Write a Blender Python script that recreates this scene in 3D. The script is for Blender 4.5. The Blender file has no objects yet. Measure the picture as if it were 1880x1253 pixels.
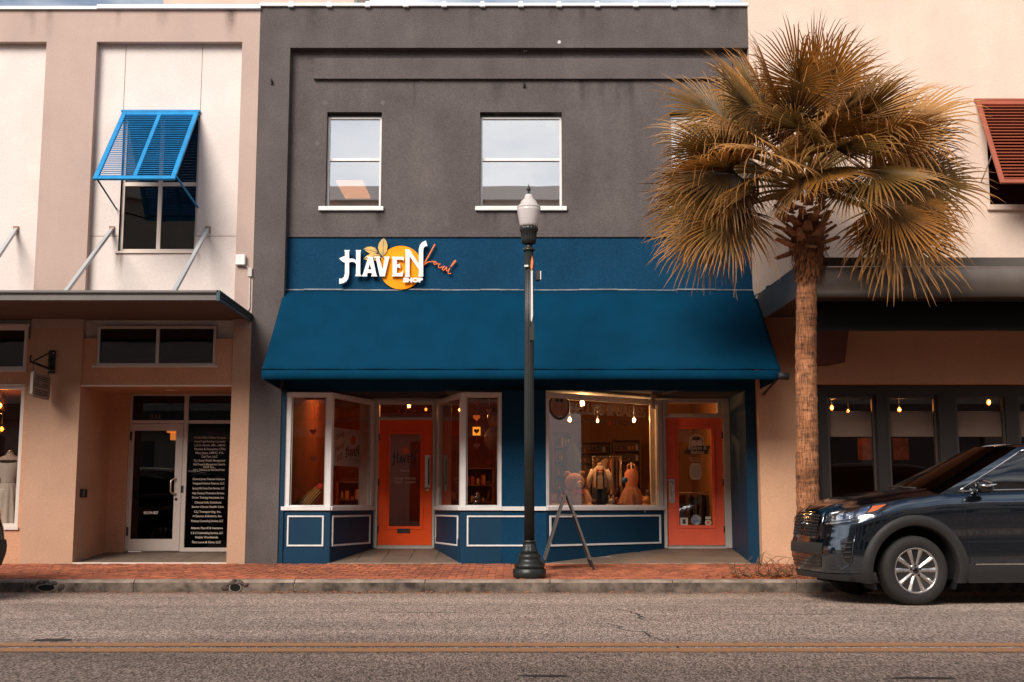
import bpy, bmesh, math, random
from mathutils import Vector, Matrix
from mathutils.geometry import tessellate_polygon
R = math.radians
random.seed(7)

# ------------------------------------------------------------------ camera
sc = bpy.context.scene
COL = sc.collection
FPX, CXP, CYP, CAMZ = 2227.0, 940.0, 626.5, 1.09
PITCH = math.atan((925 - 626.5) / FPX)
cam = bpy.data.cameras.new('camera')
cam.sensor_width = 36.0
cam.lens = FPX / 1880 * 36
cam.clip_end = 2000
camo = bpy.data.objects.new('camera', cam)
COL.objects.link(camo)
camo.location = (0, 0, CAMZ)
camo.rotation_euler = (math.pi / 2 + PITCH, 0, 0)
sc.camera = camo
# ------------------------------------------------------------------ sky
SUN_EL, SUN_AZ = 37.0, 28.0          # sun behind the camera, a little to its left
world = bpy.data.worlds.new('World')
sc.world = world
world.use_nodes = True
wn, wl = world.node_tree.nodes, world.node_tree.links
wn.clear()
w_out = wn.new('ShaderNodeOutputWorld')
w_bg = wn.new('ShaderNodeBackground')
w_bg.inputs["Strength"].default_value = 0.085
w_sky = wn.new('ShaderNodeTexSky')
w_sky.sky_type = 'NISHITA'
w_sky.sun_disc = False
w_sky.sun_elevation = R(SUN_EL)
w_sky.sun_rotation = R(180 + SUN_AZ)
w_sky.air_density = 1.0
w_sky.dust_density = 1.2
w_tc = wn.new('ShaderNodeTexCoord')
w_map = wn.new('ShaderNodeMapping')
w_map.inputs['Scale'].default_value = (1, 1, 2.6)
w_no = wn.new('ShaderNodeTexNoise')
w_no.inputs['Scale'].default_value = 3.2
w_no.inputs['Detail'].default_value = 7
w_no.inputs['Roughness'].default_value = 0.55
w_cr = wn.new('ShaderNodeValToRGB')
w_cr.color_ramp.elements[0].position = 0.37
w_cr.color_ramp.elements[1].position = 0.60
w_mx = wn.new('ShaderNodeMix')
w_mx.data_type = 'RGBA'
w_mx.inputs[7].default_value = (12.0, 12.0, 12.2, 1)
wl.new(w_tc.outputs['Generated'], w_map.inputs['Vector'])
wl.new(w_map.outputs['Vector'], w_no.inputs['Vector'])
# a cloud layer: seen edge-on it closes up towards the horizon and opens overhead
w_sep = wn.new('ShaderNodeSeparateXYZ')
w_ma = wn.new('ShaderNodeMath')
w_ma.operation = 'MULTIPLY_ADD'
w_ma.inputs[1].default_value = -.26
w_ad = wn.new('ShaderNodeMath')
w_ad.operation = 'ADD'
w_ad.inputs[1].default_value = .12
wl.new(w_tc.outputs['Generated'], w_sep.inputs[0])
wl.new(w_sep.outputs['Z'], w_ma.inputs[0])
wl.new(w_no.outputs['Fac'], w_ma.inputs[2])
wl.new(w_ma.outputs[0], w_ad.inputs[0])
wl.new(w_ad.outputs[0], w_cr.inputs['Fac'])
wl.new(w_cr.outputs['Color'], w_mx.inputs[0])
wl.new(w_sky.outputs['Color'], w_mx.inputs[6])
wl.new(w_mx.outputs[2], w_bg.inputs['Color'])
wl.new(w_bg.outputs['Background'], w_out.inputs['Surface'])
# ------------------------------------------------------------------ sun (veiled by thin cloud)
sl = bpy.data.lights.new('sun', 'SUN')
sl.energy = 4.3
sl.angle = R(32)
sl.color = (1.0, 0.91, 0.82)
so = bpy.data.objects.new('sun', sl)
COL.objects.link(so)
so.rotation_euler = (R(90 - SUN_EL), 0, R(-SUN_AZ))
so.location = (-10, -20, 30)
# ------------------------------------------------------------------ exposure
sc.view_settings.view_transform = 'Standard'
sc.view_settings.look = 'None'
sc.view_settings.exposure = 0.24
sc.view_settings.gamma = 1.0
sc.view_settings.use_curve_mapping = False
sc.render.engine = 'CYCLES'
sc.cycles.use_denoising = True
sc.cycles.max_bounces = 8
sc.cycles.transparent_max_bounces = 16
sc.cycles.caustics_reflective = False
sc.cycles.caustics_refractive = False
sc.cycles.sample_clamp_indirect = 6.0

# ------------------------------------------------------------------ measuring helpers
_c, _s = math.cos(PITCH), math.sin(PITCH)


def at(px, py, Y):
    """world X, Z of a point measured on the photograph that stands on the plane at depth Y"""
    u, v = (px - CXP) / FPX, (CYP - py) / FPX
    t = Y / (_c - v * _s)
    return (u * t, CAMZ + (_s + v * _c) * t)


def ax(px, py, Y):
    return at(px, py, Y)[0]


def az(py, Y):
    return at(CXP, py, Y)[1]


def depth_for(px, py, X):
    """depth at which that point has the world X given"""
    u, v = (px - CXP) / FPX, (CYP - py) / FPX
    return X * (_c - v * _s) / u


# ------------------------------------------------------------------ materials
MATS = {}


def M(name, col=(.5, .5, .5), rough=.8, metal=0.0, var=0.0, vscale=3.0, bump=0.0, bscale=80.0,
      coat=0.0, spec=.5, grain=0.0, streak=0.0, rnd=0.0, emit=None, estr=0.0, trans=0.0, sheen=0.0, col2=None, coord='Object'):
    if name in MATS:
        return MATS[name]
    m = bpy.data.materials.new(name)
    m.use_nodes = True
    nt = m.node_tree
    n, l = nt.nodes, nt.links
    p = n['Principled BSDF']
    p.inputs['Roughness'].default_value = rough
    p.inputs['Metallic'].default_value = metal
    p.inputs['Specular IOR Level'].default_value = spec
    p.inputs['Coat Weight'].default_value = coat
    p.inputs['Coat Roughness'].default_value = .03
    p.inputs['Sheen Weight'].default_value = sheen
    p.inputs['Base Color'].default_value = (*col, 1)
    if emit:
        p.inputs['Emission Color'].default_value = (*emit, 1)
        p.inputs['Emission Strength'].default_value = estr
    tc = n.new('ShaderNodeTexCoord')
    cur = None
    if var > 0 or col2:
        no = n.new('ShaderNodeTexNoise')
        no.inputs['Scale'].default_value = vscale
        no.inputs['Detail'].default_value = 6
        no.inputs['Roughness'].default_value = .62
        l.new(tc.outputs[coord], no.inputs['Vector'])
        cr = n.new('ShaderNodeValToRGB')
        a = col2 if col2 else tuple(max(0, c * (1 - var)) for c in col)
        b = col if col2 else tuple(min(1, c * (1 + var)) for c in col)
        cr.color_ramp.elements[0].position = .34
        cr.color_ramp.elements[1].position = .66
        cr.color_ramp.elements[0].color = (*a, 1)
        cr.color_ramp.elements[1].color = (*b, 1)
        l.new(no.outputs['Fac'], cr.inputs['Fac'])
        cur = cr.outputs['Color']
    if streak > 0:      # rain streaks: noise stretched along z
        mp = n.new('ShaderNodeMapping')
        mp.inputs['Scale'].default_value = (1.7, 1.7, .30)
        l.new(tc.outputs[coord], mp.inputs['Vector'])
        n2 = n.new('ShaderNodeTexNoise')
        n2.inputs['Scale'].default_value = 1.6
        n2.inputs['Detail'].default_value = 5
        l.new(mp.outputs['Vector'], n2.inputs['Vector'])
        mr = n.new('ShaderNodeMapRange')
        mr.inputs['From Min'].default_value = .35
        mr.inputs['From Max'].default_value = .75
        mr.inputs['To Min'].default_value = 1 - streak * .55
        mr.inputs['To Max'].default_value = 1 + streak * .3
        l.new(n2.outputs['Fac'], mr.inputs['Value'])
        mm = n.new('ShaderNodeVectorMath')
        mm.operation = 'SCALE'
        if cur:
            l.new(cur, mm.inputs[0])
        else:
            mm.inputs[0].default_value = col
        l.new(mr.outputs['Result'], mm.inputs['Scale'])
        cur = mm.outputs['Vector']
    if grain > 0:       # fine speckle of the coat
        n3 = n.new('ShaderNodeTexNoise')
        n3.inputs['Scale'].default_value = 38
        n3.inputs['Detail'].default_value = 3
        n3.inputs['Roughness'].default_value = .7
        l.new(tc.outputs[coord], n3.inputs['Vector'])
        mr = n.new('ShaderNodeMapRange')
        mr.inputs['From Min'].default_value = .3
        mr.inputs['From Max'].default_value = .7
        mr.inputs['To Min'].default_value = 1 - grain
        mr.inputs['To Max'].default_value = 1 + grain
        l.new(n3.outputs['Fac'], mr.inputs['Value'])
        mm = n.new('ShaderNodeVectorMath')
        mm.operation = 'SCALE'
        if cur:
            l.new(cur, mm.inputs[0])
        else:
            mm.inputs[0].default_value = col
        l.new(mr.outputs['Result'], mm.inputs['Scale'])
        cur = mm.outputs['Vector']
    if rnd > 0:
        oi = n.new('ShaderNodeObjectInfo')
        mr = n.new('ShaderNodeMapRange')
        mr.inputs['To Min'].default_value = 1 - rnd
        mr.inputs['To Max'].default_value = 1 + rnd
        l.new(oi.outputs['Random'], mr.inputs['Value'])
        mm = n.new('ShaderNodeVectorMath')
        mm.operation = 'SCALE'
        if cur:
            l.new(cur, mm.inputs[0])
        else:
            mm.inputs[0].default_value = col
        l.new(mr.outputs['Result'], mm.inputs['Scale'])
        cur = mm.outputs['Vector']
    if cur:
        l.new(cur, p.inputs['Base Color'])
    if bump > 0:
        nb = n.new('ShaderNodeTexNoise')
        nb.inputs['Scale'].default_value = bscale
        nb.inputs['Detail'].default_value = 4
        l.new(tc.outputs[coord], nb.inputs['Vector'])
        bp = n.new('ShaderNodeBump')
        bp.inputs['Strength'].default_value = bump
        bp.inputs['Distance'].default_value = .01
        l.new(nb.outputs['Fac'], bp.inputs['Height'])
        l.new(bp.outputs['Normal'], p.inputs['Normal'])
    if trans > 0:
        tr = n.new('ShaderNodeBsdfTranslucent')
        tr.inputs['Color'].default_value = (*col, 1)
        if cur:
            l.new(cur, tr.inputs['Color'])
        mx = n.new('ShaderNodeMixShader')
        mx.inputs[0].default_value = trans
        l.new(p.outputs[0], mx.inputs[1])
        l.new(tr.outputs[0], mx.inputs[2])
        l.new(mx.outputs[0], n['Material Output'].inputs['Surface'])
    MATS[name] = m
    return m


def glass(name, tint=(.9, .9, .9), base=0.0, gain=1.0, wave=0.0):
    """thin window pane: Fresnel reflection over a tinted see-through sheet; base adds a mirror coating"""
    if name in MATS:
        return MATS[name]
    m = bpy.data.materials.new(name)
    m.use_nodes = True
    n, l = m.node_tree.nodes, m.node_tree.links
    n.remove(n['Principled BSDF'])
    # Schlick reflectance from the facing angle, the same from both sides of the sheet
    fr = n.new('ShaderNodeLayerWeight')
    fr.inputs['Blend'].default_value = .5
    pw = n.new('ShaderNodeMath')
    pw.operation = 'POWER'
    pw.inputs[1].default_value = 5.0
    l.new(fr.outputs['Facing'], pw.inputs[0])
    ma = n.new('ShaderNodeMath')
    ma.operation = 'MULTIPLY_ADD'
    ma.inputs[1].default_value = .96 * gain
    ma.inputs[2].default_value = .04 * gain + base
    ma.use_clamp = True
    l.new(pw.outputs[0], ma.inputs[0])
    gl = n.new('ShaderNodeBsdfGlossy')
    gl.inputs['Roughness'].default_value = 0.0
    gl.inputs['Color'].default_value = (.95, .95, .95, 1)
    tr = n.new('ShaderNodeBsdfTransparent')
    tr.inputs['Color'].default_value = (*tint, 1)
    mx = n.new('ShaderNodeMixShader')
    l.new(ma.outputs[0], mx.inputs[0])
    l.new(tr.outputs[0], mx.inputs[1])
    l.new(gl.outputs[0], mx.inputs[2])
    l.new(mx.outputs[0], n['Material Output'].inputs['Surface'])
    if wave > 0:
        tc = n.new('ShaderNodeTexCoord')
        nb = n.new('ShaderNodeTexNoise')
        nb.inputs['Scale'].default_value = 1.3
        l.new(tc.outputs['Object'], nb.inputs['Vector'])
        bp = n.new('ShaderNodeBump')
        bp.inputs['Strength'].default_value = wave
        bp.inputs['Distance'].default_value = .02
        l.new(nb.outputs['Fac'], bp.inputs['Height'])
        l.new(bp.outputs['Normal'], gl.inputs['Normal'])
    MATS[name] = m
    return m


# ------------------------------------------------------------------ mesh helpers
class MB:
    def __init__(s):
        s.v, s.f, s.sm, s.mi = [], [], [], []

    def add(s, vs, fs, smooth=False, mi=0):
        o = len(s.v)
        s.v += [tuple(p) for p in vs]
        for f in fs:
            s.f.append([i + o for i in f])
            s.sm.append(smooth)
            s.mi.append(mi)
        return s

    def box(s, x0, x1, y0, y1, z0, z1):
        x0, x1 = min(x0, x1), max(x0, x1)
        y0, y1 = min(y0, y1), max(y0, y1)
        z0, z1 = min(z0, z1), max(z0, z1)
        return s.hexa([(x0, y0, z0), (x1, y0, z0), (x1, y1, z0), (x0, y1, z0),
                       (x0, y0, z1), (x1, y0, z1), (x1, y1, z1), (x0, y1, z1)])

    def hexa(s, v):
        return s.add(v, [(0, 3, 2, 1), (4, 5, 6, 7), (0, 1, 5, 4), (1, 2, 6, 5), (2, 3, 7, 6), (3, 0, 4, 7)])

    def obox(s, o, d, t0, t1, n0, n1, z0, z1, z0b=None, z1b=None):
        """box along plan direction d from o; n = outward (towards the street side) offsets"""
        dx, dy = d
        nx, ny = dy, -dx
        z0b = z0 if z0b is None else z0b
        z1b = z1 if z1b is None else z1b
        P = lambda t, n, z: (o[0] + dx * t + nx * n, o[1] + dy * t + ny * n, z)
        return s.hexa([P(t0, n1, z0), P(t1, n1, z0b), P(t1, n0, z0b), P(t0, n0, z0),
                       P(t0, n1, z1), P(t1, n1, z1b), P(t1, n0, z1b), P(t0, n0, z1)])

    def prism(s, poly, fn, d0, d1, holes=()):
        """extrude a 2D polygon (with holes); fn(u, v, d) -> 3D point"""
        loops = [list(poly)] + [list(h) for h in holes]
        flat = [p for lp in loops for p in lp]
        tris = tessellate_polygon([[Vector((p[0], p[1], 0)) for p in lp] for lp in loops])
        k = len(flat)
        vs = [fn(p[0], p[1], d0) for p in flat] + [fn(p[0], p[1], d1) for p in flat]
        fs = [tuple(t) for t in tris] + [tuple(i + k for i in reversed(t)) for t in tris]
        o = 0
        for lp in loops:
            m = len(lp)
            for i in range(m):
                j = (i + 1) % m
                fs.append((o + i, o + j, o + j + k, o + i + k))
            o += m
        return s.add(vs, fs)

    def tube(s, pts, r, n=8, smooth=True, caps=True):
        pts = [Vector(p) for p in pts]
        rs = r if isinstance(r, (list, tuple)) else [r] * len(pts)
        vs, fs = [], []
        prev = None
        for i, p in enumerate(pts):
            a = pts[min(i + 1, len(pts) - 1)] - pts[max(i - 1, 0)]
            if a.length < 1e-9:
                a = Vector((0, 0, 1))
            a.normalize()
            if prev is None:
                ref = Vector((0, 0, 1)) if abs(a.z) < .9 else Vector((1, 0, 0))
                b = a.cross(ref).normalized()
            else:
                b = (prev - a * prev.dot(a))
                b = b.normalized() if b.length > 1e-6 else a.orthogonal().normalized()
            prev = b
            c = a.cross(b)
            for k in range(n):
                t = 2 * math.pi * k / n
                vs.append(p + (b * math.cos(t) + c * math.sin(t)) * rs[i])
        for i in range(len(pts) - 1):
            for k in range(n):
                fs.append((i * n + k, i * n + (k + 1) % n, (i + 1) * n + (k + 1) % n, (i + 1) * n + k))
        if caps:
            fs.append(tuple(reversed(range(n))))
            fs.append(tuple(range((len(pts) - 1) * n, len(pts) * n)))
        return s.add(vs, fs, smooth)

    def lathe(s, prof, n=24, c=(0, 0), smooth=True, axis='z', flute=0, depth=0.0):
        """prof: list of (r, z)"""
        vs, fs = [], []
        for r, z in prof:
            for k in range(n):
                t = 2 * math.pi * k / n
                rr = r * (1 - depth * (0.5 + 0.5 * math.cos(t * flute))) if flute else r
                x, y = rr * math.cos(t), rr * math.sin(t)
                if axis == 'z':
                    vs.append((c[0] + x, c[1] + y, z))
                else:                       # axis along y
                    vs.append((c[0] + x, z, c[1] + y))
        for i in range(len(prof) - 1):
            for k in range(n):
                fs.append((i * n + k, i * n + (k + 1) % n, (i + 1) * n + (k + 1) % n, (i + 1) * n + k))
        fs.append(tuple(reversed(range(n))))
        fs.append(tuple(range((len(prof) - 1) * n, len(prof) * n)))
        return s.add(vs, fs, smooth)

    def grid(s, rows, smooth=True, close=False, mi=0):
        n = len(rows[0])
        vs = [p for r in rows for p in r]
        fs = []
        for i in range(len(rows) - 1):
            for k in range(n - (0 if close else 1)):
                fs.append((i * n + k, i * n + (k + 1) % n, (i + 1) * n + (k + 1) % n, (i + 1) * n + k))
        return s.add(vs, fs, smooth, mi)

    def ball(s, c, r, n=14, m=9, sx=1, sy=1, sz=1, rot=None):
        rows = []
        for i in range(m + 1):
            ph = math.pi * i / m
            row = []
            for k in range(n):
                t = 2 * math.pi * k / n
                p = Vector((r * sx * math.sin(ph) * math.cos(t), r * sy * math.sin(ph) * math.sin(t), r * sz * math.cos(ph)))
                if rot is not None:
                    p = rot @ p
                row.append((c[0] + p.x, c[1] + p.y, c[2] + p.z))
            rows.append(row)
        return s.grid(rows, True, True)

    def wall(s, x0, x1, z0, z1, holes, yf, yb):
        """upright slab facing the street with rectangular openings (hx0, hx1, hz0, hz1)"""
        xs = sorted({x0, x1} | {h[0] for h in holes} | {h[1] for h in holes})
        zs = sorted({z0, z1} | {h[2] for h in holes} | {h[3] for h in holes})
        xs = [x for x in xs if x0 <= x <= x1]
        zs = [z for z in zs if z0 <= z <= z1]
        inh = lambda x, z: any(h[0] < x < h[1] and h[2] < z < h[3] for h in holes)
        nx, nz = len(xs) - 1, len(zs) - 1
        sol = [[not inh((xs[i] + xs[i + 1]) / 2, (zs[j] + zs[j + 1]) / 2) for j in range(nz)] for i in range(nx)]
        for i in range(nx):
            for j in range(nz):
                if not sol[i][j]:
                    continue
                a, b, c, d = xs[i], xs[i + 1], zs[j], zs[j + 1]
                s.add([(a, yf, c), (b, yf, c), (b, yf, d), (a, yf, d)], [(0, 1, 2, 3)])
                s.add([(a, yb, c), (b, yb, c), (b, yb, d), (a, yb, d)], [(3, 2, 1, 0)])
                if i == 0 or not sol[i - 1][j]:
                    s.add([(a, yb, c), (a, yf, c), (a, yf, d), (a, yb, d)], [(0, 1, 2, 3)])
                if i == nx - 1 or not sol[i + 1][j]:
                    s.add([(b, yf, c), (b, yb, c), (b, yb, d), (b, yf, d)], [(0, 1, 2, 3)])
                if j == 0 or not sol[i][j - 1]:
                    s.add([(a, yb, c), (b, yb, c), (b, yf, c), (a, yf, c)], [(0, 1, 2, 3)])
                if j == nz - 1 or not sol[i][j + 1]:
                    s.add([(a, yf, d), (b, yf, d), (b, yb, d), (a, yb, d)], [(0, 1, 2, 3)])
        return s

    def build(s, name, mat, parent=None, bevel=0.0, local=False, subsurf=0):
        me = bpy.data.meshes.new(name)
        off = Vector((0, 0, 0))
        if parent is not None and not local:
            off = wloc(parent)
        me.from_pydata([Vector(p) - off for p in s.v], [], s.f)
        mats = mat if isinstance(mat, (list, tuple)) else [mat]
        for m_ in mats:
            me.materials.append(m_)
        for p, sm, mi in zip(me.polygons, s.sm, s.mi):
            p.use_smooth = sm
            p.material_index = mi
        me.update()
        if bevel > 0:
            bm = bmesh.new()
            bm.from_mesh(me)
            bmesh.ops.remove_doubles(bm, verts=bm.verts, dist=1e-5)
            es = [e for e in bm.edges if len(e.link_faces) == 2 and e.calc_face_angle(0) > R(30)]
            bmesh.ops.bevel(bm, geom=es, offset=bevel, segments=1, affect='EDGES', clamp_overlap=True)
            bm.to_mesh(me)
            bm.free()
        o = bpy.data.objects.new(name, me)
        COL.objects.link(o)
        if parent is not None:
            o.parent = parent
        if subsurf:
            md = o.modifiers.new('s', 'SUBSURF')
            md.levels = md.render_levels = subsurf
        return o


def wloc(o):
    p = Vector((0, 0, 0))
    while o is not None:
        p = p + o.location
        o = o.parent
    return p


def tag(o, label=None, cat=None, group=None, kind=None):
    if label:
        o['label'] = label
    if cat:
        o['category'] = cat
    if group:
        o['group'] = group
    if kind:
        o['kind'] = kind
    return o


def thing(name, label, cat, loc=(0, 0, 0), group=None):
    o = bpy.data.objects.new(name, None)
    o.empty_display_size = .1
    COL.objects.link(o)
    o.location = loc
    return tag(o, label, cat, group)


def text_poly(body, size, shear=0.0, bold=0.0, spacing=1.0):
    """glyph outlines of a line of lettering as a flat triangle list, centred; returns verts(2D), faces, width"""
    cu = bpy.data.curves.new('t', 'FONT')
    cu.body = body
    cu.size = size
    cu.align_x = 'CENTER'
    cu.align_y = 'CENTER'
    cu.shear = shear
    cu.offset = bold
    cu.space_character = spacing
    cu.resolution_u = 3
    ob = bpy.data.objects.new('t', cu)
    COL.objects.link(ob)
    dg = bpy.context.evaluated_depsgraph_get()
    me = bpy.data.meshes.new_from_object(ob.evaluated_get(dg))
    vs = [(v.co.x, v.co.y) for v in me.vertices]
    fs = [tuple(p.vertices) for p in me.polygons]
    bpy.data.objects.remove(ob)
    bpy.data.curves.remove(cu)
    bpy.data.meshes.remove(me)
    return vs, fs


def lettering(name, body, mat, parent, fn, size, width=None, shear=0, bold=0, spacing=1.0):
    """flat lettering; fn(u, v) -> 3D with u, v in metres about the text's centre; width fits the line"""
    lines = body if isinstance(body, list) else [(body, 0.0)]
    mb = MB()
    for b, dv in lines:
        vs, fs = text_poly(b, size, shear, bold, spacing)
        if not vs:
            continue
        k = 1.0
        w = max(v[0] for v in vs) - min(v[0] for v in vs)
        if width and (len(lines) == 1 or w > width):
            k = width / w
        mb.add([fn(v[0] * k, v[1] + dv) for v in vs], fs)
    return mb.build(name, mat, parent)


def copy_tree(o, parent=None):
    c = o.copy()
    COL.objects.link(c)
    c.parent = parent
    for ch in list(o.children):
        copy_tree(ch, c)
    return c


def pointlight(name, loc, e, col=(1, .55, .22), r=.05, parent=None):
    L = bpy.data.lights.new(name, 'POINT')
    L.energy = e * 3.2
    L.color = col
    L.shadow_soft_size = r
    o = bpy.data.objects.new(name, L)
    COL.objects.link(o)
    o.location = Vector(loc) - (wloc(parent) if parent else Vector((0, 0, 0)))
    if parent:
        o.parent = parent
    return o


# ------------------------------------------------------------------ palette
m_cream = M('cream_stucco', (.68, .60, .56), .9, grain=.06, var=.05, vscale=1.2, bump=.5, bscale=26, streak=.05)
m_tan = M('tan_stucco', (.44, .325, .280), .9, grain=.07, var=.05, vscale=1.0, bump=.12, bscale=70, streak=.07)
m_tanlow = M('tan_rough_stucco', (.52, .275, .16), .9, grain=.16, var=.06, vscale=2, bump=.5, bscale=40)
m_gray = M('gray_stucco', (.106, .090, .087), .92, spec=.2, grain=.20, var=.13, vscale=1.6, bump=.8, bscale=55, streak=.22)
m_blue = M('blue_stucco', (.004, .042, .093), .9, spec=.15, grain=.22, var=.10, vscale=2.0, bump=.4, bscale=60, streak=.08)
m_bluewood = M('blue_paint', (.0015, .032, .070), .55, spec=.25, var=.08, vscale=3, bump=.03, bscale=30)
m_awn = M('awning_canvas', (.0003, .033, .072), .95, spec=.08, var=.05, vscale=1.3, bump=.12, bscale=240, streak=.20, grain=.06)
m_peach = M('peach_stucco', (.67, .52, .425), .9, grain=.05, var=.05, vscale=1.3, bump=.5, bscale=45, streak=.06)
m_white = M('white_paint', (.74, .72, .70), .5, var=.06, vscale=5, bump=.03, bscale=30, streak=.08)
m_jamb = M('gray_trim_paint', (.50, .46, .42), .6, var=.07, vscale=4, streak=.08)
m_coping = M('white_metal_coping', (.80, .80, .80), .35, metal=.1, var=.04)
m_door = M('orange_door_paint', (.90, .085, .006), .5, spec=.3, grain=.04, var=.05, vscale=3, bump=.03, bscale=15)
m_door2 = M('coral_door_paint', (.88, .135, .066), .5, spec=.3, grain=.04, var=.05, vscale=3, bump=.03, bscale=15)
m_alu = M('aluminium', (.60, .52, .47), .42, metal=.55, var=.04)
m_steel = M('brushed_steel', (.55, .50, .45), .32, metal=.9, var=.08, vscale=12)
m_dkmetal = M('dark_bronze_metal', (.030, .026, .024), .5, metal=.3, var=.1)
m_black = M('black_rubber', (.012, .012, .012), .6)
m_blackiron = M('black_iron', (.012, .013, .013), .45, metal=.4)
m_lamp = M('lamp_post_paint', (.020, .022, .020), .38, metal=.25, var=.12, vscale=9)
m_fascia = M('dark_metal_fascia', (.115, .105, .098), .42, metal=.35, var=.06, streak=.06)
m_soffit = M('soffit_brown', (.10, .065, .045), .8, var=.06)
m_gut = M('gray_metal_fascia', (.155, .128, .110), .36, metal=.5, var=.10, streak=.10, vscale=2)
m_valance = M('black_canvas', (.012, .012, .012), .85, var=.15, vscale=3, bump=.1, bscale=200)
m_shut_b = M('blue_shutter_paint', (.012, .225, .50), .55, spec=.3, var=.14, vscale=7, streak=.2)
m_shut_r = M('red_shutter_paint', (.30, .070, .035), .5, var=.07)
m_concrete = M('kerb_concrete', (.40, .31, .245), .9, var=.3, vscale=4, bump=.5, bscale=40, col2=(.17, .122, .092))
m_tile = M('entry_tile', (.155, .11, .08), .75, var=.14, vscale=3, bump=.15, bscale=30, rnd=.08)
m_inwall = M('interior_wall', (.38, .22, .12), .9, var=.08)
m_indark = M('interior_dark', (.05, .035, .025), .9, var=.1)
m_infloor = M('interior_floor', (.13, .075, .04), .6, var=.1)
m_inceil = M('interior_ceiling', (.36, .22, .13), .9)
m_wood = M('shelf_wood', (.20, .10, .04), .6, var=.2, vscale=6)
m_bulb = M('bulb_glow', (1, .6, .3), .4, emit=(1.0, .24, .035), estr=3.2)
m_bulbw = M('warm_bulb_glow', (1, .8, .6), .4, emit=(1.0, .62, .30), estr=5)
m_red = M('red_paper', (.62, .035, .02), .7, rnd=.1)
m_pink = M('pink_paper', (.72, .28, .20), .7, rnd=.1)
m_decalw = M('white_vinyl', (.62, .52, .44), .6)
m_decalk = M('black_vinyl', (.012, .012, .012), .5)
m_decalo = M('orange_vinyl', (.80, .13, .02), .6)
m_paper = M('white_banner', (.66, .58, .52), .8, var=.03)
g_shop = glass('shop_glass', (.88, .86, .84), 0.0, 1.0)
g_dark = glass('tinted_glass', (.40, .38, .36), 0.0, 1.0)
g_up = glass('coated_glass', (.85, .85, .85), 0.56, 1.0, wave=.012)
m_blind = M('white_roller_blind', (.86, .86, .85), .8)

F = 18.4                       # plane of the house fronts
KERB = 15.35                   # face of the far kerb
SLOPE = (.203 - .145) / (F - KERB)


def pavz(y):
    return .145 + (y - KERB) * SLOPE

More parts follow.
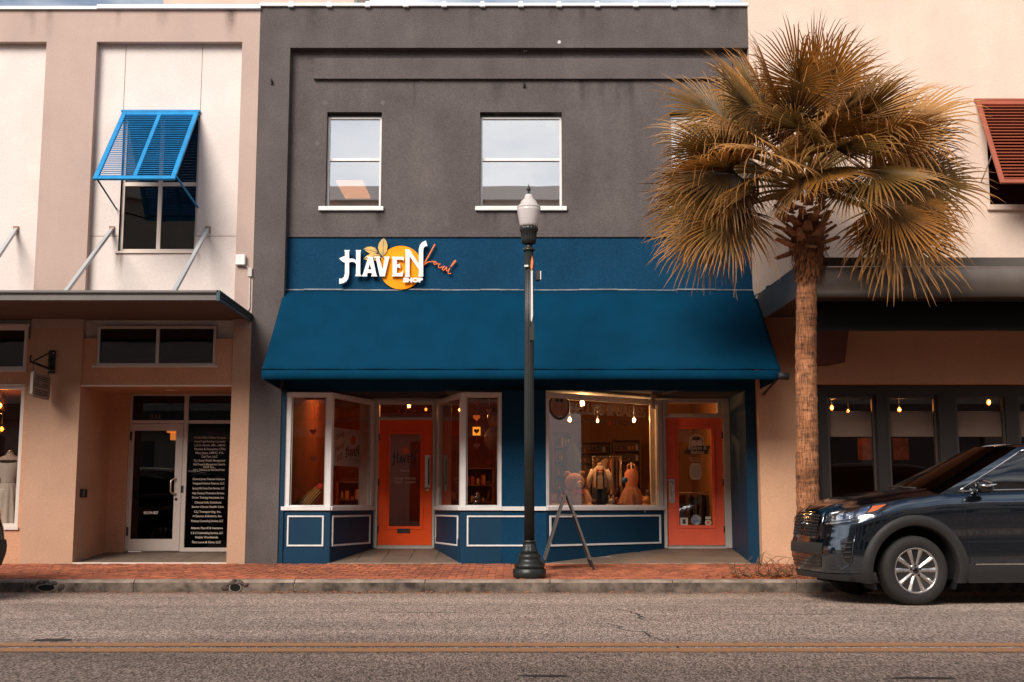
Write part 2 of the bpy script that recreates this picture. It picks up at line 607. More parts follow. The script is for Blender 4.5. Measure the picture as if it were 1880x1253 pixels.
# ================================================================== ground, road, kerb, pavement
def asphalt():
    m = bpy.data.materials.new('asphalt')
    m.use_nodes = True
    n, l = m.node_tree.nodes, m.node_tree.links
    p = n['Principled BSDF']
    p.inputs['Roughness'].default_value = .85
    tc = n.new('ShaderNodeTexCoord')
    vo = n.new('ShaderNodeTexVoronoi')
    vo.inputs['Scale'].default_value = 125
    vm = n.new('ShaderNodeMapping')
    vm.inputs['Scale'].default_value = (1, .24, 1)
    l.new(tc.outputs['Object'], vm.inputs['Vector'])
    l.new(vm.outputs['Vector'], vo.inputs['Vector'])
    cr = n.new('ShaderNodeValToRGB')
    e = cr.color_ramp.elements
    e[0].position, e[0].color = 0.0, (.060, .040, .030, 1)
    e[1].position, e[1].color = 1.0, (.80, .62, .51, 1)
    e2 = cr.color_ramp.elements.new(.5)
    e2.color = (.34, .245, .19, 1)
    sp = n.new('ShaderNodeSeparateColor')
    l.new(vo.outputs['Color'], sp.inputs[0])
    l.new(sp.outputs[0], cr.inputs['Fac'])
    big = n.new('ShaderNodeTexNoise')
    big.inputs['Scale'].default_value = .8
    big.inputs['Detail'].default_value = 8
    big.inputs['Roughness'].default_value = .7
    mp = n.new('ShaderNodeMapping')
    mp.inputs['Scale'].default_value = (.22, 1.1, 1)
    l.new(tc.outputs['Object'], mp.inputs['Vector'])
    l.new(mp.outputs['Vector'], big.inputs['Vector'])
    mr = n.new('ShaderNodeMapRange')
    mr.inputs['From Min'].default_value = .3
    mr.inputs['From Max'].default_value = .7
    mr.inputs['To Min'].default_value = .60
    mr.inputs['To Max'].default_value = 1.30
    l.new(big.outputs['Fac'], mr.inputs['Value'])
    # the near lane is darker, the gutter dirty
    sx = n.new('ShaderNodeSeparateXYZ')
    l.new(tc.outputs['Object'], sx.inputs[0])
    lane = n.new('ShaderNodeValToRGB')
    lane.color_ramp.interpolation = 'LINEAR'
    le = lane.color_ramp.elements
    le[0].position, le[0].color = .0, (.76, .72, .68, 1)
    le[1].position, le[1].color = 1.0, (.45, .36, .30, 1)
    for pos, c in ((.455, (.76, .72, .68, 1)), (.47, (.98, .97, .97, 1)), (.90, (1, 1, 1, 1)), (.965, (.85, .8, .76, 1))):
        x = le.new(pos)
        x.color = c
    mry = n.new('ShaderNodeMapRange')
    mry.inputs['From Min'].default_value = 4.0
    mry.inputs['From Max'].default_value = KERB
    wob = n.new('ShaderNodeMath')
    wob.operation = 'MULTIPLY_ADD'
    wob.inputs[1].default_value = .5
    l.new(big.outputs['Fac'], wob.inputs[0])
    l.new(sx.outputs['Y'], wob.inputs[2])
    sub = n.new('ShaderNodeMath')
    sub.operation = 'SUBTRACT'
    sub.inputs[1].default_value = .25
    l.new(wob.outputs[0], sub.inputs[0])
    l.new(sub.outputs[0], mry.inputs['Value'])
    l.new(mry.outputs['Result'], lane.inputs['Fac'])
    m1 = n.new('ShaderNodeVectorMath')
    m1.operation = 'SCALE'
    l.new(cr.outputs['Color'], m1.inputs[0])
    l.new(mr.outputs['Result'], m1.inputs['Scale'])
    m2 = n.new('ShaderNodeVectorMath')
    m2.operation = 'MULTIPLY'
    l.new(m1.outputs[0], m2.inputs[0])
    l.new(lane.outputs['Color'], m2.inputs[1])
    l.new(m2.outputs[0], p.inputs['Base Color'])
    bp = n.new('ShaderNodeBump')
    bp.inputs['Strength'].default_value = .5
    bp.inputs['Distance'].default_value = .01
    l.new(sp.outputs[0], bp.inputs['Height'])
    l.new(bp.outputs['Normal'], p.inputs['Normal'])
    return m


m_asph = asphalt()
m_dirt = M('earth', (.16, .12, .09), .95, var=.2)
g = MB().add([(-400, -400, -.03), (400, -400, -.03), (400, 400, -.03), (-400, 400, -.03)], [(0, 1, 2, 3)]).build('ground', m_dirt)
tag(g, kind='structure')
g = MB().add([(-90, 3.3, 0), (90, 3.3, 0), (90, KERB + .03, 0), (-90, KERB + .03, 0)], [(0, 1, 2, 3)]).build('road', m_asph)
tag(g, kind='structure')
ROAD = g


def worn_paint():
    m = bpy.data.materials.new('worn_yellow_paint')
    m.use_nodes = True
    n, l = m.node_tree.nodes, m.node_tree.links
    p = n['Principled BSDF']
    p.inputs['Roughness'].default_value = .8
    tc = n.new('ShaderNodeTexCoord')
    no = n.new('ShaderNodeTexNoise')
    no.inputs['Scale'].default_value = 22
    no.inputs['Detail'].default_value = 6
    no.inputs['Roughness'].default_value = .75
    l.new(tc.outputs['Object'], no.inputs['Vector'])
    cr = n.new('ShaderNodeValToRGB')
    cr.color_ramp.elements[0].position = .36
    cr.color_ramp.elements[0].color = (.28, .19, .14, 1)
    cr.color_ramp.elements[1].position = .60
    cr.color_ramp.elements[1].color = (.62, .25, .062, 1)
    l.new(no.outputs['Fac'], cr.inputs['Fac'])
    l.new(cr.outputs['Color'], p.inputs['Base Color'])
    return m


m_yel = worn_paint()
for y0, y1 in ((9.20, 9.42), (9.56, 9.79)):
    mk = MB()
    xs = [-90, -30, -12] + [-10 + i * .5 for i in range(41)] + [12, 30, 90]
    for a, b in zip(xs[:-1], xs[1:]):
        mk.add([(a, y0 + .006 * math.sin(a * 7), .004), (b, y0 + .006 * math.sin(b * 7), .004),
                (b, y1 + .006 * math.sin(b * 5), .004), (a, y1 + .006 * math.sin(a * 5), .004)], [(0, 1, 2, 3)])
    mk.build('yellow_line', m_yel, ROAD)
m_crack = M('tar_crack', (.018, .014, .011), .9)
cr_ = random.Random(3)
for (x0, y0, x1, y1) in ((.9, 11.4, 1.35, 9.2), (1.1, 12.9, 1.3, 11.6), (3.5, 8.6, 4.4, 7.3), (.6, 12.2, 4.0, 12.35), (-3.0, 12.6, -.3, 12.5), (-7.5, 12.2, -5.5, 12.3)):
    pts = []
    for i in range(15):
        t = i / 14
        pts.append((x0 + (x1 - x0) * t + cr_.uniform(-.07, .07), y0 + (y1 - y0) * t + cr_.uniform(-.05, .05)))
    mb = MB()
    for (ax_, ay_), (bx_, by_) in zip(pts[:-1], pts[1:]):
        d = Vector((bx_ - ax_, by_ - ay_)).normalized()
        w = cr_.uniform(.004, .011)
        mb.add([(ax_ - d.y * w, ay_ + d.x * w, .0025), (ax_ + d.y * w, ay_ - d.x * w, .0025),
                (bx_ + d.y * w, by_ - d.x * w, .0025), (bx_ - d.y * w, by_ + d.x * w, .0025)], [(0, 1, 2, 3)])
    mb.build('crack', m_crack, ROAD)
m_patch = M('dark_patch', (.05, .038, .03), .9, var=.3, vscale=8)
for cx_, cy_, rx, ry in ((-3.7, 10.0, .17, .10), (.22, 7.95, .16, .05), (2.6, 7.85, .22, .05), (-3.9, 7.8, .25, .06)):
    ring = [(cx_ + rx * math.cos(t) * cr_.uniform(.75, 1.15), cy_ + ry * math.sin(t) * cr_.uniform(.75, 1.15), .003) for t in [i * math.pi / 9 for i in range(18)]]
    MB().add(ring, [tuple(range(18))]).build('dark_patch', m_patch, ROAD)

# near pavement (the camera stands on the far side of the street from the shops)
g = MB().box(-90, 90, -1.5, 3.3, -.02, .14).build('pavement_near', m_concrete)
tag(g, kind='structure')
# kerb: concrete stones with joints, two of them pierced by drain pipes
kerb = MB().box(-90, 90, KERB + .02, KERB + .17, -.02, .10).build('kerb', m_concrete)
tag(kerb, kind='structure')
m_kface = M('stained_kerb_face', (.24, .185, .145), .95, vscale=5, bump=.6, bscale=40, col2=(.045, .032, .024))
jx = [-22, -16, -12.5, -9.2, ax(45, 1072, KERB), ax(245, 1072, KERB), ax(540, 1072, KERB), ax(780, 1072, KERB), ax(1010, 1072, KERB), ax(1235, 1072, KERB), ax(1463, 1072, KERB),
      ax(1640, 1072, KERB), 7.4, 9.6, 13, 17, 22]
drains = [ax(85, 1084, KERB), ax(432, 1085, KERB)]
for a, b in zip(jx[:-1], jx[1:]):
    a2, b2 = a + .006, b - .006
    mb = MB()
    prof = [(KERB, -.01), (KERB + .012, .115), (KERB + .03, .138), (KERB + .06, .147), (KERB + .18, .149), (KERB + .18, -.01)]
    segs = [a2] + [x for x in (a2 + (b2 - a2) * k / 6 for k in range(1, 6))] + [b2]
    rows = [[(x, p[0] + random.uniform(-.004, .004), p[1] + random.uniform(-.003, .003)) for p in prof] for x in segs]
    mb.grid([[r_[0], r_[1]] for r_ in rows], False, mi=1)
    mb.grid([r_[1:] for r_ in rows], False)
    mb.add(rows[0], [tuple(range(6))])
    mb.add(rows[-1], [tuple(reversed(range(6)))])
    mb.build('kerb_stone', [m_concrete, m_kface], kerb)
m_void = M('pipe_void', (.004, .004, .004), 1.0)
for k, dx in enumerate(drains):
    w, h = (.13, .05) if k == 0 else (.08, .06)
    mb = MB()
    rows = []
    for yy in (KERB - .008, KERB + .1):
        rows.append([(dx + w * math.cos(t), yy, .055 + h * math.sin(t)) for t in [i * math.pi / 8 for i in range(16)]])
    mb.grid(rows, True, True)
    rows2 = [[(dx + w * .82 * math.cos(t), yy, .055 + h * .8 * math.sin(t)) for t in [i * math.pi / 8 for i in range(16)]] for yy in (KERB - .008, KERB + .1)]
    mb.grid(rows2, True, True)
    mb.grid([rows[0], rows2[0]], False, True)
    p_ = mb.build('drain_pipe', M('old_pipe', (.22, .18, .15), .7, var=.2, vscale=10), kerb)
    MB().add([(q[0], KERB - .004, q[2]) for q in rows2[0]], [tuple(range(16))]).build('pipe_mouth', m_void, p_)
    # broken concrete about the outlet
    mb = MB()
    for i in range(14):
        t = random.uniform(-.1, 1.1) * math.pi
        c = (dx + (w + .02) * math.cos(t) * random.uniform(.9, 1.5), KERB + .012, .05 + (h + .02) * math.sin(t) * random.uniform(.8, 1.3))
        mb.ball(c, random.uniform(.012, .035), 6, 4, sx=1.5)
    mb.build('broken_edge', M('broken_concrete', (.10, .075, .06), .95, var=.3, vscale=9), kerb)

# pavement: herringbone clay bricks on a bed that rises gently to the house fronts
m_bed = M('sand_bed', (.10, .05, .03), .95, var=.2)
XA, XB = -12.0, 12.0
Y0 = KERB + .185


def brickmat():
    m = M('clay_brick', (.38, .105, .046), .85, var=.28, vscale=14, bump=.3, bscale=50, rnd=.30)
    return m


m_brick = brickmat()


def brickmat2():
    """same clay for the bricks joined into one sheet: tone varies brick by brick with position"""
    m = bpy.data.materials.new('clay_brick_far')
    m.use_nodes = True
    n, l = m.node_tree.nodes, m.node_tree.links
    p = n['Principled BSDF']
    p.inputs['Roughness'].default_value = .85
    at_ = n.new('ShaderNodeAttribute')
    at_.attribute_name = 'tone'
    tc = n.new('ShaderNodeTexCoord')
    no = n.new('ShaderNodeTexNoise')
    no.inputs['Scale'].default_value = 14
    no.inputs['Detail'].default_value = 5
    l.new(tc.outputs['Object'], no.inputs['Vector'])
    big = n.new('ShaderNodeTexNoise')
    big.inputs['Scale'].default_value = .7
    l.new(tc.outputs['Object'], big.inputs['Vector'])
    cr = n.new('ShaderNodeValToRGB')
    cr.color_ramp.elements[0].position = .3
    cr.color_ramp.elements[0].color = (.25, .065, .030, 1)
    cr.color_ramp.elements[1].position = .7
    cr.color_ramp.elements[1].color = (.46, .140, .064, 1)
    l.new(no.outputs['Fac'], cr.inputs['Fac'])
    mr = n.new('ShaderNodeMapRange')
    mr.inputs['To Min'].default_value = .62
    mr.inputs['To Max'].default_value = 1.25
    l.new(at_.outputs['Fac'], mr.inputs['Value'])
    mr2 = n.new('ShaderNodeMapRange')
    mr2.inputs['From Min'].default_value = .3
    mr2.inputs['From Max'].default_value = .7
    mr2.inputs['To Min'].default_value = .75
    mr2.inputs['To Max'].default_value = 1.2
    l.new(big.outputs['Fac'], mr2.inputs['Value'])
    mu = n.new('ShaderNodeMath')
    mu.operation = 'MULTIPLY'
    l.new(mr.outputs[0], mu.inputs[0])
    l.new(mr2.outputs[0], mu.inputs[1])
    sc_ = n.new('ShaderNodeVectorMath')
    sc_.operation = 'SCALE'
    l.new(cr.outputs['Color'], sc_.inputs[0])
    l.new(mu.outputs[0], sc_.inputs['Scale'])
    l.new(sc_.outputs[0], p.inputs['Base Color'])
    return m


pav = MB().add([(-90, Y0 - .002, pavz(Y0) - .008), (90, Y0 - .002, pavz(Y0) - .008), (90, F + 2.2, pavz(F + 2.2) - .008), (-90, F + 2.2, pavz(F + 2.2) - .008),
                (-90, Y0 - .002, -.02), (90, Y0 - .002, -.02), (90, F + 2.2, -.02), (-90, F + 2.2, -.02)],
               [(0, 1, 2, 3), (5, 4, 7, 6), (4, 5, 1, 0)]).build('pavement', m_bed)
tag(pav, kind='structure')
bw, bl = .1016, .2032
bricks = []
nx_, ny_ = int((XB - XA) / bw), int((F + .02 - Y0) / bw) + 1
for i in range(nx_):
    for j in range(ny_):
        r = (i - j) % 4
        x, y = XA + i * bw, Y0 + j * bw
        if r == 0:
            bricks.append((x + bw, y + bw / 2, 0))
        elif r == 3:
            bricks.append((x + bw / 2, y + bw, 1))
bricks = [b for b in bricks if b[1] + (bl / 2 if b[2] else bw / 2) < F + .06]
bricks.sort(key=lambda b: (b[1] - (bl / 2 if b[2] else bw / 2)) + (100 if abs(b[0]) > 6.9 else 0))


def brick_shape(h=.03, g_=.0035):
    a, b = bl / 2 - g_, bw / 2 - g_
    c = .006
    vs = [(-a, -b, -h), (a, -b, -h), (a, b, -h), (-a, b, -h), (-a, -b, -c), (a, -b, -c), (a, b, -c), (-a, b, -c),
          (-a + c, -b + c, 0), (a - c, -b + c, 0), (a - c, b - c, 0), (-a + c, b - c, 0)]
    fs = [(0, 1, 5, 4), (1, 2, 6, 5), (2, 3, 7, 6), (3, 0, 4, 7), (4, 5, 9, 8), (5, 6, 10, 9), (6, 7, 11, 10), (7, 4, 8, 11), (8, 9, 10, 11)]
    return vs, fs


bvs, bfs = brick_shape()
bme = None
rb = random.Random(11)
mbr = MB()
tones = []
for k, (x, y, o) in enumerate(bricks):
    z = pavz(y) + rb.uniform(-.003, .003)
    if k < 300:
        if bme is None:
            ob = MB().add(bvs, bfs).build('brick', m_brick, pav, local=True)
            bme = ob.data
        else:
            ob = bpy.data.objects.new('brick', bme)
            COL.objects.link(ob)
            ob.parent = pav
        ob.location = (x, y, z)
        ob.rotation_euler = (SLOPE + rb.uniform(-.012, .012), rb.uniform(-.012, .012), (math.pi / 2 if o else 0) + rb.uniform(-.01, .01))
    else:
        tilt = rb.uniform(-.012, .012)
        vs = []
        for (vx, vy, vz) in bvs:
            if o:
                vx, vy = -vy, vx
            vs.append((x + vx, y + vy, z + vz + vy * SLOPE + tilt * vx))
        mbr.add(vs, bfs)
        tones += [rb.random()] * len(bfs)
bo = mbr.build('bricks', brickmat2(), pav)
tag(bo, 'red clay paving bricks in herringbone', kind='stuff')
atr = bo.data.attributes.new('tone', 'FLOAT', 'FACE')
atr.data.foreach_set('value', tones)

# ================================================================== building across the street (behind the camera; the glass mirrors it)
opp = thing('opposite_building', 'pale stucco building across the street mirrored in the shop windows', 'building', (0, -1.6, 0))
m_opp = M('opposite_stucco', (.46, .40, .36), .9, var=.08)
hs = []
for i in range(-9, 9):
    hs.append((i * 2.6 + .6, i * 2.6 + 2.0, 6.2, 8.2))
for i in range(-6, 6):
    hs.append((i * 3.9 + .4, i * 3.9 + 3.4, .5, 3.2))
mbw = MB().wall(-26, 26, 0, 11.3, [h for h in hs], -1.6, -2.0)
mbw.build('wall', m_opp, opp)
MB().box(-26, 26, -2.2, -1.35, 10.95, 11.4).build('cornice', M('opposite_cornice', (.68, .63, .60), .8), opp)
MB().box(-26, 26, -1.6, -.9, 3.7, 4.2).build('canopy', M('opposite_canopy', (.10, .09, .08), .8), opp)
for h in hs:
    MB().box(h[0], h[1], -1.86, -1.82, h[2], h[3]).build('window', M('opposite_window', (.02, .02, .025), .15), opp)

# ================================================================== gray and blue shop building
gb = thing('shop_building', 'dark gray two storey building with blue shop front and blue awning', 'building', (0, F, .2))
GX0, GX1 = -3.99, 3.735
PR, PB = F + .14, F + .165
top_z, band_z = az(13, F), az(88, F)
bl_top = az(436, PB)
xl_pier = ax(533, 95, F)
xi = ax(524, 436, F)
# window openings upstairs
wz0, wz1 = az(380, PR), az(206, PR)
WIN = [(ax(599, 290, PR), ax(700, 290, PR)), (ax(881, 290, PR), ax(1032, 290, PR)), (ax(1231, 290, PR), ax(1333, 290, PR))]
MB().box(GX0, xi, F, F + .6, .15, band_z).build('pier', m_gray, gb)
MB().box(GX0, GX1, F, F + .55, band_z, top_z).build('parapet', m_gray, gb)
MB().wall(xi, GX1, bl_top, band_z, [(a, b, wz0, wz1) for a, b in WIN], PR, PR + .3).build('upper_wall', m_gray, gb)
fz0, fz1 = az(147, PR), az(110, PR)
MB().box(ax(577, 130, PR), GX1 - .25, PR - .06, PR + .01, fz0, fz1).build('frieze', m_gray, gb)
ceil_z = az(718, F) + .02
MB().box(xi, GX1, PB, PB + .28, ceil_z + .0, bl_top - .004).build('blue_band', m_blue, gb)
# light spalls in the gray coat
for px, py, r in ((1027, 78, .035), (597, 189, .05), (703, 189, .055), (583, 264, .05)):
    yy = F if py < 88 else PR
    x, z = at(px, py, yy)
    rr = random.Random(px)
    pts = [(x + r * rr.uniform(.5, 1.1) * math.cos(t), yy - .0025, z + r * rr.uniform(.5, 1.1) * math.sin(t)) for t in [i * .524 for i in range(12)]]
    MB().add(pts, [tuple(range(12))]).build('patch', M('pale_spall' if py < 88 else 'faded_spall', (.5, .5, .5) if py < 88 else (.125, .105, .10), .9, var=.1), gb)
# iron eyes left in the wall
for px, py, yy in ((499, 151, F), (962, 157, PR)):
    x, z = at(px, py, yy)
    MB().box(x - .018, x + .018, yy - .03, yy + .02, z - .035, z + .005).tube([(x, yy, z + .03), (x, yy - .05, z + .03), (x + .01, yy - .05, z - .02)], .010, 6).build('wall_hook', m_blackiron, gb)
x, z = at(964, 94, PR)
MB().box(x - .03, x - .006, PR - .03, PR, z - .01, z + .012).box(x + .008, x + .03, PR - .03, PR, z - .01, z + .012).build('wall_sensor', m_white, gb)
# coping
cp = MB()
cp.box(GX0 - .01, GX1 + .01, F - .045, F + .6, top_z, top_z + .05)
cpo = cp.build('coping', m_coping, gb, bevel=.006)
k = 535
while k < 1372:
    x, z = at(k, 12, F)
    MB().hexa([(x - .045, F - .06, top_z - .02), (x + .045, F - .06, top_z - .02), (x + .045, F + .3, top_z - .02), (x - .045, F + .3, top_z - .02),
               (x - .03, F - .055, top_z + .075), (x + .03, F - .055, top_z + .075), (x + .03, F + .3, top_z + .075), (x - .03, F + .3, top_z + .075)]).build('coping_clip', m_coping, cpo, bevel=.008)
    k += 70.2


def sash_window(x0, x1, z0, z1, y, parent, sill_px=None, rail=None, blind=0.0, gmat=g_up, fm=m_white):
    w = MB()
    t = .035
    w.wall(x0, x1, z0, z1, [(x0 + t, x1 - t, z0 + t, z1 - t)], y, y + .07)
    wo = w.build('window', fm, parent)
    rail = rail or (z0 + z1) / 2
    MB().box(x0 + t, x1 - t, y + .008, y + .05, rail - .022, rail + .022).build('meeting_rail', fm, wo)
    MB().box(x0 + t, x1 - t, y + .030, y + .036, rail + .022, z1 - t).build('pane', gmat, wo)
    MB().box(x0 + t, x1 - t, y + .044, y + .050, z0 + t, rail - .022).build('pane', gmat, wo)
    if blind:
        MB().box(x0 + t, x1 - t, y + .12, y + .125, z1 - (z1 - z0) * blind, z1 - .02).build('roller_blind', m_blind, wo)
    return wo


for k, (a, b) in enumerate(WIN):
    wo = sash_window(a + .003, b - .003, wz0 + .003, wz1 - .05, PR + .10, gb, rail=az(293, PR + .1), blind=(.50, .98, .98)[k])
    MB().box(a, b, PR + .09, PR + .2, wz1 - .05, wz1).build('head_board', m_dkmetal, wo)
    e = .10 if k == 0 else .07
    MB().box(a - e, b + (e - .05 if k == 0 else e), PR - .05, PR + .10, wz0 - .07, wz0).build('window_sill', m_white, wo, bevel=.008)
# upstairs room: dim, with a lit ceiling panel seen through the lower sash
rz0, rz1 = wz0 - .5, wz1 - .08
room = MB()
room.add([(xi, PR + .3, rz0), (GX1, PR + .3, rz0), (GX1, 27, rz0), (xi, 27, rz0), (xi, PR + .3, rz1), (GX1, PR + .3, rz1), (GX1, 27, rz1), (xi, 27, rz1)],
         [(0, 1, 2, 3), (7, 6, 5, 4), (3, 2, 6, 7), (1, 5, 6, 2), (0, 3, 7, 4)])
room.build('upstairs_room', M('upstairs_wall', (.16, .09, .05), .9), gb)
m_panel = M('ceiling_panel_glow', (1, .7, .4), .5, emit=(1.0, .36, .10), estr=2.4)
q = []
for (px, py) in ((616, 334), (668, 334), (680, 365), (634, 365)):
    # ceiling light of the office: find where the sight line meets the ceiling
    Y1, Y2 = 18.0, 26.0
    zc = rz1 - .03
    for _ in range(40):
        Ym = (Y1 + Y2) / 2
        if at(px, py, Ym)[1] > zc:
            Y2 = Ym
        else:
            Y1 = Ym
    q.append((px, py, Ym))
yy0 = sum(p[2] for p in q[2:]) / 2
yy1 = sum(p[2] for p in q[:2]) / 2
xa = ax(634, 365, yy0)
xb = ax(680, 365, yy0)
MB().hexa([(xa, yy0, rz1 - .03), (xb, yy0, rz1 - .03), (xb, yy1, rz1 - .03), (xa, yy1, rz1 - .03),
           (xa, yy0, rz1 - .001), (xb, yy0, rz1 - .001), (xb, yy1, rz1 - .001), (xa, yy1, rz1 - .001)]).build('ceiling_light', m_panel, gb)

def streak_mat(name, col):
    m = bpy.data.materials.new(name)
    m.use_nodes = True
    n, l = m.node_tree.nodes, m.node_tree.links
    p = n['Principled BSDF']
    p.inputs['Base Color'].default_value = (*col, 1)
    p.inputs['Roughness'].default_value = .95
    tc = n.new('ShaderNodeTexCoord')
    sx = n.new('ShaderNodeSeparateXYZ')
    l.new(tc.outputs['Generated'], sx.inputs[0])
    pw = n.new('ShaderNodeMath')        # strongest at its head, dying out downwards
    pw.operation = 'POWER'
    pw.inputs[1].default_value = 1.6
    l.new(sx.outputs['Z'], pw.inputs[0])
    px = n.new('ShaderNodeMath')        # soft sides: 4x(1-x)
    px.operation = 'SUBTRACT'
    px.inputs[0].default_value = 1.0
    l.new(sx.outputs['X'], px.inputs[1])
    mu = n.new('ShaderNodeMath')
    mu.operation = 'MULTIPLY'
    l.new(px.outputs[0], mu.inputs[0])
    l.new(sx.outputs['X'], mu.inputs[1])
    no = n.new('ShaderNodeTexNoise')
    no.inputs['Scale'].default_value = 9
    l.new(tc.outputs['Object'], no.inputs['Vector'])
    m1 = n.new('ShaderNodeMath')
    m1.operation = 'MULTIPLY'
    l.new(pw.outputs[0], m1.inputs[0])
    l.new(mu.outputs[0], m1.inputs[1])
    m2 = n.new('ShaderNodeMath')
    m2.operation = 'MULTIPLY'
    l.new(m1.outputs[0], m2.inputs[0])
    l.new(no.outputs['Fac'], m2.inputs[1])
    m3 = n.new('ShaderNodeMath')
    m3.operation = 'MULTIPLY'
    m3.use_clamp = True
    m3.inputs[1].default_value = 2.1
    l.new(m2.outputs[0], m3.inputs[0])
    tr = n.new('ShaderNodeBsdfTransparent')
    mx = n.new('ShaderNodeMixShader')
    l.new(m3.outputs[0], mx.inputs[0])
    l.new(tr.outputs[0], mx.inputs[1])
    l.new(p.outputs[0], mx.inputs[2])
    l.new(mx.outputs[0], n['Material Output'].inputs['Surface'])
    return m


m_stg = streak_mat('dark_rain_streak', (.045, .037, .034))
m_stl = streak_mat('lime_rain_streak', (.17, .15, .145))
m_stc = streak_mat('brown_rain_streak', (.30, .22, .18))


def rain_streaks(parent, mt, x0, x1, ztop_, y, n_, seed, lmin, lmax, wmin=.03, wmax=.14, ends=False):
    q = random.Random(seed)
    for i in range(n_):
        x = q.choice((x0, x1)) + q.uniform(-.06, .06) if ends else q.uniform(x0, x1)
        w, L_ = q.uniform(wmin, wmax), q.uniform(lmin, lmax)
        MB().add([(x - w, y - .0015 - .0004 * (i % 4), ztop_ - L_), (x + w, y - .0015 - .0004 * (i % 4), ztop_ - L_), (x + w, y - .0015 - .0004 * (i % 4), ztop_), (x - w, y - .0015 - .0004 * (i % 4), ztop_)], [(0, 1, 2, 3)]).build('rain_streak', mt, parent)


rain_streaks(gb, m_stl, GX0 + .2, GX1 - .2, top_z - .002, F, 12, 1, .3, .75)
rain_streaks(gb, m_stg, GX0 + .2, GX1 - .2, top_z - .002, F, 7, 2, .3, .7)
for k, (a, b) in enumerate(WIN[:2]):
    rain_streaks(gb, m_stg, a, b, wz0 - .072, PR, 5, 10 + k, .25, .36, .025, .08, ends=k == 0)
rain_streaks(gb, m_stl, xi + .3, GX1 - .6, fz0 - .01, PR, 9, 5, .3, 1.1)
rain_streaks(gb, m_stg, xi + .3, GX1 - .6, fz0 - .01, PR, 8, 6, .3, .9)
# ---- sign over the awning
Z8 = lambda x, y: at(600 + x / 7.2308, 420 + y / 7.2308, PB - .08)
L_H = [(235, 288), (305, 288), (303, 300), (297, 310), (297, 402), (340, 400), (370, 410), (390, 428), (390, 312), (386, 300), (388, 288), (458, 288), (455, 300), (448, 312), (444, 600), (458, 635), (376, 635), (388, 605), (391, 475), (372, 450), (335, 442), (297, 452), (297, 600), (287, 660), (262, 700), (225, 725), (168, 738), (165, 665), (200, 668), (228, 645), (241, 600), (243, 455), (218, 447), (190, 425), (165, 398), (228, 370), (242, 372), (242, 312), (236, 300)]
L_A = [(520, 375), (615, 375), (612, 392), (658, 610), (672, 637), (588, 637), (600, 612), (597, 590), (545, 590), (535, 612), (538, 637), (458, 637), (480, 610), (548, 392)]
L_Ah = [(571, 470), (592, 545), (549, 545)]
L_V = [(633, 375), (705, 375), (715, 390), (698, 395), (742, 545), (772, 395), (757, 388), (755, 375), (835, 375), (828, 392), (770, 637), (705, 637), (652, 395), (636, 388)]
L_E = [(862, 375), (1020, 378), (1022, 432), (1005, 418), (985, 415), (930, 415), (930, 475), (960, 475), (972, 460), (978, 535), (962, 520), (930, 518), (930, 595), (975, 592), (1000, 575), (1018, 560), (1005, 637), (862, 637), (874, 612), (874, 395)]
L_N = [(1038, 278), (1095, 280), (1105, 290), (1222, 470), (1222, 280), (1235, 225), (1265, 185), (1315, 162), (1337, 235), (1305, 238), (1285, 262), (1280, 300), (1280, 640), (1215, 640), (1222, 600), (1222, 545), (1100, 370), (1098, 612), (1105, 643), (1038, 640), (1046, 612), (1046, 300)]
LOGO = [(L_H, ()), (L_A, (L_Ah,)), (L_V, ()), (L_E, ()), (L_N, ())]
cs = Z8(760, 450)
sign = thing('shop_sign', 'raised white HAVEN SHOP lettering over orange disc with leaves on blue wall', 'sign', (cs[0], PB, cs[1]))
m_sw = M('sign_white', (.84, .82, .80), .5)
m_so = M('sign_orange', (.90, .27, .002), .7, spec=.15, col2=(.92, .36, .012), vscale=2.2)
m_sl = M('sign_leaf', (.74, .43, .07), .5, col2=(.40, .30, .12), vscale=9)
m_ss = M('sign_script_orange', (.80, .16, .02), .5)
fnS = lambda x, y, d: (Z8(x, y)[0], PB - d, Z8(x, y)[1])
disc = [(980 + 290 * math.cos(t), 512 + 290 * math.sin(t)) for t in [i * math.pi / 32 for i in range(64)]]
MB().prism(disc, fnS, .012, .04).build('orange_disc', m_so, sign)
LF1 = [(755, 122), (790, 165), (806, 230), (795, 300), (745, 368), (700, 320), (676, 250), (690, 190), (720, 150)]
LF2 = [(485, 268), (530, 240), (590, 235), (640, 255), (680, 310), (640, 325), (580, 335), (530, 305)]
LF3 = [(485, 400), (520, 360), (570, 335), (640, 328), (710, 345), (690, 390), (640, 425), (560, 420)]
for lf, v in ((LF1, ((755, 125), (745, 240), (745, 365))), (LF2, ((490, 268), (580, 290), (678, 310))), (LF3, ((490, 398), (590, 365), (705, 348)))):
    lo = MB().prism(lf, fnS, .042, .058).build('leaf', m_sl, sign)
    MB().tube([fnS(p[0], p[1], .059) for p in v], .0035, 5).build('leaf_vein', M('sign_stem', (.16, .13, .07), .6), lo)
MB().tube([fnS(630, 240, .055), fnS(690, 330, .055), fnS(760, 400, .055)], .006, 6).build('stem', M('sign_stem', (.16, .13, .07), .6), sign)
for nm, (lp, hl) in zip('HAVEN', LOGO):
    MB().prism(lp, fnS, .060, .095, hl).build('letter', m_sw, sign)
cx8, cy8 = 1143, 689
kx = Z8(1275, 689)[0] - Z8(1012, 689)[0]
kz = Z8(1143, 660)[1] - Z8(1143, 716)[1]
vs, fs = text_poly('SHOP', kz * 1.38, bold=.006)
w_ = max(v[0] for v in vs) - min(v[0] for v in vs)
cxy = Z8(cx8, cy8)
for d in (.10,):
    mb = MB()
    mb.add([(cxy[0] + v[0] * kx / w_, PB - d, cxy[1] + v[1]) for v in vs], fs)
    so_ = mb.build('lettering', m_sw, sign)
    md = so_.modifiers.new('th', 'SOLIDIFY')
    md.thickness = .02
